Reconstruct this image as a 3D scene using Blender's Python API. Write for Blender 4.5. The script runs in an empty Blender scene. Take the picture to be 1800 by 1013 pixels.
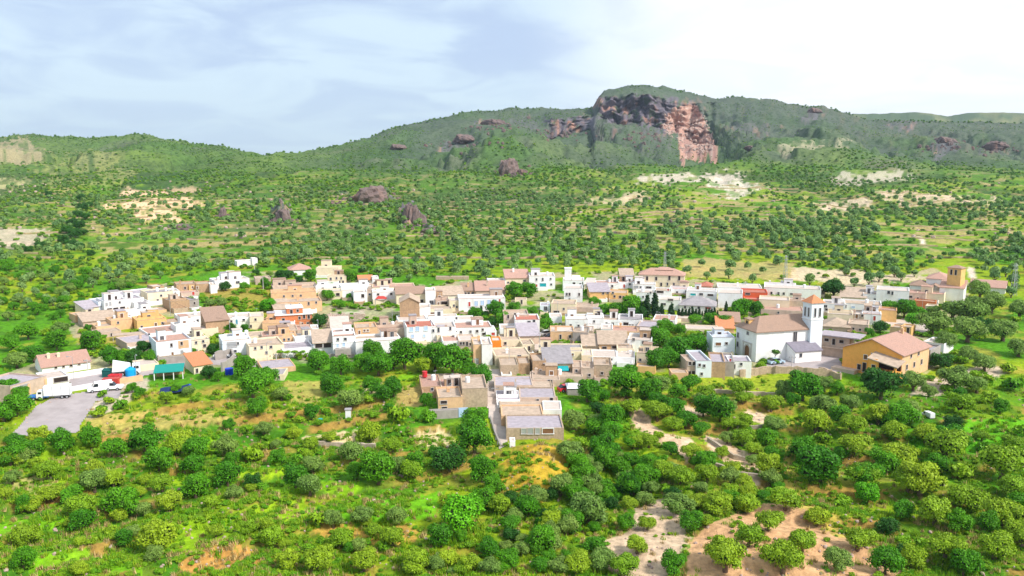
import bpy, bmesh, math, random
import numpy as np
from mathutils import Vector, Matrix

random.seed(7)
RNG = np.random.default_rng(11)
SC = bpy.context.scene
COL = SC.collection
R = math.radians

# ------------------------------------------------------------------ camera
F = 1413.0                     # focal length in pixels of the 1800 px wide photograph
PITCH = math.atan((506.5 - 300.0) / F)
CAMZ = 46.0
cam_data = bpy.data.cameras.new('camera')
cam = bpy.data.objects.new('camera', cam_data)
COL.objects.link(cam)
cam.location = (0, 0, CAMZ)
cam.rotation_euler = (math.pi / 2 - PITCH, 0, 0)
cam_data.sensor_width = 36.0
cam_data.lens = 36.0 * F / 1800.0
cam_data.clip_start = 1.0
cam_data.clip_end = 40000.0
SC.camera = cam

# ------------------------------------------------------------------ sky and sun
SUN_EL, SUN_AZ = 44.0, 124.0       # azimuth clockwise from the viewing direction (+Y)
world = bpy.data.worlds.new('World')
SC.world = world
world.use_nodes = True
wn, wl = world.node_tree.nodes, world.node_tree.links
wn.clear()
w_out = wn.new('ShaderNodeOutputWorld')
w_bg = wn.new('ShaderNodeBackground')
w_sky = wn.new('ShaderNodeTexSky')
w_sky.sky_type = 'NISHITA'
w_sky.sun_disc = False
w_sky.sun_elevation = R(SUN_EL)
w_sky.sun_rotation = R(SUN_AZ)
w_sky.air_density = 1.0
w_sky.dust_density = 2.0
w_sky.altitude = 600
SKY_STRENGTH = 0.1
w_bg.inputs['Strength'].default_value = SKY_STRENGTH
w_tc = wn.new('ShaderNodeTexCoord')
w_sep = wn.new('ShaderNodeSeparateXYZ')
wl.new(w_tc.outputs['Generated'], w_sep.inputs[0])


def wmath(op, a, b=None, c=None, clamp=False):
    n = wn.new('ShaderNodeMath'); n.operation = op; n.use_clamp = clamp
    for i, v in enumerate((a, b, c)):
        if v is None: continue
        if isinstance(v, (int, float)): n.inputs[i].default_value = v
        else: wl.new(v, n.inputs[i])
    return n.outputs[0]


# cloud sheet: project the direction on a flat layer overhead
w_zz = wmath('MAXIMUM', w_sep.outputs['Z'], 0.0)
w_den = wmath('ADD', w_zz, 0.16)
w_cx = wmath('DIVIDE', w_sep.outputs['X'], w_den)
w_cy = wmath('DIVIDE', w_sep.outputs['Y'], w_den)
w_comb = wn.new('ShaderNodeCombineXYZ')
wl.new(w_cx, w_comb.inputs[0]); wl.new(w_cy, w_comb.inputs[1])
w_n1 = wn.new('ShaderNodeTexNoise')
w_n1.inputs['Scale'].default_value = 1.7
w_n1.inputs['Detail'].default_value = 7.0
w_n1.inputs['Roughness'].default_value = 0.52
w_n1.inputs['Distortion'].default_value = 0.9
wl.new(w_comb.outputs[0], w_n1.inputs['Vector'])
w_r1 = wn.new('ShaderNodeMapRange')
w_r1.interpolation_type = 'SMOOTHSTEP'
w_r1.inputs['From Min'].default_value = 0.36
w_r1.inputs['From Max'].default_value = 0.62
wl.new(w_n1.outputs['Fac'], w_r1.inputs['Value'])
# thin veil is whiter towards the sun's side of the sky
w_side = wn.new('ShaderNodeMapRange'); w_side.interpolation_type = 'SMOOTHSTEP'
w_side.inputs['From Min'].default_value = 0.0
w_side.inputs['From Max'].default_value = 0.24
wl.new(w_sep.outputs['X'], w_side.inputs['Value'])
w_hor = wn.new('ShaderNodeMapRange')
w_hor.inputs['From Min'].default_value = 0.0
w_hor.inputs['From Max'].default_value = 0.14
w_hor.inputs['To Min'].default_value = 1.0
w_hor.inputs['To Max'].default_value = 0.0
wl.new(w_sep.outputs['Z'], w_hor.inputs['Value'])
w_mixc = wn.new('ShaderNodeMix'); w_mixc.data_type = 'RGBA'     # cloud colours
w_mixc.inputs['A'].default_value = (2.45, 3.02, 4.0, 1)
w_mixc.inputs['B'].default_value = (3.3, 4.0, 4.5, 1)
wl.new(w_r1.outputs[0], w_mixc.inputs['Factor'])
w_mixs = wn.new('ShaderNodeMix'); w_mixs.data_type = 'RGBA'
w_mixs.inputs['B'].default_value = (5.3, 5.4, 5.5, 1)
w_mh = wn.new('ShaderNodeMix'); w_mh.data_type = 'RGBA'
w_mh.inputs['B'].default_value = (3.3, 4.0, 4.3, 1)
wl.new(wmath('MULTIPLY', w_hor.outputs[0], 0.75), w_mh.inputs['Factor'])
wl.new(w_mixc.outputs['Result'], w_mh.inputs['A'])
wl.new(w_mh.outputs['Result'], w_mixs.inputs['A'])
w_sf = wmath('MULTIPLY', w_side.outputs[0], wmath('MULTIPLY_ADD', w_r1.outputs[0], 0.25, 0.8), clamp=True)
wl.new(w_sf, w_mixs.inputs['Factor'])
w_fin = wn.new('ShaderNodeMix'); w_fin.data_type = 'RGBA'
w_fin.inputs['Factor'].default_value = 0.93
wl.new(w_sky.outputs[0], w_fin.inputs['A'])
wl.new(w_mixs.outputs['Result'], w_fin.inputs['B'])
wl.new(w_fin.outputs['Result'], w_bg.inputs['Color'])
wl.new(w_bg.outputs[0], w_out.inputs['Surface'])

sun_d = bpy.data.lights.new('sun', 'SUN')
sun_d.energy = 2.0
sun_d.angle = R(7)
sun_d.color = (1.0, 0.955, 0.89)
sun = bpy.data.objects.new('sun', sun_d)
COL.objects.link(sun)
_sd = Vector((math.sin(R(SUN_AZ)) * math.cos(R(SUN_EL)), math.cos(R(SUN_AZ)) * math.cos(R(SUN_EL)), math.sin(R(SUN_EL))))
sun.rotation_euler = (-_sd).to_track_quat('-Z', 'Y').to_euler()
sun.location = (0, 0, 300)

SC.view_settings.view_transform = 'Standard'
SC.view_settings.look = 'None'
SC.view_settings.gamma = 1.0
SC.view_settings.use_curve_mapping = False
SC.view_settings.exposure = 1.22
SC.render.engine = 'CYCLES'
SC.cycles.max_bounces = 6
SC.cycles.diffuse_bounces = 3
SC.cycles.glossy_bounces = 2
SC.cycles.transmission_bounces = 3
SC.cycles.volume_bounces = 0
SC.cycles.transparent_max_bounces = 4
SC.cycles.use_denoising = True

# ------------------------------------------------------------------ helpers
CP, SP = math.cos(PITCH), math.sin(PITCH)


def pxdir(u, v):
    """direction through a pixel of the photograph, scaled to 1 m forward"""
    x = (u - 900.0) / F
    y = -(v - 506.5) / F
    dy = CP + y * SP
    return x / dy, (y * CP - SP) / dy


def project(X, Y, Z):
    z = Z - CAMZ
    fw = Y * CP - z * SP
    up = Y * SP + z * CP
    return 900.0 + F * X / fw, 506.5 - F * up / fw


def _hash(ix, iy, seed):
    h = (ix.astype(np.int64) * 374761393 + iy.astype(np.int64) * 668265263 + seed * 1442695041) & 0xFFFFFFFF
    h = ((h ^ (h >> 13)) * 1274126177) & 0xFFFFFFFF
    h = (h ^ (h >> 16)) & 0xFFFFFFFF
    return h.astype(np.float64) / 4294967295.0


def vnoise(x, y, seed=0):
    x = np.asarray(x, float); y = np.asarray(y, float)
    ix = np.floor(x); iy = np.floor(y)
    fx = x - ix; fy = y - iy
    fx = fx * fx * (3 - 2 * fx); fy = fy * fy * (3 - 2 * fy)
    a = _hash(ix, iy, seed); b = _hash(ix + 1, iy, seed)
    c = _hash(ix, iy + 1, seed); d = _hash(ix + 1, iy + 1, seed)
    return (a + (b - a) * fx) * (1 - fy) + (c + (d - c) * fx) * fy


def fbm(x, y, octv=4, seed=0, gain=0.5):
    s = 0.0; a = 1.0; t = 0.0
    for k in range(octv):
        s = s + a * vnoise(x * 2 ** k + 17.3 * k, y * 2 ** k - 9.1 * k, seed + k)
        t += a; a *= gain
    return s / t


def sstep(a, b, x):
    t = np.clip((x - a) / (b - a), 0, 1)
    return t * t * (3 - 2 * t)


def inpoly(x, y, poly):
    x = np.asarray(x, float); y = np.asarray(y, float)
    r = np.zeros(x.shape, bool)
    n = len(poly)
    for i in range(n):
        x1, y1 = poly[i]; x2, y2 = poly[(i + 1) % n]
        if y1 == y2: continue
        c = ((y1 > y) != (y2 > y)) & (x < (x2 - x1) * (y - y1) / (y2 - y1) + x1)
        r ^= c
    return r


def mesh_np(name, verts, quads=None, tris=None, mats=(), smooth=False, midx=None, attr=None):
    me = bpy.data.meshes.new(name)
    verts = np.asarray(verts, np.float32)
    me.vertices.add(len(verts))
    me.vertices.foreach_set('co', verts.ravel())
    loops = []; starts = []; tot = []; pos = 0
    if quads is not None and len(quads):
        q = np.asarray(quads, np.int32)
        loops.append(q.ravel()); starts.append(pos + np.arange(len(q)) * 4); pos += len(q) * 4
        tot.append(np.full(len(q), 4))
    if tris is not None and len(tris):
        t = np.asarray(tris, np.int32)
        loops.append(t.ravel()); starts.append(pos + np.arange(len(t)) * 3); pos += len(t) * 3
        tot.append(np.full(len(t), 3))
    loops = np.concatenate(loops); starts = np.concatenate(starts); tot = np.concatenate(tot)
    me.loops.add(len(loops))
    me.loops.foreach_set('vertex_index', loops.astype(np.int32))
    me.polygons.add(len(starts))
    me.polygons.foreach_set('loop_start', starts.astype(np.int32))
    me.polygons.foreach_set('loop_total', tot.astype(np.int32))
    if smooth: me.polygons.foreach_set('use_smooth', np.ones(len(starts), bool))
    if midx is not None: me.polygons.foreach_set('material_index', np.asarray(midx, np.int32))
    for m in mats: me.materials.append(m)
    if attr:
        for k, (dom, typ, arr) in attr.items():
            a = me.attributes.new(k, typ, dom)
            if typ == 'FLOAT_COLOR':
                a.data.foreach_set('color', np.asarray(arr, np.float32).ravel())
            else:
                a.data.foreach_set('value', np.asarray(arr, np.float32).ravel())
    me.update(calc_edges=True)
    return me


class MB:
    """collects boxes, prisms and tubes for one mesh"""
    def __init__(s): s.v = []; s.f = []; s.m = []; s.mats = []
    def mi(s, mat):
        if mat not in s.mats: s.mats.append(mat)
        return s.mats.index(mat)
    def add(s, vs, fs, mat):
        o = len(s.v); s.v += [tuple(p) for p in vs]; k = s.mi(mat)
        for f in fs: s.f.append([i + o for i in f]); s.m.append(k)
    def box(s, x0, x1, y0, y1, z0, z1, mat, top=True, bottom=True):
        vs = [(x0, y0, z0), (x1, y0, z0), (x1, y1, z0), (x0, y1, z0), (x0, y0, z1), (x1, y0, z1), (x1, y1, z1), (x0, y1, z1)]
        fs = [(0, 1, 5, 4), (1, 2, 6, 5), (2, 3, 7, 6), (3, 0, 4, 7)]
        if top: fs.append((4, 5, 6, 7))
        if bottom: fs.append((3, 2, 1, 0))
        s.add(vs, fs, mat)
    def cyl(s, x, y, z0, z1, r0, r1, mat, n=8, cap=True):
        vs = []
        for z, r in ((z0, r0), (z1, r1)):
            for i in range(n):
                a = 2 * math.pi * i / n
                vs.append((x + r * math.cos(a), y + r * math.sin(a), z))
        fs = [(i, (i + 1) % n, n + (i + 1) % n, n + i) for i in range(n)]
        if cap: fs.append(tuple(range(n, 2 * n))); fs.append(tuple(reversed(range(n))))
        s.add(vs, fs, mat)
    def tube(s, pts, rad, mat, n=6):
        vs = []; P = [Vector(p) for p in pts]
        if not hasattr(rad, '__len__'): rad = [rad] * len(P)
        for i, p in enumerate(P):
            d = (P[min(i + 1, len(P) - 1)] - P[max(i - 1, 0)]).normalized()
            a = d.orthogonal().normalized(); b = d.cross(a)
            for k in range(n):
                t = 2 * math.pi * k / n
                vs.append(p + (a * math.cos(t) + b * math.sin(t)) * rad[i])
        fs = []
        for i in range(len(P) - 1):
            for k in range(n):
                fs.append((i * n + k, i * n + (k + 1) % n, (i + 1) * n + (k + 1) % n, (i + 1) * n + k))
        fs.append(tuple(reversed(range(n)))); fs.append(tuple(range(len(P) * n - n, len(P) * n)))
        s.add(vs, fs, mat)
    def mesh(s, name, smooth=False):
        me = bpy.data.meshes.new(name)
        me.from_pydata(s.v, [], s.f)
        for m in s.mats: me.materials.append(m)
        me.polygons.foreach_set('material_index', s.m)
        if smooth: me.polygons.foreach_set('use_smooth', [True] * len(s.f))
        me.update()
        return me
    def obj(s, name, parent=None, smooth=False):
        o = bpy.data.objects.new(name, s.mesh(name, smooth)); COL.objects.link(o)
        if parent: o.parent = parent
        return o


def add_obj(name, me, parent=None, loc=None, rz=None, scale=None):
    o = bpy.data.objects.new(name, me); COL.objects.link(o)
    if parent: o.parent = parent
    if loc is not None: o.location = loc
    if rz is not None: o.rotation_euler = (0, 0, rz)
    if scale is not None: o.scale = scale if hasattr(scale, '__len__') else (scale,) * 3
    return o


def thing(name, label, cat, loc, rz=0, group=None):
    o = bpy.data.objects.new(name, None); COL.objects.link(o)
    o.empty_display_size = 0.5
    o.location = loc; o.rotation_euler = (0, 0, rz)
    o['label'] = label; o['category'] = cat
    if group: o['group'] = group
    return o


def tag(o, label, cat, group=None):
    o['label'] = label; o['category'] = cat
    if group: o['group'] = group
    return o


# ------------------------------------------------------------------ materials
def new_mat(name):
    m = bpy.data.materials.new(name); m.use_nodes = True
    nt = m.node_tree; nt.nodes.clear()
    out = nt.nodes.new('ShaderNodeOutputMaterial')
    return m, nt, out


def surf(name, rgb, rough=0.9, var=0.12, scale=1.2, bump=0.0, stain=None, stain_amt=0.3, spec=0.2, metallic=0.0, objvar=0.06, stretch=None):
    """plain procedural surface: colour with soft noise, stains, per object tint, fine relief"""
    m, nt, out = new_mat(name)
    N, L = nt.nodes, nt.links
    bs = N.new('ShaderNodeBsdfPrincipled')
    bs.inputs['Roughness'].default_value = rough
    bs.inputs['Specular IOR Level'].default_value = spec
    bs.inputs['Metallic'].default_value = metallic
    tc = N.new('ShaderNodeTexCoord')
    geo = N.new('ShaderNodeNewGeometry')
    vec = geo.outputs['Position']
    if stretch:
        mp = N.new('ShaderNodeMapping'); mp.inputs['Scale'].default_value = stretch
        L.new(vec, mp.inputs['Vector']); vec = mp.outputs[0]
    n1 = N.new('ShaderNodeTexNoise'); n1.inputs['Scale'].default_value = scale; n1.inputs['Detail'].default_value = 5
    L.new(vec, n1.inputs['Vector'])
    mr = N.new('ShaderNodeMapRange')
    mr.inputs['From Min'].default_value = 0.25; mr.inputs['From Max'].default_value = 0.75
    mr.inputs['To Min'].default_value = 1 - var; mr.inputs['To Max'].default_value = 1 + var
    L.new(n1.outputs['Fac'], mr.inputs['Value'])
    oi = N.new('ShaderNodeObjectInfo')
    mo = N.new('ShaderNodeMapRange')
    mo.inputs['To Min'].default_value = 1 - objvar; mo.inputs['To Max'].default_value = 1 + objvar
    L.new(oi.outputs['Random'], mo.inputs['Value'])
    mu = N.new('ShaderNodeMath'); mu.operation = 'MULTIPLY'
    L.new(mr.outputs[0], mu.inputs[0]); L.new(mo.outputs[0], mu.inputs[1])
    vm = N.new('ShaderNodeVectorMath'); vm.operation = 'SCALE'
    vm.inputs[0].default_value = rgb
    L.new(mu.outputs[0], vm.inputs['Scale'])
    col = vm.outputs[0]
    if stain:
        n2 = N.new('ShaderNodeTexNoise'); n2.inputs['Scale'].default_value = scale * 0.45; n2.inputs['Detail'].default_value = 8
        n2.inputs['Roughness'].default_value = 0.65
        mp2 = N.new('ShaderNodeMapping'); mp2.inputs['Scale'].default_value = (1, 1, 0.45); mp2.inputs['Location'].default_value = (31, 7, 3)
        L.new(geo.outputs['Position'], mp2.inputs['Vector']); L.new(mp2.outputs[0], n2.inputs['Vector'])
        m2 = N.new('ShaderNodeMapRange'); m2.inputs['From Min'].default_value = 0.5; m2.inputs['From Max'].default_value = 0.72
        m2.inputs['To Max'].default_value = stain_amt
        L.new(n2.outputs['Fac'], m2.inputs['Value'])
        mx = N.new('ShaderNodeMix'); mx.data_type = 'RGBA'
        mx.inputs['B'].default_value = (*stain, 1)
        L.new(m2.outputs[0], mx.inputs['Factor']); L.new(col, mx.inputs['A']); col = mx.outputs['Result']
    L.new(col, bs.inputs['Base Color'])
    if bump:
        n3 = N.new('ShaderNodeTexNoise'); n3.inputs['Scale'].default_value = scale * 6; n3.inputs['Detail'].default_value = 4
        L.new(vec, n3.inputs['Vector'])
        bp = N.new('ShaderNodeBump'); bp.inputs['Strength'].default_value = bump; bp.inputs['Distance'].default_value = 0.1
        L.new(n3.outputs['Fac'], bp.inputs['Height']); L.new(bp.outputs[0], bs.inputs['Normal'])
    L.new(bs.outputs[0], out.inputs['Surface'])
    return m


WALLS = {
    'W': surf('white_plaster', (0.84, 0.83, 0.82), var=0.05, stain=(0.52, 0.44, 0.36), stain_amt=0.38, objvar=0.04),
    'V': surf('bluish_whitewash', (0.74, 0.79, 0.84), var=0.05, stain=(0.5, 0.5, 0.5), stain_amt=0.2),
    'C': surf('cream_plaster', (0.78, 0.66, 0.47), var=0.07, stain=(0.5, 0.38, 0.25), stain_amt=0.3),
    'T': surf('tan_stone', (0.46, 0.30, 0.18), var=0.22, scale=2.2, bump=0.5, stain=(0.30, 0.2, 0.13), stain_amt=0.5),
    'P': surf('pinkish_render', (0.56, 0.43, 0.34), var=0.15, stain=(0.36, 0.26, 0.2), stain_amt=0.4),
    'K': surf('peach_render', (0.69, 0.44, 0.25), var=0.12, stain=(0.42, 0.27, 0.18), stain_amt=0.35),
    'B': surf('red_brick', (0.60, 0.20, 0.085), var=0.16, scale=3, bump=0.5, stain=(0.35, 0.16, 0.09), stain_amt=0.4),
    'R': surf('red_painted_wall', (0.66, 0.12, 0.05), var=0.1, stain=(0.4, 0.1, 0.06), stain_amt=0.3),
    'O': surf('orange_render', (0.95, 0.44, 0.11), var=0.08, stain=(0.78, 0.34, 0.03), stain_amt=0.5, objvar=0.0),
    'Y': surf('ochre_plaster', (0.74, 0.45, 0.18), var=0.12, stain=(0.45, 0.28, 0.12), stain_amt=0.35),
    'G': surf('grey_concrete', (0.36, 0.32, 0.29), var=0.15, stain=(0.22, 0.2, 0.18), stain_amt=0.5),
    'S': surf('sandy_rubble_wall', (0.45, 0.34, 0.24), var=0.24, scale=2.5, bump=0.6, stain=(0.3, 0.22, 0.16), stain_amt=0.5),
    'H': surf('vivid_orange_paint', (0.88, 0.25, 0.03), var=0.08),
}
ROOFS = {
    'p': surf('pink_tile_roof', (0.50, 0.30, 0.235), var=0.2, scale=2.0, bump=0.8, stain=(0.34, 0.24, 0.2), stain_amt=0.5, stretch=(3, 3, 1)),
    'o': surf('orange_tile_roof', (0.62, 0.25, 0.12), var=0.18, scale=2.0, bump=0.8, stain=(0.45, 0.2, 0.12), stain_amt=0.4, stretch=(3, 3, 1)),
    'b': surf('brown_tile_roof', (0.38, 0.25, 0.185), var=0.2, scale=2.0, bump=0.8, stain=(0.28, 0.2, 0.16), stain_amt=0.5, stretch=(3, 3, 1)),
    'g': surf('grey_slab_roof', (0.33, 0.30, 0.31), var=0.2, stain=(0.24, 0.22, 0.22), stain_amt=0.5),
    'l': surf('lilac_grey_clay_roof', (0.40, 0.35, 0.38), var=0.2, stain=(0.33, 0.28, 0.29), stain_amt=0.5),
    't': surf('tan_terrace_roof', (0.46, 0.35, 0.265), var=0.22, stain=(0.34, 0.26, 0.2), stain_amt=0.6),
    'w': surf('pale_terrace_roof', (0.56, 0.47, 0.41), var=0.12, stain=(0.48, 0.38, 0.32), stain_amt=0.5),
    'd': surf('dark_slate_roof', (0.22, 0.20, 0.24), var=0.15, stain=(0.3, 0.28, 0.3), stain_amt=0.4),
    'r': surf('red_tile_roof', (0.46, 0.17, 0.12), var=0.15, scale=2.0, bump=0.6),
}
M_GLASS = surf('window_glass', (0.05, 0.055, 0.07), rough=0.15, var=0.2, spec=0.5)
M_DARK = surf('opening_shade_and_dark_parts', (0.045, 0.032, 0.028), rough=0.9, var=0.2)  # near-black stands in for shade inside openings; also colours wires and insulators
M_FRAME = surf('window_surround', (0.52, 0.48, 0.46), var=0.05)
M_WHITEFR = surf('white_frame', (0.78, 0.78, 0.78), var=0.03)
M_WOOD = surf('brown_wood', (0.20, 0.10, 0.05), rough=0.6, var=0.2)
M_BLUE = surf('blue_shutter', (0.03, 0.27, 0.46), rough=0.5, var=0.08)
M_PALEBLUE = surf('pale_blue_shutter', (0.42, 0.56, 0.78), rough=0.5, var=0.08)
M_TEAL = surf('teal_panel', (0.02, 0.35, 0.38), rough=0.5, var=0.08)
M_REDP = surf('red_paint', (0.50, 0.06, 0.045), rough=0.5, var=0.08)
M_METAL = surf('grey_metal', (0.42, 0.43, 0.45), rough=0.5, var=0.08, metallic=0.4)
M_RUBBER = surf('black_rubber', (0.02, 0.02, 0.02), rough=0.8)
M_STONE = surf('dry_stone_wall', (0.42, 0.34, 0.26), var=0.3, scale=2.5, bump=0.8, stain=(0.2, 0.2, 0.1), stain_amt=0.5)
M_ASPH = surf('grey_asphalt', (0.38, 0.33, 0.325), var=0.12, scale=0.5, bump=0.2, stain=(0.25, 0.21, 0.2), stain_amt=0.5)
M_CONC = surf('pale_concrete_paving', (0.55, 0.46, 0.40), var=0.12, scale=0.8, bump=0.2, stain=(0.34, 0.27, 0.23), stain_amt=0.5)
# ------------------------------------------------------------------ terrain
_SK = [(-900, 262), (-400, 250), (0, 240), (60, 239), (110, 242), (180, 244), (235, 236), (300, 247), (360, 255), (415, 263), (450, 271), (470, 274), (500, 270), (545, 263),
       (590, 256), (640, 245), (690, 226), (730, 216), (760, 210), (800, 203), (840, 196), (900, 191), (960, 190), (1010, 190), (1042, 188), (1050, 172),
       (1062, 159), (1085, 152), (1110, 149), (1135, 148), (1160, 152), (1200, 160), (1235, 166), (1262, 173), (1300, 172), (1350, 175), (1390, 182),
       (1420, 186), (1445, 186), (1475, 193), (1500, 202), (1530, 209), (1570, 211), (1650, 213), (1800, 216), (2000, 214), (2700, 230)]
_SKX = np.array([a for a, b in _SK], float); _SKY = np.array([b for a, b in _SK], float)
_PV = np.array([300, 340, 370, 400, 440, 470, 490, 520, 560, 600, 640, 700, 800, 900, 1013, 1300, 2600], float)
_PD = np.array([720, 590, 500, 430, 360, 318, 295, 268, 238, 210, 188, 160, 130, 108, 90, 60, 22], float)


def skyline(u): return np.interp(u, _SKX, _SKY)


def depth_at(u, v):
    """forward distance of the ground seen through a pixel, before relief"""
    near = np.exp(np.interp(v, _PV, np.log(_PD)))
    S = skyline(u)
    Ds = np.interp(u, [-900, 0, 300, 470, 620, 760, 1000, 1250, 1500, 2700], [1350, 1300, 1200, 1050, 1250, 1450, 1560, 1560, 1450, 1450])
    t = np.clip((300 - v) / (300 - S), 0, 1)
    farb = np.exp(np.log(720) + (np.log(Ds) - np.log(720)) * t ** 0.9)
    # cliff columns: long slope below, nearly vertical face, rounded top
    c = sstep(1034, 1058, u) * (1 - sstep(1215, 1330, u))
    fl = fbm(u / 9.0, v / 26.0, 4, 5) - 0.5 + (fbm(u / 24.0, v / 4.0, 3, 15) - 0.5) * 0.55
    fl2 = fbm(u / 26.0, v / 30.0, 3, 9) - 0.5
    vb = np.interp(u, [1040, 1060, 1130, 1180, 1215, 1260], [212, 215, 222, 238, 258, 262])
    vt = np.interp(u, [1040, 1060, 1110, 1180, 1215, 1260], [166, 168, 164, 170, 176, 178])
    Dfoot = np.exp(np.log(720) + (np.log(1345) - np.log(720)) * np.clip((300 - v) / (300 - vb), 0, 1) ** 0.95)
    Dface = 1345 + (vb - v) / (vb - vt) * np.interp(u, [1150, 1200], [26, 90])
    Dtop = np.interp(u, [1150, 1200], [1371, 1435]) + (vt - v) / np.maximum(vt - S, 1) * 150
    Dc = np.where(v > vb, Dfoot, np.where(v > vt, Dface, Dtop))
    onface = sstep(vb + 4, vb - 4, v) * sstep(vt - 4, vt + 3, v)
    Dc = Dc + onface * (fl * 52 + fl2 * 46)
    # lower cliff band to the left of the summit
    c2 = sstep(952, 970, u) * (1 - sstep(1036, 1050, u))
    farb2 = np.where(v > 236, np.exp(np.log(720) + (np.log(1330) - np.log(720)) * np.clip((300 - v) / 64, 0, 1) ** 0.95),
                     np.where(v > 203, 1330 + (236 - v) / 33 * 25 + fl * 30 + fl2 * 24, 1355 + (203 - v) / np.maximum(203 - S, 1) * 200))
    farb = farb * (1 - c2) + farb2 * c2
    farb = farb * (1 - c) + Dc * c
    return np.where(v < 300, farb, near)


VILLAGE = [(120, 575), (150, 530), (300, 495), (420, 478), (600, 480), (760, 500), (980, 478), (1120, 478), (1300, 500), (1500, 508), (1640, 470), (1710, 500),
           (1690, 560), (1660, 640), (1600, 670), (1470, 660), (1350, 655), (1220, 670), (1060, 680), (1000, 770), (900, 790), (860, 780), (740, 740), (730, 680), (860, 650), (600, 640), (450, 640), (330, 650), (200, 660), (215, 690),
           (160, 765), (20, 770), (20, 700), (0, 660), (80, 630), (150, 635)]

cols = np.concatenate([np.arange(-900, -12, 12), np.arange(-12, 1812, 3.0), np.arange(1812, 2701, 12)])
far_t = np.linspace(1, 0, 105)[:-1]
near_v = np.concatenate([np.arange(300, 640, 1.3), np.arange(640, 1040, 2.2), np.arange(1040, 1300, 8), np.array([1300, 1400, 1600, 2000, 2600])])
U, T = np.meshgrid(cols, far_t)
Vf = 300 - T * (300 - skyline(U))
Un, Vn = np.meshgrid(cols, near_v)
UU = np.vstack([U, Un]); VV = np.vstack([Vf, Vn])
DD = depth_at(UU, VV)
sx, sz = pxdir(UU, VV)
GX = DD * sx; GY = DD; GZ = CAMZ + DD * sz

wu = (fbm(GX / 14, GY / 14, 3, 31) - 0.5); wv = (fbm(GX / 14, GY / 14, 3, 47) - 0.5)
pxm = DD / F                                            # metres per pixel
flat = np.zeros(UU.shape)
inv = inpoly(UU, VV, VILLAGE)
flat[inv] = 1
LOT = [(20, 768), (62, 715), (100, 697), (160, 690), (215, 688), (210, 702), (165, 708), (148, 740), (138, 765), (75, 768)]
CHYARD = [(1340, 640), (1400, 628), (1441, 612), (1475, 618), (1478, 650), (1440, 656), (1345, 648)]

# relief
far = sstep(600, 900, DD)
amp1 = 0.9 * sstep(60, 120, DD) * (1 - flat) + 0.15
dz = (fbm(GX / 22, GY / 22, 4, 1) - 0.5) * 2.2 * amp1
dz += (fbm(GX / 90, GY / 90, 4, 2) - 0.5) * 9 * sstep(300, 620, DD) * (1 - sstep(900, 1300, DD) * 0.3)
gul = np.abs(fbm(GX / 150 + wu * 0.5, GY / 260, 4, 3) - 0.5) * 2
dz += (gul - 0.35) * (20 * sstep(420, 600, DD) + 42 * sstep(650, 1000, DD)) * np.clip((VV - skyline(UU)) / 40, 0, 1)
dz += (fbm(GX / 28, GY / 28, 4, 4) - 0.5) * 7 * sstep(600, 900, DD)


def bump(u0, v0, su, sv, a): return a * np.exp(-((UU - u0) / su) ** 2 - ((VV - v0) / sv) ** 2)


dz += bump(955, 835, 75, 42, 3.2) + bump(1085, 835, 50, 45, -3.0) + bump(1030, 760, 40, 50, -1.6) + bump(1330, 960, 130, 45, 1.2)
dz += bump(430, 540, 60, 24, 2.5) * 0.6 + bump(640, 990, 130, 40, -1.0) + bump(160, 1000, 160, 30, 1.0)
GZ0 = GZ + dz
# terraces: flat treads and short risers following the contours
def terrace(z, h, sharp):
    q = z / h; k = np.floor(q); fr = q - k
    return h * (k + sstep(1 - sharp, 1.0, fr))
def saw(q, h, sharp):
    fr = q - np.floor(q)
    return h * (sstep(1 - sharp, 1.0, fr) - fr)
tm = sstep(320, 370, DD) * (1 - sstep(640, 860, DD))
tn = (1 - sstep(150, 180, DD)) * (1 - flat)
zs = GZ + (fbm(GX / 160, GY / 160, 2, 8) - 0.5) * 7
dz = dz * (1 - 0.55 * tm)
qm = zs / 1.5
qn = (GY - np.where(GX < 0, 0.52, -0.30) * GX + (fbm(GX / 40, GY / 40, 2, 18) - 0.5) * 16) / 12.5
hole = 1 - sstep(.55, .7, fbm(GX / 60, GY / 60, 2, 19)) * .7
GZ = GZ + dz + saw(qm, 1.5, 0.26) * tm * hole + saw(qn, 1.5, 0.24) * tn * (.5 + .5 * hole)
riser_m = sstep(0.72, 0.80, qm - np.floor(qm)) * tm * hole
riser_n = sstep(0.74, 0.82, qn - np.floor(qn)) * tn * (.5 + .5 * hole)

# colour of the ground, with gully shade and mountain haze painted in
def c3(*c): return np.array(c, float)
def mixc(A, B, m): return A * (1 - m[..., None]) + B * m[..., None]
nA = fbm(GX / 26, GY / 26, 4, 21); nB = fbm(GX / 7, GY / 7, 3, 22); nC = fbm(GX / 90, GY / 120, 4, 23); nD = fbm(GX / 3, GY / 3, 2, 24)
colr = np.zeros(UU.shape + (3,)) + c3(0.075, 0.225, 0.006)
colr = mixc(colr, c3(0.21, 0.30, 0.009), sstep(0.43, 0.60, nA))
colr = mixc(colr, c3(0.36, 0.25, 0.05), sstep(0.60, 0.74, nB) * 0.55)
colr = mixc(colr, c3(0.05, 0.11, 0.015), sstep(0.55, 0.75, nD) * 0.5)
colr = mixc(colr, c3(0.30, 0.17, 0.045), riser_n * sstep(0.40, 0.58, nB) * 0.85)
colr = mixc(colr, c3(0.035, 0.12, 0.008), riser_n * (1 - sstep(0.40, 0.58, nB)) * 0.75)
mid = np.zeros(UU.shape + (3,)) + c3(0.085, 0.205, 0.012)
mid = mixc(mid, c3(0.23, 0.31, 0.02), sstep(0.45, 0.66, nA) * 0.8)
mid = mixc(mid, c3(0.40, 0.29, 0.16), sstep(0.61, 0.73, nB) * 0.7)
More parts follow.
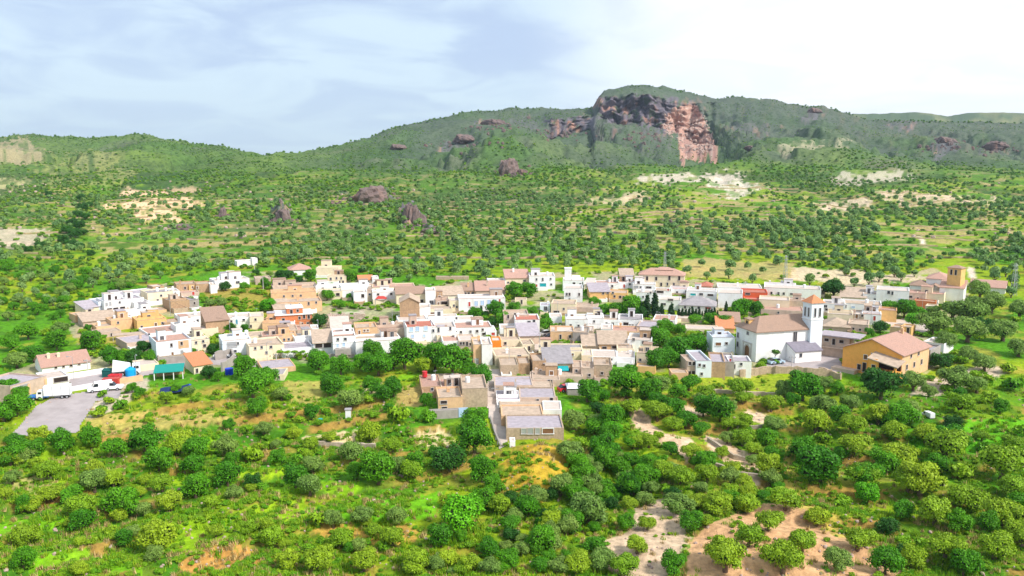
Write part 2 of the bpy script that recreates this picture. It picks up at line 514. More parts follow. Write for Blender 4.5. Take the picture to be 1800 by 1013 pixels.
mid = mixc(mid, c3(0.05, 0.115, 0.022), (1 - sstep(620, 1050, UU + (nC - .5) * 500)) * sstep(.36, .56, nC + (nB - .5) * .4) * .7)
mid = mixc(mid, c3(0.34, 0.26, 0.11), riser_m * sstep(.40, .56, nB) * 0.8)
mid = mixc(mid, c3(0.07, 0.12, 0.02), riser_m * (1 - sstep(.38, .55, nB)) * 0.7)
colr = mixc(colr, mid, sstep(320, 380, DD))
farc = np.zeros(UU.shape + (3,)) + c3(0.075, 0.145, 0.034)
farc = mixc(farc, c3(0.20, 0.27, 0.04), sstep(0.50, 0.66, nC) * 0.55)
farc = mixc(farc, c3(0.055, 0.085, 0.035), sstep(0.5, 0.66, fbm(GX / 40, GY / 55, 4, 25)) * 0.7)
farc = mixc(farc, c3(0.16, 0.14, 0.125), sstep(0.57, 0.72, fbm(GX / 60, GY / 90, 4, 26)) * 0.5)
colr = mixc(colr, farc, sstep(560, 900, DD))
topm = sstep(600, 1350, DD + (nC - .5) * 700)
tcol = mixc(np.zeros(UU.shape + (3,)) + c3(0.105, 0.165, 0.045), c3(0.082, 0.105, 0.078), sstep(520, 700, UU + (nC - .5) * 200))  # bluish haze and shading of the far slopes put into the colour
colr = mixc(colr, c3(0.035, 0.075, 0.025), sstep(.20, .05, gul) * sstep(420, 600, DD) * .75)  # gully floors darkened in the colour so the folds look shaded
colr = mixc(colr, tcol, topm * np.clip(0.35 + 0.6 * sstep(.35, .6, nC) + .25 * (UU > 620), 0, .9))

PAINT = [  # (colour, amount, warp px, feather noise, polygon)
    ((0.53, 0.38, 0.26), .95, 7, [(1112, 880), (1160, 868), (1186, 892), (1212, 900), (1205, 960), (1178, 1000), (1165, 1040), (1078, 1004), (1046, 978), (1058, 950), (1104, 928), (1114, 905)]),
    ((0.55, 0.32, 0.17), .95, 7, [(1210, 945), (1285, 902), (1340, 884), (1430, 884), (1490, 930), (1520, 955), (1590, 985), (1570, 1040), (1200, 1040), (1206, 985)]),
    ((0.60, 0.41, 0.27), .95, 3, [(1112, 718), (1144, 736), (1172, 760), (1216, 766), (1230, 796), (1206, 814), (1178, 782), (1146, 766), (1110, 746)]),
    ((0.60, 0.41, 0.27), .95, 3, [(1238, 756), (1274, 764), (1306, 786), (1352, 794), (1346, 820), (1298, 814), (1250, 794)]),
    ((0.60, 0.43, 0.30), .9, 3, [(1150, 701), (1205, 709), (1245, 721), (1240, 732), (1160, 714)]),
    ((0.60, 0.43, 0.30), .9, 3, [(1312, 717), (1350, 720), (1345, 742), (1306, 737)]),
    ((0.60, 0.43, 0.30), .9, 3, [(1288, 823), (1335, 831), (1335, 840), (1292, 837)]),
    ((0.42, 0.33, 0.06), .8, 5, [(1378, 770), (1392, 755), (1398, 820), (1425, 860), (1505, 930), (1480, 938), (1400, 884), (1380, 830)]),
    ((0.46, 0.28, 0.03), .85, 14, [(880, 820), (935, 793), (1010, 805), (1045, 840), (1025, 878), (960, 886), (900, 866)]),
    ((0.46, 0.22, 0.06), .85, 14, [(320, 985), (380, 955), (490, 972), (500, 1040), (290, 1040)]),
    ((0.66, 0.50, 0.28), .85, 7, [(522, 756), (600, 748), (640, 752), (660, 772), (600, 784), (532, 775)]),
    ((0.66, 0.52, 0.28), .8, 6, [(640, 668), (672, 668), (668, 692), (640, 692)]),
    ((0.64, 0.48, 0.27), .8, 6, [(732, 762), (792, 754), (800, 784), (738, 788)]),
    ((0.42, 0.29, 0.10), .85, 6, [(700, 680), (738, 675), (745, 712), (690, 716)]),
    ((0.42, 0.33, 0.09), .7, 8, [(500, 668), (575, 664), (560, 706), (500, 700)]),
    ((0.40, 0.36, 0.12), .8, 8, [(0, 848), (60, 828), (105, 848), (70, 882), (-40, 880)]),
    ((0.15, 0.36, 0.006), .95, 6, [(-60, 920), (160, 895), (150, 912), (-60, 945)]),
    ((0.22, 0.37, 0.008), .9, 6, [(240, 932), (540, 866), (548, 905), (330, 972), (250, 950)]),
    ((0.26, 0.40, 0.01), .9, 6, [(100, 835), (170, 832), (160, 850), (95, 850)]),
    ((0.26, 0.40, 0.01), .9, 6, [(280, 832), (400, 825), (520, 815), (520, 828), (300, 850)]),
    ((0.11, 0.34, 0.006), .9, 10, [(540, 880), (780, 860), (760, 900), (560, 925)]),
    ((0.15, 0.36, 0.006), .85, 6, [(40, 980), (140, 962), (260, 985), (250, 1013), (60, 1010)]),
    ((0.20, 0.37, 0.008), .85, 6, [(0, 790), (200, 775), (380, 770), (380, 785), (180, 800), (0, 806)]),
    ((0.19, 0.37, 0.008), .85, 6, [(400, 845), (540, 835), (640, 850), (620, 862), (500, 860)]),
    ((0.50, 0.27, 0.06), .8, 10, [(545, 905), (600, 915), (730, 912), (740, 945), (640, 950), (560, 935)]),
    ((0.25, 0.31, 0.02), .9, 5, [(1228, 660), (1392, 658), (1388, 696), (1245, 690)]),
    ((0.09, 0.33, 0.006), .9, 8, [(1665, 742), (1860, 735), (1860, 800), (1650, 792), (1600, 778)]),
    ((0.50, 0.38, 0.30), .85, 6, [(1630, 664), (1740, 640), (1770, 655), (1740, 668), (1640, 694), (1600, 690)]),
    ((0.17, 0.36, 0.01), .9, 4, [(850, 646), (870, 656), (865, 664), (735, 664), (700, 672), (700, 660)]),
    ((0.46, 0.30, 0.08), .6, 8, [(130, 575), (300, 590), (270, 620), (130, 600)]),
    ((0.70, 0.46, 0.27), .98, 3, [(156, 372), (200, 352), (270, 348), (335, 342), (362, 358), (335, 368), (300, 366), (325, 388), (245, 388), (232, 368), (200, 366)]),
    ((0.66, 0.44, 0.27), .95, 3, [(205, 338), (225, 322), (250, 330), (352, 322), (354, 332), (240, 340)]),
    ((0.50, 0.40, 0.30), .75, 6, [(-60, 395), (45, 398), (95, 404), (75, 424), (30, 436), (-60, 430)]),
    ((0.40, 0.30, 0.20), .6, 8, [(-60, 248), (50, 246), (85, 262), (60, 284), (-60, 290)]),
    ((0.30, 0.30, 0.10), .55, 10, [(60, 280), (150, 262), (240, 285), (220, 330), (80, 325)]),
    ((0.42, 0.38, 0.18), .75, 8, [(-80, 300), (40, 305), (60, 325), (-80, 330)]),
    ((0.52, 0.44, 0.36), .8, 7, [(1110, 312), (1180, 304), (1310, 298), (1300, 312), (1200, 322), (1120, 322)]),
    ((0.56, 0.48, 0.40), .8, 10, [(1225, 315), (1310, 312), (1345, 325), (1290, 352), (1262, 340)]),
    ((0.54, 0.42, 0.30), .85, 7, [(1430, 352), (1530, 346), (1535, 366), (1440, 373)]),
    ((0.54, 0.40, 0.29), .85, 6, [(1536, 334), (1640, 342), (1765, 345), (1745, 358), (1600, 366), (1550, 352)]),
    ((0.50, 0.43, 0.34), .7, 7, [(1455, 304), (1585, 298), (1610, 312), (1480, 320)]),
    ((0.44, 0.38, 0.25), .6, 8, [(1370, 250), (1490, 250), (1490, 262), (1380, 272)]),
    ((0.52, 0.40, 0.27), .75, 7, [(1030, 346), (1140, 343), (1130, 358), (1040, 360)]),
    ((0.56, 0.43, 0.30), .85, 6, [(1395, 472), (1600, 482), (1650, 492), (1500, 502), (1390, 488)]),
    ((0.48, 0.33, 0.16), .6, 6, [(1200, 455), (1400, 462), (1400, 492), (1200, 488)]),
    ((0.62, 0.50, 0.40), .95, 1, [(1612, 412), (1622, 414), (1630, 432), (1618, 428)]),
    ((0.62, 0.50, 0.40), .95, 1, [(1700, 468), (1712, 470), (1716, 490), (1702, 488)]),
    ((0.30, 0.22, 0.05), .8, 8, [(360, 500), (470, 505), (480, 545), (350, 552)]),
    ((0.48, 0.40, 0.30), .9, 3, [(200, 672), (260, 664), (262, 690), (230, 700), (170, 735), (150, 740), (165, 708), (215, 690)]),
    ((0.44, 0.32, 0.10), .7, 6, [(150, 735), (360, 720), (420, 735), (250, 760), (150, 770)]),
    ((0.52, 0.44, 0.36), .75, 3, [(575, 553), (640, 545), (640, 578), (580, 578)]),
]
jag = (fbm(UU / 7, VV / 5, 4, 77) - 0.5)
for (pc, pa, pw, poly) in PAINT:
    xs = [p[0] for p in poly]; ys = [p[1] for p in poly]
    bb = (UU > min(xs) - 30) & (UU < max(xs) + 30) & (VV > min(ys) - 15) & (VV < max(ys) + 15)
    uw = UU[bb] + wu[bb] * pw * 3 + jag[bb] * pw * 4; vw = VV[bb] + wv[bb] * pw * 1.6 - jag[bb] * pw * 2
    acc = np.zeros(uw.shape)
    for ox, oy in ((0, 0), (-2.5, 0), (2.5, 0), (0, -1.2), (0, 1.2)):
        acc += inpoly(uw + ox, vw + oy, poly)
    acc /= 5
    m = np.zeros(UU.shape); m[bb] = acc * pa
    if max(ys) < 390: m *= .3 + .7 * sstep(.36, .50, fbm(UU / 9, VV / 4, 3, 83))
    colr = mixc(colr, c3(*pc) * (0.9 + 0.2 * nB[..., None]), m)

# gravel and bare earth between the houses
vil = inv & (VV < 660)
mv = np.where(vil & ~inpoly(UU, VV, [(345, 500), (505, 495), (490, 562), (330, 562)]), sstep(0.42, 0.58, nB + 0.1 * nD), 0.0) * 0.6
colr = mixc(colr, c3(0.42, 0.33, 0.25), mv)

# rock of the mountain
cl = sstep(1040, 1052, UU + jag * 30) * (1 - sstep(1180, 1255, UU + jag * 80) * .9) * sstep(166, 173, VV + jag * 20) * (1 - sstep(208, 236, VV - np.clip(UU - 1120, 0, 100) * 0.3 + jag * 60))
rockc = mixc(np.zeros(UU.shape + (3,)) + c3(0.135, 0.118, 0.14), c3(0.36, 0.20, 0.15), sstep(0.60, 0.72, fbm(UU / 9, VV / 11, 4, 78)))
rockc = mixc(rockc, c3(0.09, 0.075, 0.08), sstep(0.5, 0.7, fbm(UU / 5, VV / 9, 3, 79)) * 0.7)
rockc = mixc(rockc, c3(0.06, 0.10, 0.04), sstep(.60, .70, fbm(UU / 8, VV / 6, 4, 90)) * .7)
colr = mixc(colr, rockc, cl)
cl2 = sstep(955, 966, UU + jag * 30) * (1 - sstep(1040, 1052, UU)) * sstep(200, 208, VV + jag * 14) * (1 - sstep(226, 240, VV + jag * 22))
colr = mixc(colr, rockc, cl2 * 0.95)
SCAR = [(1180, 184), (1222, 178), (1240, 206), (1252, 240), (1262, 268), (1232, 270), (1198, 272), (1192, 246), (1170, 238), (1160, 226), (1168, 212)]
sc_ = inpoly(UU + jag * 12, VV + jag * 8, SCAR).astype(float)
scc = mixc(np.zeros(UU.shape + (3,)) + c3(0.42, 0.24, 0.18), c3(0.30, 0.17, 0.14), sstep(0.45, 0.6, fbm(UU / 5, VV / 4, 4, 80)))
scc = mixc(scc, c3(0.48, 0.34, 0.28), sstep(0.6, 0.7, fbm(UU / 4, VV / 3, 3, 81)))
colr = mixc(colr, scc, sc_ * 0.95)
for (u0, v0, su, sv, a) in ((655, 345, 34, 12, 1), (722, 380, 20, 22, 1), (760, 405, 22, 8, .9), (497, 378, 20, 10, .9), (895, 292, 20, 12, 1), (392, 370, 8, 8, .9), (1660, 250, 26, 10, .6),
                            (1750, 252, 30, 10, .5), (1590, 216, 30, 8, .5), (800, 245, 40, 12, .55), (860, 215, 30, 10, .5), (1427, 198, 20, 8, .6), (1175, 388, 14, 8, .6), (320, 395, 20, 6, .5),
                            (1310, 215, 60, 14, .35), (920, 210, 30, 12, .35), (600, 345, 20, 10, .5)):
    g = np.exp(-((UU - u0) / su) ** 2 - ((VV - v0) / sv) ** 2); g = g + jag * 1.2 * sstep(0.04, 0.3, g)
    colr = mixc(colr, rockc * 1.1, sstep(0.42, 0.6, g) * a)
    if v0 > 280 and a > .8: GZ += np.clip(g, 0, 1) * sstep(0.3, 0.8, g) * 6 * (1 + (fbm(UU / 22, VV / 14, 3, 177) - .5) * 2.4)
# dark wooded gullies on the western slope
for (u0, v0, su, sv, a) in ((160, 290, 10, 25, .8), (90, 280, 8, 18, .6), (140, 350, 14, 20, .8), (125, 400, 22, 26, .8), (60, 440, 60, 14, .5), (330, 330, 40, 20, .4), (560, 330, 50, 25, .5), (450, 390, 60, 16, .5)):
    g = np.exp(-((UU - u0) / su) ** 2 - ((VV - v0) / sv) ** 2); g = g + jag * 0.8 * sstep(0.04, 0.3, g)
    colr = mixc(colr, c3(0.05, 0.10, 0.03), sstep(0.35, 0.65, g) * a)
colr = np.clip(colr * np.where(DD[..., None] < 260, 1.12, 1.1), 0.008, 0.9)

# crest roughness
GZ += (fbm(GX / 9, GY / 9, 3, 41) - 0.5) * 5 * sstep(900, 1200, DD)
cliffm = cl + cl2
# rows behind the crest: dip, back range, plain
SB = np.interp(cols, [-900, 1300, 1470, 1500, 1545, 1600, 1640, 1665, 1700, 1740, 1800, 1900, 2100, 2700], [285, 270, 205, 200, 200, 197, 201, 204, 199, 198, 199, 200, 206, 240])
SB = SB + (fbm(cols / 14, cols * 0, 4, 60) - 0.5) * 3
c_S = skyline(cols); D0 = DD[0]
back = []
sxs, _ = pxdir(cols, c_S)
def brow(D, z): back.append(np.stack([D * sxs, D + 0 * cols, z + 0 * cols], -1))
_, szb = pxdir(cols, SB)
bz = CAMZ + 3000 * szb
brow(9500, -60); brow(5000, -20); brow(3400, bz - 60); brow(3060, bz - 6)
brow(3000, bz)
for kk in range(1, 7):
    brow(3000 - kk * 90, bz - kk * 22 + (fbm(cols / 20, cols * 0 + kk * 0.9, 3, 61) - 0.5) * 26)
brow(D0 + 380, GZ[0] - 70); brow(D0 + 60, GZ[0] - 8)
back = np.array(back)
P = np.concatenate([back, np.stack([GX, GY, GZ], -1)], 0)
cb = np.zeros(back.shape) + c3(0.085, 0.125, 0.06)
cb = mixc(cb, c3(0.19, 0.20, 0.09), sstep(0.5, 0.65, fbm(back[..., 0] / 90, back[..., 1] / 90, 3, 63)))
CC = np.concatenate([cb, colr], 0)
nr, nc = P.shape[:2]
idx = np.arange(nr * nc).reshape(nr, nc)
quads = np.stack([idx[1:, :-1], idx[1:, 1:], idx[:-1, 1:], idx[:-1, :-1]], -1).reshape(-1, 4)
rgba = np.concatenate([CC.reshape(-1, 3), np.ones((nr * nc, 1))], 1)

m_ter, nt, out = new_mat('hillside_ground')
N, L = nt.nodes, nt.links
bs = N.new('ShaderNodeBsdfPrincipled'); bs.inputs['Roughness'].default_value = 0.95; bs.inputs['Specular IOR Level'].default_value = 0.1
at = N.new('ShaderNodeAttribute'); at.attribute_name = 'ground'
geo = N.new('ShaderNodeNewGeometry')
nz = N.new('ShaderNodeTexNoise'); nz.inputs['Scale'].default_value = 0.9; nz.inputs['Detail'].default_value = 9; nz.inputs['Roughness'].default_value = 0.62
L.new(geo.outputs['Position'], nz.inputs['Vector'])
mr = N.new('ShaderNodeMapRange'); mr.inputs['From Min'].default_value = 0.3; mr.inputs['From Max'].default_value = 0.7; mr.inputs['To Min'].default_value = 0.62; mr.inputs['To Max'].default_value = 1.4
L.new(nz.outputs['Fac'], mr.inputs['Value'])
vm = N.new('ShaderNodeVectorMath'); vm.operation = 'SCALE'
L.new(at.outputs['Color'], vm.inputs[0]); L.new(mr.outputs[0], vm.inputs['Scale'])
# scattered low shrubs far away: small dark green dots where the ground is green
vo = N.new('ShaderNodeTexVoronoi'); vo.inputs['Scale'].default_value = 0.17; vo.inputs['Randomness'].default_value = 1.0
mpv = N.new('ShaderNodeMapping'); mpv.inputs['Scale'].default_value = (1, 1, 1)
L.new(geo.outputs['Position'], mpv.inputs['Vector']); L.new(mpv.outputs[0], vo.inputs['Vector'])
mv2 = N.new('ShaderNodeMapRange'); mv2.inputs['From Min'].default_value = 0.25; mv2.inputs['From Max'].default_value = 0.5; mv2.inputs['To Min'].default_value = 0.55; mv2.inputs['To Max'].default_value = 0.0
L.new(vo.outputs['Distance'], mv2.inputs['Value'])
spy = N.new('ShaderNodeSeparateXYZ'); L.new(geo.outputs['Position'], spy.inputs[0])
mry = N.new('ShaderNodeMapRange'); mry.inputs['From Min'].default_value = 500; mry.inputs['From Max'].default_value = 800
L.new(spy.outputs['Y'], mry.inputs['Value'])
mm = N.new('ShaderNodeMath'); mm.operation = 'MULTIPLY'; L.new(mv2.outputs[0], mm.inputs[0]); L.new(mry.outputs[0], mm.inputs[1])
sc3 = N.new('ShaderNodeSeparateColor'); L.new(at.outputs['Color'], sc3.inputs[0])
gt = N.new('ShaderNodeMath'); gt.operation = 'GREATER_THAN'; L.new(sc3.outputs['Green'], gt.inputs[0]); L.new(sc3.outputs['Red'], gt.inputs[1])
m3 = N.new('ShaderNodeMath'); m3.operation = 'MULTIPLY'; L.new(mm.outputs[0], m3.inputs[0]); L.new(gt.outputs[0], m3.inputs[1])
mx = N.new('ShaderNodeMix'); mx.data_type = 'RGBA'; mx.inputs['B'].default_value = (0.035, 0.07, 0.022, 1)
L.new(m3.outputs[0], mx.inputs['Factor']); L.new(vm.outputs[0], mx.inputs['A'])
L.new(mx.outputs['Result'], bs.inputs['Base Color'])
bp = N.new('ShaderNodeBump'); bp.inputs['Strength'].default_value = 0.7; bp.inputs['Distance'].default_value = 0.5
L.new(nz.outputs['Fac'], bp.inputs['Height']); L.new(bp.outputs[0], bs.inputs['Normal'])
L.new(bs.outputs[0], out.inputs['Surface'])

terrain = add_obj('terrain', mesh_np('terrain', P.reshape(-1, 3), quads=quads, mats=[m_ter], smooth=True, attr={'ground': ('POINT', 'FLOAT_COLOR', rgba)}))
terrain['kind'] = 'structure'
bpy.context.view_layer.update()
from mathutils.bvhtree import BVHTree
BVH = BVHTree.FromObject(terrain, bpy.context.evaluated_depsgraph_get())


def at(u, v):
    """ground point seen through a pixel of the photograph"""
    a, b = pxdir(u, v)
    D0 = float(depth_at(np.array(float(u)), np.array(float(v))))
    f = lambda D: CAMZ + D * b - ground(a * D, D)
    lo = D0 * .86; fl_ = f(lo)
    for k in range(1, 15):
        hi = D0 * (.86 + .02 * k); fh = f(hi)
        if fh <= 0: break
        lo = hi
    for k in range(9):
        m = (lo + hi) / 2
        if f(m) > 0: lo = m
        else: hi = m
    D = (lo + hi) / 2
    return Vector((D * a, D, ground(a * D, D)))


def ground(x, y):
    loc, nrm, i, d = BVH.ray_cast(Vector((x, y, 600)), Vector((0, 0, -1)))
    return loc.z if loc else 0.0


def drape(name, poly, mat, lift=0.05, step=3.0):
    """a thin sheet lying on the ground inside a pixel outline"""
    xs = [p[0] for p in poly]; ys = [p[1] for p in poly]
    us = np.arange(min(xs), max(xs) + step, step); vs = np.arange(min(ys), max(ys) + step * .6, step * .6)
    gu, gv = np.meshgrid(us, vs)
    ins = inpoly(gu, gv, poly)
    need = np.zeros(ins.shape, bool)
    cell = inpoly((gu[:-1, :-1] + gu[1:, 1:]) / 2, (gv[:-1, :-1] + gv[1:, 1:]) / 2, poly)
    for a, b in ((0, 0), (0, 1), (1, 0), (1, 1)):
        need[a:a + cell.shape[0], b:b + cell.shape[1]] |= cell
    ids = -np.ones(ins.shape, int); vl = []
    for j in range(ins.shape[0]):
        for i in range(ins.shape[1]):
            if need[j, i]:
                p = at(gu[j, i], gv[j, i]); ids[j, i] = len(vl); vl.append((p.x, p.y, p.z + lift))
    fs = [(ids[j + 1, i], ids[j + 1, i + 1], ids[j, i + 1], ids[j, i]) for j in range(cell.shape[0]) for i in range(cell.shape[1]) if cell[j, i]]
    return add_obj(name, mesh_np(name, np.array(vl), quads=np.array(fs), mats=[mat], smooth=True))
# ------------------------------------------------------------------ streets and yards
LOTP = [(20, 766), (62, 716), (86, 703), (100, 697), (160, 688), (212, 686), (210, 700), (168, 706), (150, 735), (142, 745), (138, 760), (100, 766), (60, 768)]
for nm, poly, mt, lf in (
        ('parking_lot', LOTP, M_ASPH, 0.06),
        ('village_street', [(858, 650), (882, 650), (876, 690), (880, 720), (888, 752), (894, 782), (878, 790), (868, 760), (858, 728), (856, 690)], M_CONC, 0.10),
        ('village_street', [(884, 640), (930, 612), (962, 588), (980, 582), (975, 592), (945, 618), (905, 648)], M_CONC, 0.12),
        ('village_road', [(270, 636), (330, 632), (410, 626), (455, 632), (450, 646), (380, 642), (350, 646), (275, 648)], M_ASPH, 0.08),
        ('village_road', [(118, 668), (180, 655), (280, 648), (280, 656), (200, 672), (186, 680), (130, 684)], M_ASPH, 0.10),
        ('church_forecourt', [(1338, 650), (1352, 636), (1400, 627), (1450, 618), (1480, 620), (1478, 655), (1440, 652), (1380, 650)], M_ASPH, 0.08),
        ('dirt_lane', [(1030, 676), (1080, 664), (1100, 652), (1106, 656), (1090, 668), (1040, 684)], M_CONC, 0.10),
        ('village_street', [(1440, 585), (1480, 572), (1560, 570), (1600, 592), (1655, 575), (1650, 566), (1600, 560), (1500, 566)], M_CONC, 0.06)):
    o = drape(nm, poly, mt, lf); o['kind'] = 'structure'

# ------------------------------------------------------------------ houses
PANE = {'g': M_GLASS, 'k': M_DARK, 'd': M_WOOD, 'b': M_BLUE, 'p': M_PALEBLUE, 't': M_TEAL, 'r': M_REDP, 'w': M_METAL, 'a': M_WOOD}
_wcache = {}


def window_mesh(w, h, k):
    key = (round(w, 1), round(h, 1), k)
    if key in _wcache: return _wcache[key]
    w, h = max(key[0], .4), max(key[1], .5)
    mb = MB(); fr = M_FRAME if k in 'gkw' else M_WHITEFR
    pn = PANE[k]
    if k == 'a':            # round-headed portal with a stone surround
        n = 10
        for r0, r1, y0, mt in ((0, w / 2, -0.03, pn), (w / 2, w / 2 + .35, -0.12, M_FRAME)):
            pts = [(-1, 0)] + [(-math.cos(math.pi * i / n), math.sin(math.pi * i / n)) for i in range(n + 1)] + [(1, 0)]
            zc = h - w / 2
            def P(r, i):
                if i == 0: return (-r, 0.0)
                if i == n + 2: return (r, 0.0)
                return (pts[i][0] * r, zc + pts[i][1] * r)
            for i in range(n + 2):
                a, b = P(r0, i), P(r0, i + 1); c, d = P(r1, i + 1), P(r1, i)
                if r0 == 0: a, b = (0, a[1]), (0, b[1])
                mb.add([(a[0], y0, a[1]), (b[0], y0, b[1]), (c[0], y0, c[1]), (d[0], y0, d[1]), (c[0], 0, c[1]), (d[0], 0, d[1])], [(0, 1, 2, 3), (3, 2, 4, 5)], mt)
        mb.box(-w / 2 - .9, -w / 2 - .55, -.14, 0, 0, h + .5, M_FRAME); mb.box(w / 2 + .55, w / 2 + .9, -.14, 0, 0, h + .5, M_FRAME)
        mb.box(-w / 2 - 1.0, w / 2 + 1.0, -.2, 0, h + .5, h + .85, M_FRAME)
    else:
        t = .09 if w < 1.6 else .13
        mb.box(-w / 2, w / 2, -.035, -.005, 0, h, pn)
        mb.box(-w / 2 - t, -w / 2, -.10, -.003, -0.02, h + t, fr); mb.box(w / 2, w / 2 + t, -.10, -.003, -0.02, h + t, fr)
        mb.box(-w / 2, w / 2, -.10, -.003, h, h + t, fr)
        mb.box(-w / 2 - t - .05, w / 2 + t + .05, -.18, -.003, -.10, -.02, fr)
        if k in 'gp' and w > .7:
            mb.box(-.03, .03, -.06, -.036, 0, h, fr)
        if k == 'g' and w > 1.6:
            mb.box(-w / 2, w / 2, -.065, -.036, h * .5, h * .5 + .06, fr)
    me = mb.mesh('window_' + k)
    _wcache[key] = me
    return me


_antenna = None
_tank = None


def antenna_mesh():
    global _antenna
    if _antenna is None:
        mb = MB(); mb.cyl(0, 0, 0, 2.2, .03, .02, M_METAL, 5)
        mb.box(-.02, .02, -.5, .5, 1.9, 1.94, M_METAL)
        for i in range(5): mb.box(-.3, .3, -.45 + i * .22, -.43 + i * .22, 1.94, 1.97, M_METAL)
        _antenna = mb.mesh('antenna')
    return _antenna


def tank_mesh():
    global _tank
    if _tank is None:
        mb = MB(); mb.cyl(0, 0, 0, 1.1, .5, .5, M_WHITEFR, 12); mb.cyl(0, 0, 1.1, 1.25, .5, .2, M_WHITEFR, 12)
        _tank = mb.mesh('water_tank')
    return _tank


HOUSES = []
LANDMARKS = []


def chimney(parent, x, y, z, mat, h=1.1):
    mb = MB(); mb.box(-.3, .3, -.3, .3, -.6, h, mat); mb.box(-.4, .4, -.4, .4, h, h + .1, mat); mb.box(-.22, .22, -.22, .22, h + .1, h + .3, mat)
    c = mb.obj('chimney', parent); c.location = (x, y, z)
    return c


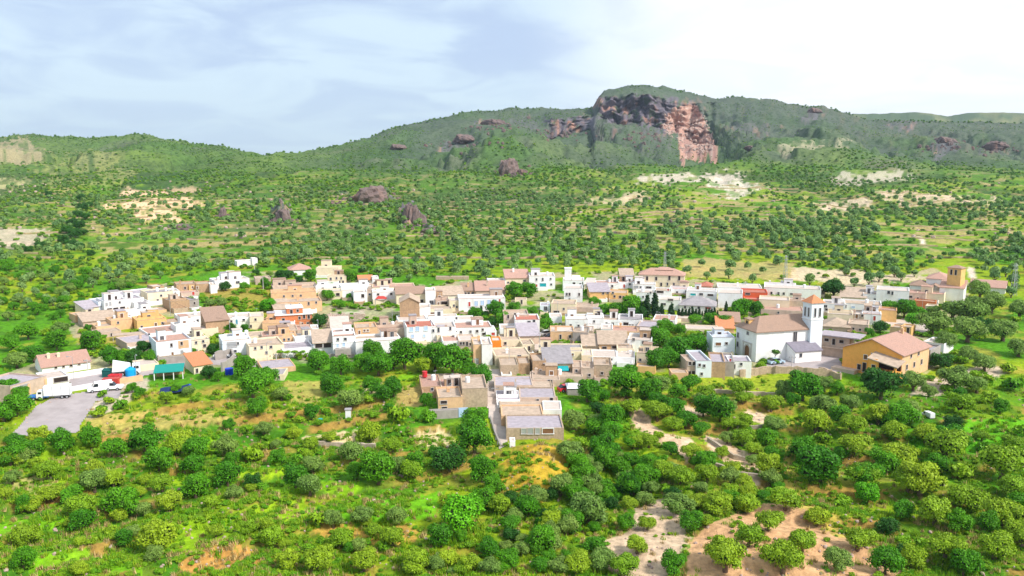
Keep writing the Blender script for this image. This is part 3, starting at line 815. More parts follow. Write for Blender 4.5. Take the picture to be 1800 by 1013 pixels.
def H(xl, xr, yb, yt, dep, yr, wall, roof, wins, label, name='house', cat='house', short=None, base=3.0, extras=True, group=None, ov=.3):
    """a building whose front stands between two pixels; roof code = type + colour"""
    rnd = random.Random(int(xl * 7 + yb * 13 + xr))
    um = (xl + xr) / 2
    p = at(um, yb); D = p.y
    alpha = math.atan2(p.x, p.y)
    psi = -alpha + R(yr)
    k = D / F
    w = (xr - xl) * k / math.cos(R(yr)) * 1.0 / math.cos(alpha) * math.cos(alpha)
    h = (yb - yt) * k
    t = thing(name, label, cat, p, psi, group)
    wm = WALLS[wall]; rt, rc = roof[0], ROOFS[roof[1]]
    a = w / 2
    mb = MB()
    rh = 0
    if rt == 'f':
        ph = min(.45, h * .12); hr = h - ph
        # walls with a raised parapet and a sunken terrace
        mb.box(-a, a, 0, dep, -base, hr, wm, top=False)
        i = .22
        mb.add([(-a, 0, hr), (a, 0, hr), (a, dep, hr), (-a, dep, hr), (-a, 0, h), (a, 0, h), (a, dep, h), (-a, dep, h),
                (-a + i, i, h), (a - i, i, h), (a - i, dep - i, h), (-a + i, dep - i, h), (-a + i, i, hr), (a - i, i, hr), (a - i, dep - i, hr), (-a + i, dep - i, hr)],
               [(0, 1, 5, 4), (1, 2, 6, 5), (2, 3, 7, 6), (3, 0, 4, 7), (4, 5, 9, 8), (5, 6, 10, 9), (6, 7, 11, 10), (7, 4, 8, 11),
                (8, 9, 13, 12), (9, 10, 14, 13), (10, 11, 15, 14), (11, 8, 12, 15)], wm)
        mb.obj('wall', t)
        rb = MB(); rb.box(-a + i - .01, a - i + .01, i - .01, dep - i + .01, hr - .12, hr + .02, rc)
        if h > 2.6:          # coping strip
            rb.box(-a - .05, a + .05, -.05, i * .8, h + .002, h + .07, rc)
        ro = rb.obj('roof', t); ztop = hr
    else:
        th = .16
        def slab(pts, m, mbx):
            # pts: top polygon; extruded downwards
            n = len(pts); lo = [(x, y, z - th) for x, y, z in pts]
            mbx.add(list(pts) + lo, [tuple(range(n)), tuple(reversed(range(n, 2 * n)))] + [(i, n + i, n + (i + 1) % n, (i + 1) % n) for i in range(n)], m)
        rb = MB()
        if rt == 's':        # single pitch rising to the back
            rise = dep * .22
            mb.add([(-a, 0, -base), (a, 0, -base), (a, dep, -base), (-a, dep, -base), (-a, 0, h), (a, 0, h), (a, dep, h + rise), (-a, dep, h + rise)],
                   [(0, 1, 5, 4), (1, 2, 6, 5), (2, 3, 7, 6), (3, 0, 4, 7)], wm)
            s = rise / dep
            slab([(-a - ov, -ov, h - ov * s + th), (a + ov, -ov, h - ov * s + th), (a + ov, dep + ov, h + rise + ov * s + th), (-a - ov, dep + ov, h + rise + ov * s + th)], rc, rb)
            ztop = h + rise * .7
        elif rt == 'g':      # ridge parallel to the front
            rise = dep * .22
            y2 = dep / 2
            mb.box(-a, a, 0, dep, -base, h, wm, top=False)
            mb.add([(-a, 0, h), (-a, dep, h), (-a, y2, h + rise)], [(1, 0, 2)], wm); mb.add([(a, 0, h), (a, dep, h), (a, y2, h + rise)], [(0, 1, 2)], wm)
            s = rise / y2
            slab([(-a - ov, -ov, h - ov * s + th), (a + ov, -ov, h - ov * s + th), (a + ov, y2, h + rise + th), (-a - ov, y2, h + rise + th)], rc, rb)
            slab([(-a - ov, y2, h + rise + th), (a + ov, y2, h + rise + th), (a + ov, dep + ov, h - ov * s + th), (-a - ov, dep + ov, h - ov * s + th)], rc, rb)
            ztop = h + rise * .6
        elif rt == 'v':      # ridge perpendicular, gable to the front
            rise = w * .26
            mb.box(-a, a, 0, dep, -base, h, wm, top=False)
            mb.add([(-a, 0, h), (a, 0, h), (0, 0, h + rise)], [(0, 1, 2)], wm); mb.add([(-a, dep, h), (a, dep, h), (0, dep, h + rise)], [(1, 0, 2)], wm)
            s = rise / a
            slab([(-a - ov, -ov, h - ov * s + th), (0, -ov, h + rise + th), (0, dep + ov, h + rise + th), (-a - ov, dep + ov, h - ov * s + th)], rc, rb)
            slab([(0, -ov, h + rise + th), (a + ov, -ov, h - ov * s + th), (a + ov, dep + ov, h - ov * s + th), (0, dep + ov, h + rise + th)], rc, rb)
            ztop = h + rise * .6
        else:                # hip
            m_ = min(a, dep / 2); rise = m_ * .5
            mb.box(-a, a, 0, dep, -base, h, wm, top=False)
            e = ov
            rx = max(a - m_, 0); ry = max(dep / 2 - m_, 0)
            A_ = [(-a - e, -e, h), (a + e, -e, h), (a + e, dep + e, h), (-a - e, dep + e, h)]
            r1 = (-rx, dep / 2 - ry, h + rise); r2 = (rx, dep / 2 + ry, h + rise)
            if rx >= ry:
                r1 = (-rx, dep / 2, h + rise); r2 = (rx, dep / 2, h + rise)
                vs = A_ + [r1, r2] + [(x, y, z - th) for x, y, z in A_]
                rb.add(vs, [(0, 1, 5, 4), (1, 2, 5), (2, 3, 4, 5), (3, 0, 4), (6, 7, 1, 0), (7, 8, 2, 1), (8, 9, 3, 2), (9, 6, 0, 3), (9, 8, 7, 6)], rc)
            else:
                r1 = (0, dep / 2 - ry, h + rise); r2 = (0, dep / 2 + ry, h + rise)
                vs = A_ + [r1, r2] + [(x, y, z - th) for x, y, z in A_]
                rb.add(vs, [(0, 1, 4), (1, 2, 5, 4), (2, 3, 5), (3, 0, 4, 5), (6, 7, 1, 0), (7, 8, 2, 1), (8, 9, 3, 2), (9, 6, 0, 3), (9, 8, 7, 6)], rc)
            ztop = h + rise * .5
        mb.obj('wall', t)
        ro = rb.obj('roof', t)
    # windows
    def put(xx, zz, ww, hh, kk):
        ww = max(ww, .45); hh = max(hh, .6)
        nm = 'window' if kk in 'gkptb' and not (kk in 'ktb' and zz < .5 and hh > 1.5) else 'door'
        if ww > 2 and kk in 'tw': nm = 'garage_door'
        if kk == 'k' and ww > 2: nm = 'opening'  # dark pane paints the shade of an open bay
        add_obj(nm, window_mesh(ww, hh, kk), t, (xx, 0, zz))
    if wins == 'A':
        nst = max(1, int(round(h / 3.0))); nc = max(1, int(w / 3.0))
        for s in range(nst):
            for c in range(nc):
                if rnd.random() < .25: continue
                xx = -a + w * (c + .5 + rnd.uniform(-.15, .15)) / nc
                zc = (s + .5) * h / nst
                if s == 0 and nst > 1 and rnd.random() < .5: put(xx, 0.1, 1.0, 2.0, rnd.choice('dddkw'))
                else: put(xx, zc - .35, rnd.choice((.7, .9, 1.0)), rnd.choice((.9, 1.1, 1.3)), rnd.choice('ggggp') if wall in 'WV' else 'g')
    elif wins and wins != 'N':
        for it in wins.split(';'):
            q = it.split(',')
            x_, y_, w_, h_ = map(float, q[:4]); kk = q[4] if len(q) > 4 else 'g'
            fx = (x_ - um) * k / math.cos(R(yr))
            put(max(-a + w_ * k / 2 + .1, min(a - w_ * k / 2 - .1, fx)), max(0.02, (yb - y_ - h_ / 2) * k), w_ * k / math.cos(R(yr)), h_ * k, kk)
    if extras:
        if rnd.random() < .45: chimney(ro, rnd.uniform(-a * .7, a * .7), dep * rnd.uniform(.35, .8), ztop, WALLS['W'] if wall in 'WVC' else wm, rnd.uniform(.6, 1.2))
        if rnd.random() < .35: add_obj('antenna', antenna_mesh(), t, (rnd.uniform(-a * .7, a * .7), dep * rnd.uniform(.3, .8), ztop), rnd.uniform(0, 3))
        if rt == 'f' and w > 4 and rnd.random() < .22: add_obj('water_tank', tank_mesh(), t, (rnd.uniform(-a * .6, a * .6), dep * .6, ztop + .02))
    if extras and rt == 'f' and w > 4.5 and dep > 6:
        # upper rooms, stair heads and terrace partitions
        for q in range(rnd.choice((0, 0, 1, 1, 2))):
            rw, rd, rh_ = rnd.uniform(1.8, min(4.5, w * .45)), rnd.uniform(2, 3.6), rnd.uniform(1.5, 2.6)
            x0 = rnd.uniform(-a + .3, a - rw - .3); y0 = rnd.uniform(dep * .35, dep - rd - .3)
            ub = MB(); ub.box(x0, x0 + rw, y0, y0 + rd, ztop - .05, ztop + rh_, wm if rnd.random() < .7 else WALLS[rnd.choice('WCPT')])
            uo = ub.obj('upper_room', t)
            ub = MB(); ub.box(x0 - .12, x0 + rw + .12, y0 - .12, y0 + rd + .12, ztop + rh_ + .003, ztop + rh_ + .14, ROOFS[rnd.choice('pgtwlb')]); ub.obj('roof_slab', uo)
            add_obj('window', window_mesh(.8, rnd.choice((.9, 1.6)), rnd.choice('gkkd')), uo, (x0 + rw / 2, y0, ztop + .15))
            if q == 0 and rnd.random() < .6:
                ub = MB(); ub.box(-a + .3, a - .3, y0 - 1.6, y0 - 1.42, ztop, ztop + .75, wm); ub.obj('terrace_partition', t)
    if extras and rnd.random() < .5 and base > 2.5:
        # small front yard with a low wall
        yd = rnd.uniform(1.6, 2.8); yh = rnd.uniform(.5, 1.3); x1 = rnd.uniform(.2, a)
        ub = MB(); ym = WALLS[rnd.choice('WWCSPT')]
        ub.box(-a + .15, x1, -yd, -yd + .25, -2.5, yh, ym); ub.box(-a + .15, -a + .4, -yd + .25, -.01, -2.5, yh, ym); ub.box(x1 - .25, x1, -yd + .25, -.01, -2.5, yh, ym)
        ub.box(-a + .4, x1 - .25, -yd + .25, -.01, -2.4, .03, M_CONC)
        ub.obj('yard_wall', t)
    HOUSES.append((t, xl, xr, yb, yt, k, w, h, dep))
    if short: LANDMARKS.append((um, (yb + yt) / 2, short))
    return t


def extra_box(t, name, x0, x1, y0, y1, z0, z1, mat, roof=None):
    mb = MB(); mb.box(x0, x1, y0, y1, z0, z1, mat); o = mb.obj(name, t)
    if roof:
        rb = MB(); rb.box(x0 - .15, x1 + .15, y0 - .15, y1 + .15, z1 + .003, z1 + .16, roof); rb.obj('roof_slab', o)
    return o


# ---- western quarter, far to near
H(418, 446, 468, 459, 6, 10, 'W', 'fw', 'N', 'small white block house alone on the olive slope above the village', short='lone white house on the slope')
H(444, 453, 467, 454, 4, 10, 'W', 'fw', 'N', 'narrow taller white tower beside the lone house on the olive slope', extras=False)
H(398, 412, 484, 478, 4, 0, 'W', 'fw', 'N', 'tiny white shed on the dry terrace above the west quarter', name='shed', cat='shed', extras=False)
H(510, 547, 484, 474, 9, 5, 'W', 'hp', 'N', 'white cottage with a low pinkish pyramid roof behind a dark hedge', short='white pyramid roofed cottage', extras=False)
H(556, 595, 487, 471, 8, -10, 'C', 'fw', 'N', 'plain cream block house, the upper one near the top of the village')
H(576, 609, 500, 485, 7, -8, 'C', 'fw', '582,490,3,4;592,489,2,4;600,489,2,4;597,496,3,5,k;603,496,3,5,k', 'cream house with small windows below the plain cream block', short='cream house at the top edge')
H(631, 655, 501, 492, 6, 6, 'C', 'go', '634,496,3,3,r;646,495,4,4;640,497,2,4,d', 'small house with a bright orange tiled roof at the top edge', short='small orange roofed house')
H(655, 666, 502, 487, 5, 6, 'W', 'fw', 'N', 'white cube annex joined to the small orange roofed house', extras=False)
H(380, 438, 507, 491, 8, 14, 'W', 'fw', '418,497,6,4;388,502,3,6,k', 'long white house with one wide window above the shrubby bank', short='long white house over the bank')
H(450, 476, 500, 489, 7, 5, 'P', 'ft', 'N', 'low pinkish flat roofed house between two dark trees', extras=False)
H(482, 560, 514, 505, 12, 5, 'P', 'ft', 'N', 'long pinkish terrace house below the dark hedge', extras=True)
H(556, 602, 514, 504, 8, 5, 'W', 'fw', 'A', 'long low white house under the cream block houses')
H(600, 652, 516, 503, 9, 4, 'W', 'fw', '630,512,2,2;622,512,3,3', 'white house with a stepped parapet below the orange roof')
H(648, 697, 514, 503, 8, 4, 'P', 'ft', 'A', 'pinkish flat house between white neighbours on the upper lane')
H(270, 288, 513, 503, 6, 18, 'T', 'fw', '280,507,3,5,k', 'small tan house under a long white sloping wall', extras=False)
H(246, 274, 520, 512, 8, 20, 'W', 'fg', 'N', 'white ridge wall house highest in the far western row', extras=False)
H(216, 262, 529, 516, 10, 16, 'W', 'fl', '237,520,4,3,k', 'long white house with grey roof and a domed chimney', short='western white houses')
H(312, 346, 515, 499, 8, 6, 'T', 'ft', '326,506,3,4,k', 'tan stone house with a single dark window on the west bank', short='tan stone house on the west bank')
H(346, 372, 514, 499, 8, 6, 'T', 'ft', '340,505,3,4,d', 'darker tan stone house joined to its tan twin', extras=False)
H(333, 345, 514.5, 501, 7.6, 6, 'Y', 'ft', '339,505,3,4,d', 'narrow yellow painted house front squeezed into the tan stone row', extras=False)
H(371, 382, 516, 500, 6, 6, 'W', 'fw', 'N', 'thin white end house closing the tan stone row', extras=False)
H(320, 350, 524, 514, 5, 8, 'P', 'fp', '340,516,4,6,r', 'pink painted house with a red door below the tan stone row')
H(262, 304, 533, 513, 9, 14, 'C', 'fg', '278,528,3,5,k;284,520,3,2', 'cream house with one blue grey door in the west quarter', short='cream west house')
H(300, 316, 529, 511, 7, 10, 'W', 'fw', '309,516,2,4', 'slim white house between the cream west house and tan row')
H(222, 250, 543, 524, 9, 14, 'W', 'fl', '223,526,3,3;236,533,3,3', 'white house joined to the open garage in the west quarter')
H(186, 224, 549, 527, 9, 14, 'W', 'fl', '190,533,3,5,w;196,532,3,6,w;211,532,3,3;194,544,8,7,k;204,544,8,7,k;215,543,8,6,k', 'white house with dark arcade openings on its ground floor', short='white arcade house')
H(175, 188, 549, 529, 8, 20, 'V', 'fl', '182,534,3,3', 'bluish white corner house beside the dark arcade')
H(150, 178, 552, 540, 6, 24, 'C', 'sl', 'N', 'cream wall with a long sloping white roof at the west end', short='sloping roofed west end house', extras=False)
H(146, 180, 567, 553, 7, 14, 'C', 'ft', 'N', 'blank cream walled yard house at the western tip')
H(134, 151, 566, 553, 6, 16, 'K', 'ft', 'N', 'peach walled shed at the very western tip of the village', name='shed', cat='shed', extras=False)
H(238, 264, 545, 531, 7, 14, 'W', 'fg', 'A', 'white low house behind the round bush in the west quarter')
H(302, 333, 547, 528, 9, 16, 'T', 'ft', 'N', 'blank tan stone house front on the grassy west bank', short='blank tan stone house')
H(330, 350, 542, 527, 8, 28, 'G', 'fg', '342,533,3,4,k', 'grey stepped house beside the steep ramp in the west quarter')
H(256, 292, 551, 546, 6, 14, 'K', 'ft', 'N', 'low peach wall house behind the long white house', extras=False)
H(205, 272, 560, 549, 8, 12, 'W', 'fw', '211,555,2,4;220,555,3,5,r;229,555,3,4;252,553,2,3', 'long low white house with three small windows in a row', short='long low white house')
H(231, 245, 571, 559, 5, 10, 'W', 'fw', 'N', 'white block stepping down from the long low white house', extras=False)
H(150, 205, 572, 563, 7, 12, 'P', 'st', 'N', 'brown lean-to roofed house below the western tip', extras=False)
H(198, 232, 580, 562, 7, 12, 'K', 'ft', '209,567,2,2', 'peach walled house with one tiny window on the lower west row')
H(172, 202, 586, 573, 6, 12, 'K', 'ft', 'N', 'blank pinkish peach house above the scrub slope')
H(244, 292, 580, 561, 8, 10, 'Y', 'ft', '251,573,2,3,k;274,573,4,10,d;285,570,2,3', 'ochre house with a tall brown door in the lower west row', short='ochre house with the brown door')
H(290, 316, 577, 566, 6, 10, 'T', 'ft', 'N', 'ruined brown stone walls beside the ochre house', name='ruin', cat='ruin', extras=False)
t = H(172, 212, 593, 583, 6, 12, 'P', 'ft', '196,589,3,5,k', 'low pinkish house with a broken terrace over the scrub slope', extras=False)
H(263, 318, 596, 583, 10, 14, 'W', 'fp', '262,585,2,3', 'white house with a wide pink terrace in the lower west', short='white house with the pink terrace')
H(226, 280, 613, 599, 10, 16, 'P', 'fl', 'N', 'brownish stone wing with lilac roof behind round bushes')
t = H(278, 337, 630, 597, 10, 10, 'V', 'fp', '303,605,3,6,k;320,604,3,6,k;304,622,3,7,d;320,620,2,6,w', 'two storey bluish white house with a yellow base and peach patch', short='house with the yellow base')
kk = HOUSES[-1][5]; hw = HOUSES[-1][6] / 2
extra_box(t, 'yellow_plinth', -hw - .06, hw + .06, -.08, 0.0, -1.2, 5 * kk, WALLS['Y'])
extra_box(t, 'peach_panel', hw - 23 * kk, hw - 5 * kk, -.03, 0.0, 16.5 * kk, 31 * kk, WALLS['K'])
H(336, 369, 622, 596, 9, 12, 'C', 'fg', '346,601,2,4;358,600,2,4;346,616,3,6,w;360,608,5,5,k', 'cream house with grey roof next to the yellow based house')
H(312, 353, 593, 571, 7, 12, 'W', 'fw', '336,584,2,4,k;341,583,2,4,k', 'white cube house with a pair of small dark windows', short='white cube house')
H(320, 378, 572, 556, 9, 12, 'W', 'fw', '327,566,8,9,w;348,563,3,4', 'white upper house with a framed loggia window', short='white loggia house')
H(352, 384, 594, 577, 6, 10, 'C', 'fw', 'N', 'cream wall house tucked under the tan warehouse')
H(364, 403, 590, 563, 10, 8, 'T', 'sb', 'N', 'large tan warehouse with ribbed wall and brown roof', name='warehouse', cat='warehouse', short='tan warehouse', extras=False)
H(403, 442, 578, 557, 8, 2, 'W', 'fw', '417,565,3.2,8,b;408,564,3,3;429,563,4,2;425,575,3,4', 'white house with a bright blue door and small windows', short='white house with the blue door')
H(440, 464, 578, 556, 8, 0, 'C', 'fw', '450,561,3,4,k;439,573,2,5,k', 'cream house joined to the blue doored white house')
H(462, 498, 581, 567, 7, -2, 'K', 'ft', 'N', 'long peach wall house between the blue door and brick house')
H(393, 442, 625, 597, 9, 6, 'V', 'fw', '409,604,16,9,w;419,603,2,4;399,618,3,4;414,617,4,4', 'wide pale house with a recessed grey loggia and two windows', short='pale loggia house')
H(398, 470, 603, 592, 7, 4, 'C', 'ft', '455,600,3,2;470,598,3,3', 'cream set back house above the pale loggia house')
H(440, 500, 630, 606, 10, 8, 'C', 'ft', '450,611,3,2;461,610,2,2;477,611,4,2;469,620,3,3', 'wide cream house with four tiny scattered windows', short='wide cream house')
H(462, 497, 608, 590, 7, 4, 'P', 'fp', 'A', 'pinkish house with a cluttered terrace behind the wide cream house')
# ---- brick house and the ochre rows behind it
H(478, 556, 531, 514, 9, 2, 'K', 'ft', '500,520,3,3;515,520,3,3;529,520,3,3', 'long peach cream house with three equal windows', short='long peach house')
H(490, 566, 549, 530, 9, 4, 'K', 'ft', '511,535,4,3,k;527,535,3,4,d;543,534,3,5,k;556,533,3,3', 'long ochre peach house with a low rubble roof behind the brick house')
H(484, 512, 556, 543, 8, 10, 'K', 'st', 'N', 'brown sloping roofed shed beside the brick house', name='shed', cat='shed', extras=False)
t = H(486, 549, 576, 553, 8, 3, 'B', 'ft', '499,560,5,4,k;527,559,4,5,k;535,557,4,7,k;543,558,4,7,k;531,571,3,6,k;541,571,4,7,k', 'unfinished red brick house with dark openings and white floor slabs', short='unfinished brick house', extras=False)
kk = HOUSES[-1][5]
extra_box(t, 'floor_slab', -33 * kk, 33 * kk, -.35, 8.2, 23 * kk, 24.3 * kk, WALLS['W'])
u = extra_box(t, 'upper_storey', -12 * kk, 16 * kk, .6, 6.5, 24.4 * kk, 34 * kk, WALLS['B'], WALLS['W'])
add_obj('window', window_mesh(4.6 * kk, 7 * kk, 'k'), u, (-4 * kk, .6, 25 * kk)); add_obj('window', window_mesh(3.6 * kk, 4.5 * kk, 'k'), u, (7 * kk, .6, 27.5 * kk))
H(496, 519, 580, 566, 6, 0, 'W', 'fw', '509,570,2,2', 'small white block in front of the brick house', short='white block by the brick house')
H(480, 524, 594, 580, 8, 3, 'P', 'ft', '491,584,3,3', 'pinkish low house under the white block')
H(523, 552, 592, 579, 8, 6, 'P', 'fp', 'N', 'brown terrace house with pink steps')
H(548, 561, 594, 577, 6, 3, 'W', 'fw', '554,587,3,5', 'slim white house with a single window at mid slope')
H(485, 524, 609, 592, 8, 6, 'K', 'ft', '519,596,4,4,r;500,597,3,3;508,597,2,3', 'peach house with a round reddish window')
H(520, 557, 612, 594, 7, 8, 'W', 'fw', '532,604,3.5,7,r', 'white house with a small orange red door', short='white house with the orange door')
H(497, 552, 627, 611, 8, 8, 'W', 'fl', '519,618,3,4', 'long low white house with a lilac terrace above the garden tables', short='long low white house with lilac terrace')
H(552, 587, 624, 602, 8, 3, 'W', 'st', '561,606,12,9,k;576,606,13,9,k', 'white house with two large dark openings under a tan roof', short='house with two dark openings', extras=False)
t = H(586, 626, 628, 589, 10, 2, 'W', 'fp', '595,595,3,4;608,595,4,4;594,606,3,6,p;605,605,4,7,p', 'tall white house with blue doors onto a stone balcony', short='tall white house')
kk = HOUSES[-1][5]
extra_box(t, 'balcony', -17 * kk, 11 * kk, -1.6, 0, 6 * kk, 17 * kk, WALLS['G'])
H(583, 614, 590, 577, 8, 2, 'W', 'sw', 'N', 'white gabled attic house rising behind the tall white house', extras=False)
H(614, 628, 600, 586, 6, 2, 'P', 'fp', 'A', 'small pinkish outbuilding behind the tall white house', extras=False)
H(626, 708, 628, 598, 9, 7, 'W', 'ft', '651,605,5,3', 'long blank white house with a tiny window, half behind trees', short='long blank white house', extras=True)
H(625, 664, 597, 575, 8, 4, 'K', 'ft', '632,583,3,7,d;641,581,3,3,d;647,581,3,3,d', 'orange brown house with three little brown windows', short='orange brown house')
H(662, 716, 593, 577, 9, 6, 'P', 'fb', 'N', 'broad brown terrace house between orange and white houses')
H(715, 767, 602, 573, 10, 6, 'W', 'fr', '723,578,6,8,p;734,577,6,8,p;749,577,6,8,p;725,590,5,6,p;746,590,4,5,p', 'white house with three pale blue windows under a red eave', short='white house with the red eave')
H(760, 802, 600, 574, 9, 4, 'W', 'fw', '771,579,3,8;792,577,3,6;761,580,2,5;784,592,3,3', 'tall white house next to the red eaved house')
H(798, 866, 593, 575, 9, 5, 'W', 'fp', '801,583,2,4,k;810,583,2,4,k;827,583,3,3,k;839,582,4,4,k;849,580,3,3,k;852,588,8,3,k', 'wide white house with five dark windows and a pink terrace', short='wide white house')
H(700, 752, 574, 562, 8, 5, 'W', 'fw', 'A', 'low white house roofed terrace behind the red eaved house')
H(752, 806, 574, 560, 8, 3, 'W', 'ft', '782,566,3,5,k;803,560,3,3', 'white house with one tall dark slit window')
H(800, 834, 574, 562, 7, 3, 'W', 'fw', 'N', 'plain white block with a bright parapet at mid village', extras=False)
H(835, 847, 573, 560, 4, 3, 'C', 'fw', 'N', 'small cream stair tower beside the wooded bank', extras=False)
H(854, 873, 593, 582, 6, 5, 'W', 'fw', '867,587,6,5,r', 'white low house with a red brown shutter')
H(778, 810, 616, 599, 8, 4, 'W', 'fp', '786,609,10,5,g;800,606,3,6', 'white house with a wide strip window above the tree tops')
H(768, 800, 604, 590, 7, 4, 'C', 'ft', '797,592,4,5,k;780,598,3,4', 'cream house with a shaded balcony above the trees')
H(806, 836, 616, 598, 8, 4, 'P', 'fw', '810,603,2,5,k;815,603,2,5,k;821,604,3,8,k;827,605,3,5,k', 'pinkish house with a row of four dark windows', short='pinkish house with four dark windows')
H(832, 850, 640, 604, 9, 4, 'K', 'fw', '838,635,6,10,w', 'tall peach house wall beside the brown tree')
H(847, 866, 642, 604, 9, 4, 'W', 'fw', 'N', 'tall blank white house at the top of the stepped street', short='tall blank white house')
H(864, 881, 616, 598, 5, 3, 'H', 'fw', 'N', 'vivid orange painted house front at the village centre', short='vivid orange house', extras=False)
H(880, 916, 614, 597, 8, 6, 'C', 'ft', '888,603,4,5,k', 'yellowish cream house right next to the vivid orange wall')
H(913, 949, 606, 590, 8, 8, 'P', 'sl', 'N', 'brown walled house with a green hedge along its roof', extras=False)
H(918, 940, 622, 605, 7, 8, 'C', 'ft', '930,612,2.5,8,k', 'cream house with a single tall dark door slit')
H(870, 934, 643, 624, 9, 8, 'C', 'ft', '913,627,6,3;903,634,4,3', 'long cream house below the vivid orange wall', short='long cream house')
H(879, 912, 660, 641, 8, 4, 'S', 'ft', 'N', 'blank sandy stone house beside the stepped street')
H(911, 932, 658, 638, 7, 4, 'T', 'ft', 'N', 'small tan stone house with a lilac gate', extras=False)
# ---- upper centre
H(655, 730, 518, 504, 9, 2, 'C', 'fp', '707,509,2.5,5;718,508,2.5,6;726,507,2.5,5', 'long cream house with three narrow windows on the upper lane', short='upper cream house')
H(655, 698, 531, 513, 8, 2, 'W', 'fw', '688,517,3,3,k;665,517,4,3,k', 'white house behind the red awning')
H(622, 646, 532, 513, 7, 2, 'W', 'fw', '638,520,5,6,k', 'white house with a single dark square window', short='white house with a square window')
H(644, 662, 530, 513, 7, 2, 'P', 'ft', '650,517,4,4', 'pinkish house squeezed beside the square windowed house')
H(560, 602, 527, 512, 7, 2, 'C', 'fw', '594,518,6,5,k', 'cream house with a dark open window by the mid slope trees')
H(600, 624, 525, 512, 7, 2, 'W', 'fw', 'N', 'low white wall house at mid slope')
H(697, 748, 538, 516, 8, 5, 'C', 'gb', '729,527,3,4;740,530,9,5,k', 'cream house with a tan tiled roof and shaded porch', short='tan tiled roof house')
H(703, 738, 566, 531, 9, 0, 'T', 'vt', '722,556,3,7,d', 'tall blank tan brown gable wall at the village centre', short='blank tan gable', extras=False)
H(737, 757, 562, 539, 7, 0, 'W', 'fw', 'N', 'blank white house right of the tan gable wall')
H(748, 766, 540, 510, 7, 2, 'W', 'fw', 'A', 'tall narrow white house with a chimney above the gable wall')
H(764, 816, 531, 519, 8, 6, 'W', 'st', 'N', 'white house with a long tan lean-to roof')
H(766, 792, 544, 527, 7, 4, 'P', 'fp', '781,533,11,7,k;771,534,2,6,d', 'pinkish house with a dark garage opening')
H(754, 796, 558, 543, 8, 4, 'C', 'ft', '760,552,7,7,d', 'cream house with an orange brick chimney breast')
H(790, 812, 549, 528, 8, 4, 'C', 'fw', '798,537,3,4;803,540,2,2', 'cream end house joined to the blue shuttered house')
t = H(806, 889, 549, 524, 9, 4, 'W', 'fp', '825,534,3.5,8,r;837,533,6,8,p;848,532,6,8,p;860,531,6,8,p;871,530,5,8,p;879,529,3,7,r;859,543,3,5,k', 'long white house with four pale blue shuttered balcony windows', short='blue shuttered house')
H(812, 838, 522, 511, 7, 3, 'K', 'sb', '818,516,4,5,k;824,516,4,5,k;831,516,4,5,k', 'brick barn with three dark openings above the blue shuttered house')
H(836, 889, 524, 511, 9, 3, 'P', 'sp', 'N', 'pinkish lean-to roofed house behind the blue shutters')
H(795, 805, 514, 507, 4, 3, 'W', 'fw', 'N', 'tiny white roof hut by the grassy bank', name='shed', cat='shed', extras=False)
H(766, 824, 492, 486, 2, -4, 'S', 'fw', 'N', 'sandy retaining wall of a garden among the upper olives', name='garden_wall', cat='wall', extras=False)
H(859, 890, 508, 494, 8, 6, 'W', 'fw', '868,499,3,2;879,498,3,2', 'low white western wing of the long upper house')
H(889, 931, 506, 489, 9, 6, 'C', 'sp', '893,497,3,2;904,497,3,3;922,494,4,2', 'cream middle wing of the long upper house with lean-to roof')
t = H(930, 976, 509, 485, 10, 3, 'W', 'fw', '943,491,2.5,4;954,491,2,5;968,490,2.5,3;943,503,3,6,r;954.5,501,11,6,t;969,500,3,3', 'white two storey house with a teal garage door', short='house with the teal garage door')
H(864, 888, 512, 503, 6, 4, 'T', 'fp', 'N', 'tan shed below the low white western wing', name='shed', cat='shed', extras=False)
t = H(989, 1027, 512, 493, 9, 0, 'W', 'fw', '1009,500,4,7,k;1020,499,2,3', 'white upper house carrying a slim white stair turret', short='white turret house', extras=False)
kk = HOUSES[-1][5]
tr = extra_box(t, 'turret', -16 * kk, -4 * kk, 2, 4.6, 17 * kk, 39 * kk, WALLS['W'], WALLS['W'])
extra_box(t, 'penthouse', -3 * kk, 12 * kk, 2.5, 6.5, 17 * kk, 24 * kk, WALLS['W'])
H(991, 1024, 536, 506, 9, 0, 'W', 'fw', '996,517,2,5;1001,517,3,5,k;1018,517,3,5,k;1001,527,3,5', 'white lower house standing under the turret house', extras=False, short='white lower turret house')
H(1026, 1040, 512, 500, 6, -12, 'C', 'sw', '1033,505,4,5,d', 'cream lean-to annex on the right of the turret house', extras=False)
H(905, 926, 537, 527, 5, 0, 'C', 'ft', '917,531,2,7,k', 'tiny cream hut with one dark slit between the wooded banks', name='hut', cat='hut', extras=False, short='tiny cream hut')
H(949, 967, 549, 537, 6, 0, 'V', 'fl', 'A', 'small lilac white house by the wooded bank')
H(968, 1012, 552, 534, 9, -3, 'C', 'ft', '978,554,10,5,k;991,543,3,4', 'cream flat roofed house with a shaded porch', short='cream porch house')
H(1004, 1048, 551, 540, 9, -6, 'P', 'ft', 'N', 'brown rubble roofed outbuildings beside the cream porch house')
H(966, 988, 572, 557, 7, 2, 'W', 'fw', 'N', 'white courtyard house next to the dark round tree')
H(885, 930, 580, 553, 9, 3, 'P', 'ft', '893,556,3,6,k;905,552,3,5,k', 'brownish pink house with a rooftop terrace by the bank')
t = H(905, 949, 590, 561, 9, 3, 'W', 'fr', '908,570,3,3,k;919,569,3,4,k;930,567,5,8;939,566,4,10;933,585,6,3,k', 'white three storey house with a red roof edge', short='white house with the red roof edge')
H(879, 908, 593, 577, 7, 3, 'W', 'fw', 'A', 'low white house below the pink terrace')
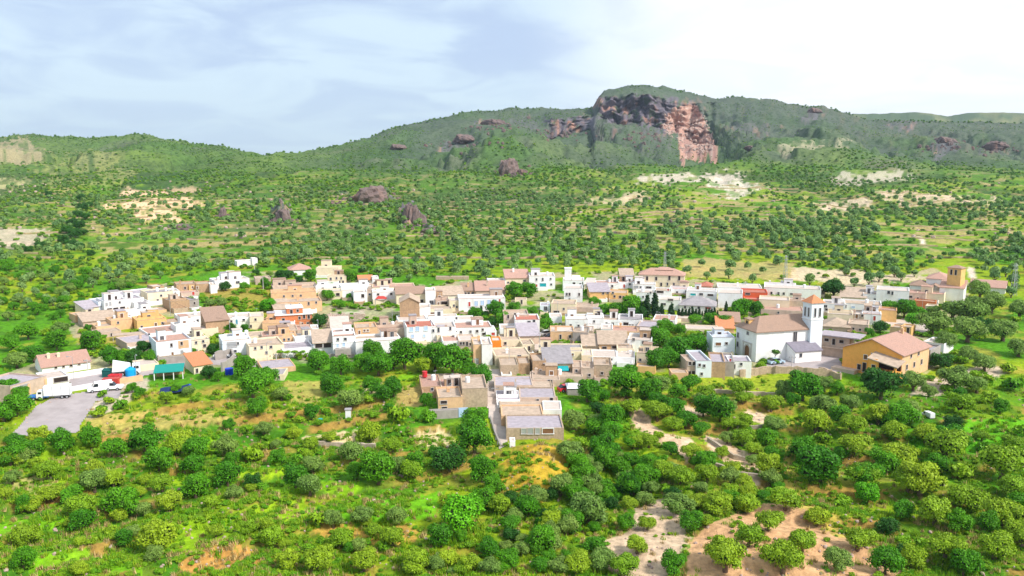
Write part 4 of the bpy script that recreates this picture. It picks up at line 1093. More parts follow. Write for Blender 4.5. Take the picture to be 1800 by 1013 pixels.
# ---- centre right
H(994, 1034, 582, 561, 9, 2, 'W', 'fw', '1003,574,3,8;1017,573,3,3', 'white house with a stepped gable and roof chimneys', short='white stepped house')
H(1032, 1062, 580, 559, 9, 2, 'W', 'fw', '1044,565,3,3', 'tall white house with three roof chimneys')
H(1058, 1090, 577, 562, 8, 0, 'W', 'ft', '1066,570,3,6;1077,570,3,6', 'white house with two tall grey windows')
H(1086, 1130, 578, 561, 9, 0, 'W', 'fg', '1100,570,9,6,k;1107,572,3,4,k;1112,573,2,2,k', 'white house with a dark sloping awning')
H(967, 1010, 604, 582, 8, 2, 'K', 'fw', '985,592,2.5,8,k;1002,591,2.5,5,k', 'peach house with two narrow slit windows', short='peach slit window house')
H(1006, 1034, 606, 584, 8, -3, 'G', 'ft', 'N', 'grey unplastered house beside the peach house')
H(1020, 1042, 596, 581, 7, -3, 'P', 'fw', '1028,586,2,4,r;1033,585,2,4,r', 'pinkish house with a pair of red windows')
H(1056, 1077, 597, 578, 8, 0, 'W', 'fw', '1073,587,4,7,k;1060,588,2,4', 'small white house with a dark doorway')
H(1074, 1122, 597, 582, 8, 0, 'K', 'fp', '1083,589,2,2', 'long peach house with a planted terrace')
H(1118, 1156, 592, 574, 10, -6, 'P', 'fl', '1121,587,4,4,k;1127,587,4,5,k;1134,586,6,4,k', 'house with a wide grey roof and dark windows on the garden edge')
H(1147, 1187, 578, 562, 9, -4, 'W', 'fp', '1152,571,6,3,r;1180,566,4,3,k', 'white house with pink roof beside the garden wall', short='white house by the garden wall')
H(1187, 1250, 567, 560, 4, -2, 'P', 'fw', 'N', 'low pink garden wall under the cypress row', name='garden_wall', cat='wall', extras=False)
t = H(1102, 1145, 620, 597, 9, -3, 'W', 'fw', '1113,597,4,3;1133,601,9,6,k', 'white house with one wide dark window on the ravine edge', short='white house on the ravine edge')
H(1118, 1154, 643, 620, 8, -4, 'C', 'ft', '1125,634,2,2;1143,635,2,2', 'beige blank house hanging over the ravine', short='beige house over the ravine')
H(1118, 1152, 657, 644, 3, -4, 'Y', 'ft', 'N', 'ochre earth retaining wall below the beige house', name='retaining_wall', cat='wall', extras=False, base=2)
H(1052, 1104, 619, 605, 8, 4, 'K', 'st', '1080,610,9,4,k;1096,606,7,4,k;1062,612,8,3,k', 'peach house with a row of shaded openings under a tan roof')
H(1084, 1114, 628, 612, 8, 2, 'C', 'ft', '1108,618,8,4,r;1098,621,3,3;1081,622,3,7', 'cream house with a red brown shuttered window')
H(1024, 1056, 618, 608, 7, 4, 'P', 'st', 'N', 'low house with a rusty sheet roof edge')
H(1022, 1042, 640, 624, 7, 2, 'C', 'fw', 'N', 'small blank cream cube house')
H(1040, 1086, 641, 627, 8, 2, 'W', 'fw', 'A', 'white walled house with vaulted white roof')
H(1083, 1116, 641, 628, 7, 0, 'W', 'fw', 'N', 'white yard wall house above the green slope')
H(1043, 1076, 667, 641, 8, 2, 'S', 'ft', '1058,657,2,2,k', 'sandy stone house with a single tiny opening', short='sandy stone house')
H(1021, 1044, 669, 647, 7, 2, 'P', 'ft', '1036,659,3,5,k', 'pinkish stone house with one dark window')
H(1006, 1024, 667, 645, 7, 2, 'P', 'ft', '1013,652,4,3', 'narrow pinkish house beside the awning porch')
H(946, 1026, 634, 617, 9, 2, 'C', 'fg', '965,623,3,3;976,623,3,3;990,623,3,3;1007,624,4,2,d', 'long cream house with a railed grey roof terrace', short='long cream house with grey terrace')
t = H(956, 1006, 660, 638, 8, 5, 'K', 'sg', '984,651,10,7,k;998,651,8,7,k;966,648,3,4', 'stone house with a big grey sloping roof and porch', short='house with the teal awning', extras=False)
kk = HOUSES[-1][5]
mb = MB(); mb.add([(-1 * kk, -2.0, 13 * kk), (18 * kk, -2.0, 13 * kk), (18 * kk, 0, 17.5 * kk), (-1 * kk, 0, 17.5 * kk), (-1 * kk, -2.0, 12 * kk), (18 * kk, -2.0, 12 * kk), (18 * kk, 0, 16.5 * kk), (-1 * kk, 0, 16.5 * kk)], [(0, 1, 2, 3), (7, 6, 5, 4), (0, 4, 5, 1), (1, 5, 6, 2), (3, 7, 4, 0)], M_TEAL)
mb.obj('awning', t)
H(936, 960, 660, 633, 8, 6, 'T', 'ft', '950,652,2,4,k', 'tan stone corner house before the street fork')
H(930, 1026, 673, 661, 4, 2, 'P', 'ft', '968,668,3,3', 'low pinkish yard wall house under the awning porch')
# ---- upper right
t = H(1122, 1202, 509, 483, 8, -3, 'C', 'hp', '1137,490,3.5,7,k;1153,490,3.5,6,k;1176,488,3.5,7,k;1193,488,3.5,7,k;1162,500,3,6,k;1173,499,2,5;1184,499,2,5;1137,499,3,4;1148,499,2,2', 'large cream mansion with tall windows and a hipped roof', name='mansion', cat='mansion', short='cream mansion', extras=False)
kk = HOUSES[-1][5]
mb = MB(); mb.box(-10 * kk, 18 * kk, 2.6, 6, 26 * kk, 33.5 * kk, WALLS['C']); lt = mb.obj('roof_lantern', t)
mb = MB(); mb.add([(-12 * kk, 2.2, 33.5 * kk), (20 * kk, 2.2, 33.5 * kk), (20 * kk, 6.4, 33.5 * kk), (-12 * kk, 6.4, 33.5 * kk), (-4 * kk, 4.3, 38 * kk), (10 * kk, 4.3, 38 * kk)], [(0, 1, 5, 4), (1, 2, 5), (2, 3, 4, 5), (3, 0, 4), (3, 2, 1, 0)], ROOFS['p']); mb.obj('lantern_roof', lt)
H(1090, 1114, 494, 484, 7, 5, 'T', 'st', 'N', 'tan shed on the slope behind the mansion', name='shed', cat='shed', extras=False)
H(1048, 1090, 511, 498, 8, 5, 'W', 'fp', '1076,503,3,4;1066,505,2,2', 'low white house left of the mansion')
H(1086, 1118, 509, 496, 8, 2, 'W', 'fp', '1097,503,3,6,r;1107,500,3,2', 'white house with a red door by the mansion')
t = H(1037, 1072, 528, 513, 8, 8, 'Y', 'sl', '1060,515,3,4,k;1068,514,3,4,k', 'ochre house with a lilac grey roof above the tree clump', short='ochre house')
H(1070, 1103, 529, 515, 8, -2, 'Y', 'ft', '1077,515,3,3;1080,521,3,4,k;1090,522,4,5,k;1096,522,3,4,k', 'ochre wing with three dark windows above the tree clump')
H(1112, 1152, 516, 500, 8, 0, 'W', 'fw', '1118,505,7,4,w;1140,505,9,3,k;1126,505,2,3', 'white house with garage in front of the mansion')
H(1118, 1150, 536, 514, 8, 0, 'W', 'fw', '1143,514,3,3;1130,522,3,3', 'tall white house rising behind the two cypresses', short='white house behind the cypresses')
H(1150, 1180, 526, 511, 8, -2, 'W', 'ft', '1160,513,12,4,k;1174,509,3,4,r', 'white house with a shaded terrace beside the mansion')
H(1157, 1196, 545, 527, 8, -2, 'W', 'fw', '1178,527,9,3,k;1166,535,8,3', 'white house with dark canopy above the garden')
H(1176, 1214, 520, 508, 8, -3, 'W', 'fr', '1190,514,3,3;1206,512,3,3', 'white house with a thin red roof under the mansion')
H(1206, 1258, 532, 512, 9, -3, 'W', 'fw', '1218,518,9,4,t;1232,517,6,4;1248,518,9,3,k', 'white house with a teal veranda', short='white house with the teal veranda')
H(1228, 1250, 513, 503, 7, -4, 'K', 'hr', '1233,508,4,5,r;1240,508,3,4', 'small peach house with a red hipped roof')
H(1194, 1257, 551, 537, 9, -2, 'W', 'hg', '1204,541,3,4;1216,541,3,4;1228,541,4,4;1244,541,10,3,r', 'white pavilion with a pale green hipped roof behind small cypresses', short='green roofed pavilion', extras=False)
H(1262, 1304, 542, 515, 10, 0, 'W', 'fw', 'N', 'big blank white house near the red house', short='big blank white house', extras=False)
H(1262, 1338, 518, 505, 10, 4, 'W', 'fw', 'N', 'long white set back house behind the blank white house')
H(1264, 1282, 509, 501, 6, 2, 'P', 'ft', '1274,505,3,4,k', 'small pinkish shed at the olive edge', name='shed', cat='shed', extras=False)
t = H(1304, 1348, 531, 514, 9, 3, 'R', 'fr', '1314,517,8,3,k;1341,525,8,5,k', 'bright red house with stepped red roofs', short='bright red house', extras=False)
H(1308, 1336, 543, 526, 6, 3, 'R', 'fr', 'N', 'red painted wall block below the bright red house', extras=False)
H(1344, 1440, 524, 507, 9, 1, 'W', 'fw', '1357,517,3,4;1369,517,3,5;1378,517,3,4;1391,517,4,3;1405,517,5,3', 'very long white house with five grey windows', short='very long white house')
H(1344, 1398, 510, 501, 7, 1, 'W', 'fp', '1366,506,4,4,k;1375,506,3,4,k;1383,506,3,5,k;1352,506,3,3', 'white upper storey house with pink roof and dark windows')
H(1432, 1450, 520, 510, 6, 1, 'P', 'ft', '1442,514,3,4,k', 'small grey pink house at the end of the very long white house')
H(1334, 1386, 549, 527, 9, 0, 'C', 'fw', 'N', 'blank cream house between the red house and the church')
H(1380, 1414, 545, 529, 8, 0, 'P', 'fw', 'N', 'brown walled house behind the church roof')
H(1338, 1410, 559, 545, 9, 2, 'P', 'fp', '1368,550,3,3', 'row of pinkish terrace roofs just behind the church nave')
H(1447, 1484, 554, 534, 9, 1, 'W', 'fw', '1451,539,5,4;1453,545,4,3,k', 'white house right of the church tower', short='white house by the church tower')
H(1482, 1546, 554, 534, 9, 1, 'W', 'ft', '1486,540,5,5,k;1500,541,5,3,p;1525,542,4,3,p;1486,550,7,2,k', 'white house with a dark balcony right of the church')
H(1478, 1520, 535, 523, 9, 0, 'C', 'st', '1497,530,3,3', 'cream house with a tan roof behind the white row')
H(1455, 1497, 571, 552, 9, 1, 'C', 'fw', 'N', 'blank cream house below the white balcony house')
H(1495, 1517, 571, 552, 8, 1, 'P', 'fw', '1505,556,4.5,8,d;1497,554,2,3,k;1514,554,3,4,k', 'pinkish house with a brown wooden door')
H(1515, 1547, 572, 552, 8, 1, 'W', 'fp', '1536,559,4,8,r', 'white house with a tall red brown door')
H(1544, 1574, 566, 545, 7, 0, 'Y', 'fp', 'N', 'ochre orange end wall beside the garden trees', extras=False)
H(1517, 1546, 536, 517, 9, 0, 'W', 'fw', '1537,526,4,3', 'white cube house, the lower left of the eastern group')
H(1541, 1594, 540, 510, 10, 0, 'W', 'fw', '1561,514,4,5;1567,515,2,6;1582,527,9,6,p', 'large white house, the tallest of the eastern group', short='large white eastern house')
H(1590, 1624, 536, 515, 9, -4, 'P', 'fp', '1598,522,10,4,k;1612,524,3,4', 'pinkish house with a dark veranda by the eastern chapel')
# eastern chapel
t = H(1629, 1666, 512, 490, 10, -4, 'W', 'hp', 'N', 'white eastern chapel with a low pink hipped dome roof', name='chapel', cat='chapel', short='eastern chapel', extras=False)
H(1600, 1631, 512, 502, 9, -4, 'W', 'hb', 'N', 'brown roofed side wing left of the eastern chapel', extras=False)
H(1628, 1654, 517, 508, 6, -4, 'P', 'vb', '1638,508,3,3,k', 'small gabled porch wing with a round window at the chapel', extras=False)
t = H(1663, 1684, 528, 470, 3.4, -22, 'Y', 'hb', '1669,478,3,9,k;1676,478,3,9,k', 'orange brick bell tower of the eastern chapel', name='bell_tower', cat='tower', short='orange bell tower', extras=False)
H(1652, 1690, 530, 506, 8, -6, 'W', 'sp', '1659,522,5,9,r', 'white nave wall with a red door at the foot of the orange tower', extras=False)
H(1612, 1656, 534, 516, 8, -4, 'C', 'fp', '1612,525,5,5,k', 'cream house in front of the eastern chapel')
H(1608, 1642, 543, 529, 4, -4, 'B', 'ft', 'N', 'red brown brick terrace wall below the eastern chapel', name='terrace_wall', cat='wall', extras=False)
H(1626, 1644, 556, 538, 5, -6, 'C', 'fw', '1637,547,4.5,9,r', 'cream gatehouse with a red door on the eastern lane', name='gatehouse', cat='gatehouse', extras=False, short='gatehouse with the red door')
H(1708, 1762, 514, 505, 9, -4, 'W', 'gp', 'N', 'isolated white house with a peach roof at the eastern edge', short='isolated eastern white house')
# ---- houses right of the church
H(1446, 1492, 586, 574, 9, 2, 'P', 'ht', '1460,581,3,2', 'tan roofed old house between the church tower and street')
H(1490, 1524, 588, 570, 9, -2, 'P', 'ft', '1500,578,2.5,4,k;1511,579,3,4,k', 'pinkish grey house with two small dark windows')
t = H(1442, 1490, 628, 590, 5, -14, 'P', 'fl', '1452,598,7,5,k;1464,600,5,11,k;1477,598,7,5,k', 'unfinished grey brown two storey house with an overhanging slab roof', short='unfinished grey house', extras=False)
kk = HOUSES[-1][5]; hw = HOUSES[-1][6] / 2; hh = HOUSES[-1][7]
extra_box(t, 'roof_slab', -hw - .7, hw + 2.5, -.9, 5.6, hh + .01, hh + .28, ROOFS['l'])
extra_box(t, 'balcony_slab', -hw - .3, hw + .3, -.8, 0, 17 * kk, 18.3 * kk, WALLS['P'])
H(1564, 1583, 593, 575, 5, -10, 'K', 'ft', 'N', 'peach windowless stub wall house with a tall chimney', extras=False)
H(1582, 1600, 592, 574, 5, -12, 'Y', 'ft', '1595,580,4,9,k', 'ochre shed with a dark doorway behind the orange house', name='shed', cat='shed', extras=False)
H(1606, 1632, 645, 613, 8, -16, 'G', 'fg', '1618,624,6,5,w', 'grey concrete annex right of the orange house', short='grey concrete annex', extras=False)
H(1622, 1656, 624, 602, 8, -16, 'W', 'fw', 'N', 'white walled yard block behind the grey annex', extras=False)
# ---- ravine-side white houses below the church
H(1252, 1291, 626, 592, 8, 12, 'V', 'fl', '1262,604,9,6,d;1276,604,4,2,k', 'bluish white house with a shuttered window left of the church', short='bluish white house left of the church')
H(1223, 1250, 664, 633, 11, 14, 'V', 'fl', '1229,641,3,4,k;1237,643,2,3;1233,658,2,3', 'bluish white lower house with a lilac roof below the church', short='lower bluish white house')
t = H(1207, 1225, 662, 634, 7, 14, 'P', 'ft', '1212,638,5,6,k;1219,638,5,6,k;1212,656,5,8,k;1219,656,6,9,k', 'open double porch house with white posts on the ravine edge', extras=False, short='open porch house')
H(1248, 1274, 664, 635, 10, 4, 'T', 'fl', 'N', 'bare tan brick house wall next to the lower white house', extras=False)
H(1272, 1290, 662, 635, 9, 4, 'G', 'fl', 'N', 'narrow grey plastered shed below the church portal', name='shed', cat='shed', extras=False)
H(1280, 1320, 660, 634, 6, 8, 'W', 'fl', '1283,633,3,6,r;1290,644,3,8,g;1302,640,2,3', 'white stepped annex with a red niche under the church portal', short='white annex under the portal', extras=False)
H(1180, 1210, 668, 655, 4, 10, 'K', 'ft', 'N', 'orange earth yard wall on the ravine edge', name='yard_wall', cat='wall', extras=False, base=2)
H(1260, 1290, 585, 577, 8, 4, 'K', 'so', 'N', 'low shed with an orange tiled roof left of the church', name='shed', cat='shed', extras=False, short='orange tiled shed')
H(1205, 1262, 590, 578, 6, 2, 'C', 'fw', '1228,583,3,3,k', 'long cream garden wall building with a pale top', extras=False)
H(1268, 1300, 577, 566, 7, 3, 'P', 'sb', 'N', 'dark roofed outhouse behind the church gable', extras=False)

# ------------------------------------------------------------------ the white church
p = at(1328, 637.5); kc = p.y / F
al = math.atan2(p.x, p.y)
ch = thing('church', 'large white church with a tan hipped roof, square tower and arched portal', 'church', p, -al + R(34))
LANDMARKS.append((1370, 600, 'church'))
Lc, Wc, Hc = 15.7, 8.8, 56 * kc
mb = MB(); mb.box(0, Lc, 0, Wc, -3, Hc, WALLS['W'], top=False); mb.obj('wall', ch)
# west side faces the camera's left: y axis runs back from the near corner
rb = MB(); e = .45; rs = 3.0; ry = Wc / 2
A_ = [(-e, -e, Hc), (Lc + e, -e, Hc), (Lc + e, Wc + e, Hc), (-e, Wc + e, Hc)]
rb.add(A_ + [(ry * .8, ry, Hc + rs), (Lc + e, ry, Hc + rs)] + [(x, y, z - .2) for x, y, z in A_],
       [(0, 1, 5, 4), (1, 2, 5), (2, 3, 4, 5), (3, 0, 4), (6, 7, 1, 0), (7, 8, 2, 1), (8, 9, 3, 2), (9, 6, 0, 3), (9, 8, 7, 6)], ROOFS['b'])
ro = rb.obj('roof', ch)
mb = MB(); mb.box(.9, 2.6, ry + .3, ry + 2.3, Hc + .3, Hc + 2.1, WALLS['Y']); mb.box(.7, 2.8, ry + .1, ry + 2.5, Hc + 2.1, Hc + 2.25, ROOFS['b']); mb.box(.87, .92, ry + .9, ry + 1.7, Hc + .9, Hc + 1.7, M_DARK); mb.obj('dormer', ro)
mb = MB(); mb.box(-.12, Lc + .1, -.12, 0, Hc - .55, Hc - .2, WALLS['W']); mb.box(-.12, 0, 0, Wc + .1, Hc - .55, Hc - .2, WALLS['W']); mb.obj('cornice', ch)
o = add_obj('window', window_mesh(1.0, 3.0, 'g'), ch, (10.8, 0, Hc * .52))
def side(name, me, y, z):
    o = add_obj(name, me, ch, (0, y, z)); o.rotation_euler = (0, 0, -math.pi / 2); return o
side('window', window_mesh(.9, 1.3, 'g'), Wc * .42, Hc * .82)
side('portal', window_mesh(1.9, 2.9, 'a'), Wc * .42, .6)
side('window', window_mesh(.7, 1.2, 'g'), Wc * .90, Hc * .62)
side('window', window_mesh(.7, 1.2, 'g'), Wc * .90, Hc * .30)
# tower at the far end, on the near side
tw = 3.4; tx = Lc - 1.2; ty = -.9; th_ = 104 * kc
mb = MB(); mb.box(tx, tx + tw, ty, ty + tw, -4, th_, WALLS['V'], top=False)
for zb in (th_ - 4.2, th_ - .3): mb.box(tx - .12, tx + tw + .12, ty - .12, ty + tw + .12, zb, zb + .22, WALLS['W'])
to = mb.obj('tower', ch)
mb = MB(); e = .35
mb.add([(tx - e, ty - e, th_), (tx + tw + e, ty - e, th_), (tx + tw + e, ty + tw + e, th_), (tx - e, ty + tw + e, th_), (tx + tw / 2, ty + tw / 2, th_ + 1.9)], [(0, 1, 4), (1, 2, 4), (2, 3, 4), (3, 0, 4), (3, 2, 1, 0)], ROOFS['o'])
mb.obj('tower_roof', to)
for q in (.3, .7):
    add_obj('belfry_opening', window_mesh(.5, 2.1, 'g'), to, (tx + tw * q, ty, th_ - 3.4))
    o = add_obj('belfry_opening', window_mesh(.5, 2.1, 'g'), to, (tx, ty + tw * q, th_ - 3.4)); o.rotation_euler = (0, 0, -math.pi / 2)
# low sacristy with a grey lean-to roof
mb = MB(); mb.add([(8.5, -3.6, -4), (15.9, -3.6, -4), (15.9, 0, -4), (8.5, 0, -4), (8.5, -3.6, 2.9), (15.9, -3.6, 2.9), (15.9, 0, 4.4), (8.5, 0, 4.4)], [(0, 1, 5, 4), (1, 2, 6, 5), (3, 0, 4, 7)], WALLS['W'])
an = mb.obj('sacristy', ch)
mb = MB(); mb.add([(8.3, -3.9, 2.93), (16.1, -3.9, 2.93), (16.1, 0, 4.53), (8.3, 0, 4.53), (8.3, -3.9, 2.75), (16.1, -3.9, 2.75), (16.1, 0, 4.35), (8.3, 0, 4.35)], [(0, 1, 2, 3), (7, 6, 5, 4), (0, 4, 5, 1), (1, 5, 6, 2), (3, 7, 4, 0)], ROOFS['d'])
mb.obj('sacristy_roof', an)
add_obj('window', window_mesh(.7, .9, 'g'), an, (10.0, -3.6, 1.5))

# ------------------------------------------------------------------ the orange gabled house
p = at(1530, 660); ko = p.y / F; al = math.atan2(p.x, p.y)
oh = thing('orange_house', 'large orange gabled house with terracotta roof and a shaded loggia', 'house', p, -al - R(24))
LANDMARKS.append((1530, 630, 'orange gabled house'))
w = 98 * ko / math.cos(R(24)); a = w / 2; dp = 14.5
zl, zr, za = 43 * ko, 46 * ko, 66 * ko; xa = -a + w * .5
mb = MB()
mb.add([(-a, 0, -4), (a, 0, -4), (a, dp, -4), (-a, dp, -4), (-a, 0, zl), (a, 0, zr), (a, dp, zr), (-a, dp, zl), (xa, 0, za), (xa, dp, za)],
       [(0, 1, 5, 8, 4), (2, 3, 7, 9, 6), (3, 0, 4, 7)], WALLS['O'])
mb.add([(a, 0, -4), (a, dp, -4), (a, dp, zr), (a, 0, zr)], [(0, 1, 2, 3)], WALLS['K'])
mb.obj('wall', oh)
mb = MB(); e = .5; tk = .2
def rslab(P4, m):
    lo = [(x, y, z - tk) for x, y, z in P4]
    mb.add(list(P4) + lo, [(0, 1, 2, 3), (7, 6, 5, 4), (0, 4, 5, 1), (1, 5, 6, 2), (2, 6, 7, 3), (3, 7, 4, 0)], m)
sl = (za - zl) / (xa + a)
sr = (za - zr) / (a - xa)
rslab([(-a - e, -e, zl - e * sl + tk), (xa, -e, za + tk), (xa, dp + e, za + tk), (-a - e, dp + e, zl - e * sl + tk)], ROOFS['p'])
rslab([(xa, -e, za + tk), (a + e, -e, zr - e * sr + tk), (a + e, dp + e, zr - e * sr + tk), (xa, dp + e, za + tk)], ROOFS['p'])
ro = mb.obj('roof', oh)
chimney(ro, xa + 1, dp - 1.5, za - .2, WALLS['K'], 1.0)
# front right wing with loggia
wx0, wx1 = a - w * .42, a + .25
zw = 38 * ko
mb = MB()
mb.box(wx0, wx1, -3.6, 0, -4, 17 * ko, WALLS['O'])
mb.box(wx0, wx0 + .35, -3.6, 0, 17 * ko, zw, WALLS['O'], top=False); mb.box(wx1 - .4, wx1, -3.6, -3.2, 17 * ko, zw - 1.0, WALLS['O']); mb.box(wx0 + 1.9, wx0 + 2.1, -3.6, -3.3, 17 * ko, zw - .3, WALLS['O'])
mb.box(wx0 + .35, wx0 + 1.9, -3.6, -3.4, 17 * ko, zw, WALLS['O'])
wg = mb.obj('wing', oh)
mb = MB(); mb.box(wx0 + .36, wx1 - .4, -.25, -.02, 17 * ko + .01, zw - 1.3, M_DARK); mb.obj('loggia_shade', wg)  # dark panel puts the shade of the loggia into colour
mb = MB(); rslab([(wx0 - .3, -4.0, zw + .1), (wx1 + .5, -4.0, zw - 1.0), (wx1 + .5, .1, zw - .1), (wx0 - .3, .1, zw + 1.0)], ROOFS['t']); mb.obj('wing_roof', wg)
add_obj('window', window_mesh(.8, .9, 'k'), wg, (wx0 + 1.1, -3.6, 20 * ko))
for (px_, pz_, ww_, hh_, kd) in ((-a + .30 * w, 7 * ko, .8, 1.2, 'k'), (-a + .39 * w, 4.5 * ko, .8, 2.1, 'k'), (-a + .40 * w, 28 * ko, .8, 1.0, 'd'), (-a + .52 * w, 34 * ko, .7, .9, 'd')):
    add_obj('window' if hh_ < 2 else 'door', window_mesh(ww_, hh_, kd), oh, (px_, 0, pz_))
for yy, zz in ((2.6, 2.2), (6.5, 2.2), (10.5, 2.2), (4.5, 4.6), (8.5, 4.6)):
    o = add_obj('window', window_mesh(.8, 1.1, 'k'), oh, (a, yy, zz)); o.rotation_euler = (0, 0, math.pi / 2)
mb = MB(); mb.box(-a - 1.5, -a + 4.0, -2.2, 0, -3, .9, WALLS['P']); mb.obj('porch_terrace', oh)

# ------------------------------------------------------------------ front centre cluster on both sides of the stepped street
H(740, 777, 694, 679, 10, 3, 'T', 'fp', '760,685,3,3', 'tan stone house with pink roof at the lower centre', short='lower tan stone house', extras=True)
H(770, 814, 722, 697, 8, 4, 'K', 'ft', '780,706,11,5,k;781,718,9,7,k', 'peach house with two dark balcony openings above a grey wall', short='peach balcony house')
H(776, 818, 700, 684, 9, 4, 'P', 'fp', '800,690,3,4', 'pinkish house with a cluttered roof behind the peach balcony house')
H(812, 858, 716, 681, 11, 3, 'S', 'ft', 'N', 'large blank beige wall house left of the stepped street', short='large blank beige house')
H(748, 858, 680, 672, 8, 2, 'P', 'ft', 'N', 'row of low white and pink terraces behind the beige house', extras=False)
t = H(752, 822, 736, 720, 1.2, 6, 'G', 'fg', 'N', 'grey block garden wall below the peach balcony house', name='garden_wall', cat='wall', extras=False, base=1.5)
mb = MB(); mb.box(-.9, .9, -.08, 0, .1, 2.0, M_PALEBLUE); g = mb.obj('gate', t); g.location = (3.0, 0, 0)
H(868, 938, 690, 677, 8, 2, 'P', 'fl', 'N', 'low house with a pale lilac terrace roof right of the stepped street', extras=False)
H(905, 972, 692, 680, 7, 2, 'S', 'ft', '925,686,3,3', 'ochre low house with a rough earth roof right of the street', extras=False)
H(935, 985, 680, 667, 8, 2, 'P', 'ft', 'A', 'pinkish house with a stepped roof at the top of the right row')
H(872, 915, 713, 702, 7, 2, 'W', 'fl', 'N', 'white walled low house, first white one on the stepped street', short='white walled low house')
H(912, 978, 711, 698, 8, 2, 'P', 'fl', '970,702,5,4,k;945,705,3,3', 'lilac roofed house with a small dark window', extras=False)
H(876, 986, 727, 716, 8, 2, 'S', 'ft', 'N', 'wide tan roofed house in the middle of the right row', extras=False)
H(954, 988, 735, 719, 6, 2, 'W', 'fw', 'N', 'white roof terrace with a green plant tub', extras=False)
t = H(880, 957, 749, 729, 7, 3, 'K', 'ft', '900,742,12,3,d', 'ochre orange blank wall house above the last grey roof', extras=False, short='ochre blank wall house')
t = H(888, 993, 772, 751, 8, 3, 'S', 'fl', '920,757,8,9,w;932,757,9,10,w;945,757,7,10,w;964,757,20,9,d', 'last low house of the street with grey shutters and wooden screen', extras=False, short='last house of the street')
H(896, 906, 786, 775, 2, 2, 'W', 'fw', 'N', 'tiny white kiosk like hut at the foot of the street', name='hut', cat='hut', extras=False)

# ------------------------------------------------------------------ yard and depot in the lower west
t = H(24, 81, 694, 668, 10, 42, 'P', 'fl', '40,683,26,21,w', 'grey brown industrial shed with pale panels beside the lorry', name='industrial_shed', cat='shed', short='industrial shed', extras=False)
kk = HOUSES[-1][5]; hw = HOUSES[-1][6] / 2; hh = HOUSES[-1][7]
for q in (-hw + .3, -.1, hw - .3):
    extra_box(t, 'pilaster', q - .3, q + .3, -.12, 0, -2, hh - .6, WALLS['K'])
t = H(80, 156, 655, 640, 9, 10, 'W', 'gp', '101,643,4,4,k;113,643,4,4,k;125,643,4,4,k;138,642,3,4,k;148,640,3,4,k', 'white farmhouse with five small windows and pinkish roof', name='farmhouse', cat='farmhouse', short='white farmhouse', extras=False)
chimney(t, -9 * kk * 1.0 - 2, 3.0, 15 * kk + .6, WALLS['C'], 1.9); chimney(t, -1, 3.0, 15 * kk + .6, WALLS['C'], 1.7)
H(80, 120, 680, 662, 7, 12, 'W', 'fw', '107,668,22,8,k', 'white flat annex with a wide dark opening behind the lorry', extras=False, short='white annex behind the lorry')
H(118, 188, 662, 653, 1.0, 14, 'W', 'fw', 'N', 'long white boundary wall above the depot road', name='boundary_wall', cat='wall', extras=False, base=1)
H(130, 186, 683, 676, 1.0, 16, 'W', 'fw', 'N', 'lower whitewashed wall beside the parked vans', name='boundary_wall', cat='wall', extras=False, base=1)
H(204, 250, 672, 664, 1.0, 16, 'K', 'fp', 'N', 'pinkish low wall running up from the red container', name='boundary_wall', cat='wall', extras=False, base=1)
H(243, 279, 652, 640, 6, 10, 'C', 'fw', 'N', 'plain cream storage shed by the depot road', name='storage_shed', cat='shed', extras=False, short='cream storage shed')
t = H(342, 372, 656, 641, 7, 16, 'C', 'so', '347,650,3,8,k', 'cream hut with a bright orange tiled roof', name='hut', cat='hut', short='orange roofed hut', extras=False)
H(462, 520, 655, 646, 9, 8, 'K', 'fl', 'N', 'long peach low building with a lilac grey roof in the gardens', short='long low garden building', extras=False)
H(466, 499, 669, 658, 6, -10, 'C', 'fg', '490,664,4,4,k;472,664,6,6,k', 'small cream shed with a grey flat roof above the field', name='shed', cat='shed', short='small cream garden shed', extras=False)

def wall_line(pts, hgt, thick, mat, label, name='terrace_wall'):
    """a wall following the ground along a line of pixels"""
    P_ = []
    for i in range(len(pts) - 1):
        n = max(2, int(math.hypot(pts[i + 1][0] - pts[i][0], pts[i + 1][1] - pts[i][1]) / 6))
        for j in range(n):
            f = j / n; P_.append(at(pts[i][0] * (1 - f) + pts[i + 1][0] * f, pts[i][1] * (1 - f) + pts[i + 1][1] * f))
    P_.append(at(*pts[-1]))
    vs = []; rnd = random.Random(int(pts[0][0]))
    for i, p in enumerate(P_):
        d = (P_[min(i + 1, len(P_) - 1)] - P_[max(i - 1, 0)]); d.z = 0; d.normalize(); n = Vector((-d.y, d.x, 0)) * thick / 2
        hh = hgt * rnd.uniform(.88, 1.1)
        for s, z in ((-1, -1.2), (-1, hh), (1, hh), (1, -1.2)):
            vs.append((p.x + n.x * s, p.y + n.y * s, p.z + z))
    fs = []
    for i in range(len(P_) - 1):
        for k in range(4): fs.append((i * 4 + k, i * 4 + (k + 1) % 4, (i + 1) * 4 + (k + 1) % 4, (i + 1) * 4 + k))
    fs += [(0, 1, 2, 3), (len(P_) * 4 - 1, len(P_) * 4 - 2, len(P_) * 4 - 3, len(P_) * 4 - 4)]
    mb = MB(); mb.add(vs, fs, mat); o = mb.obj(name)
    return tag(o, label, 'wall')


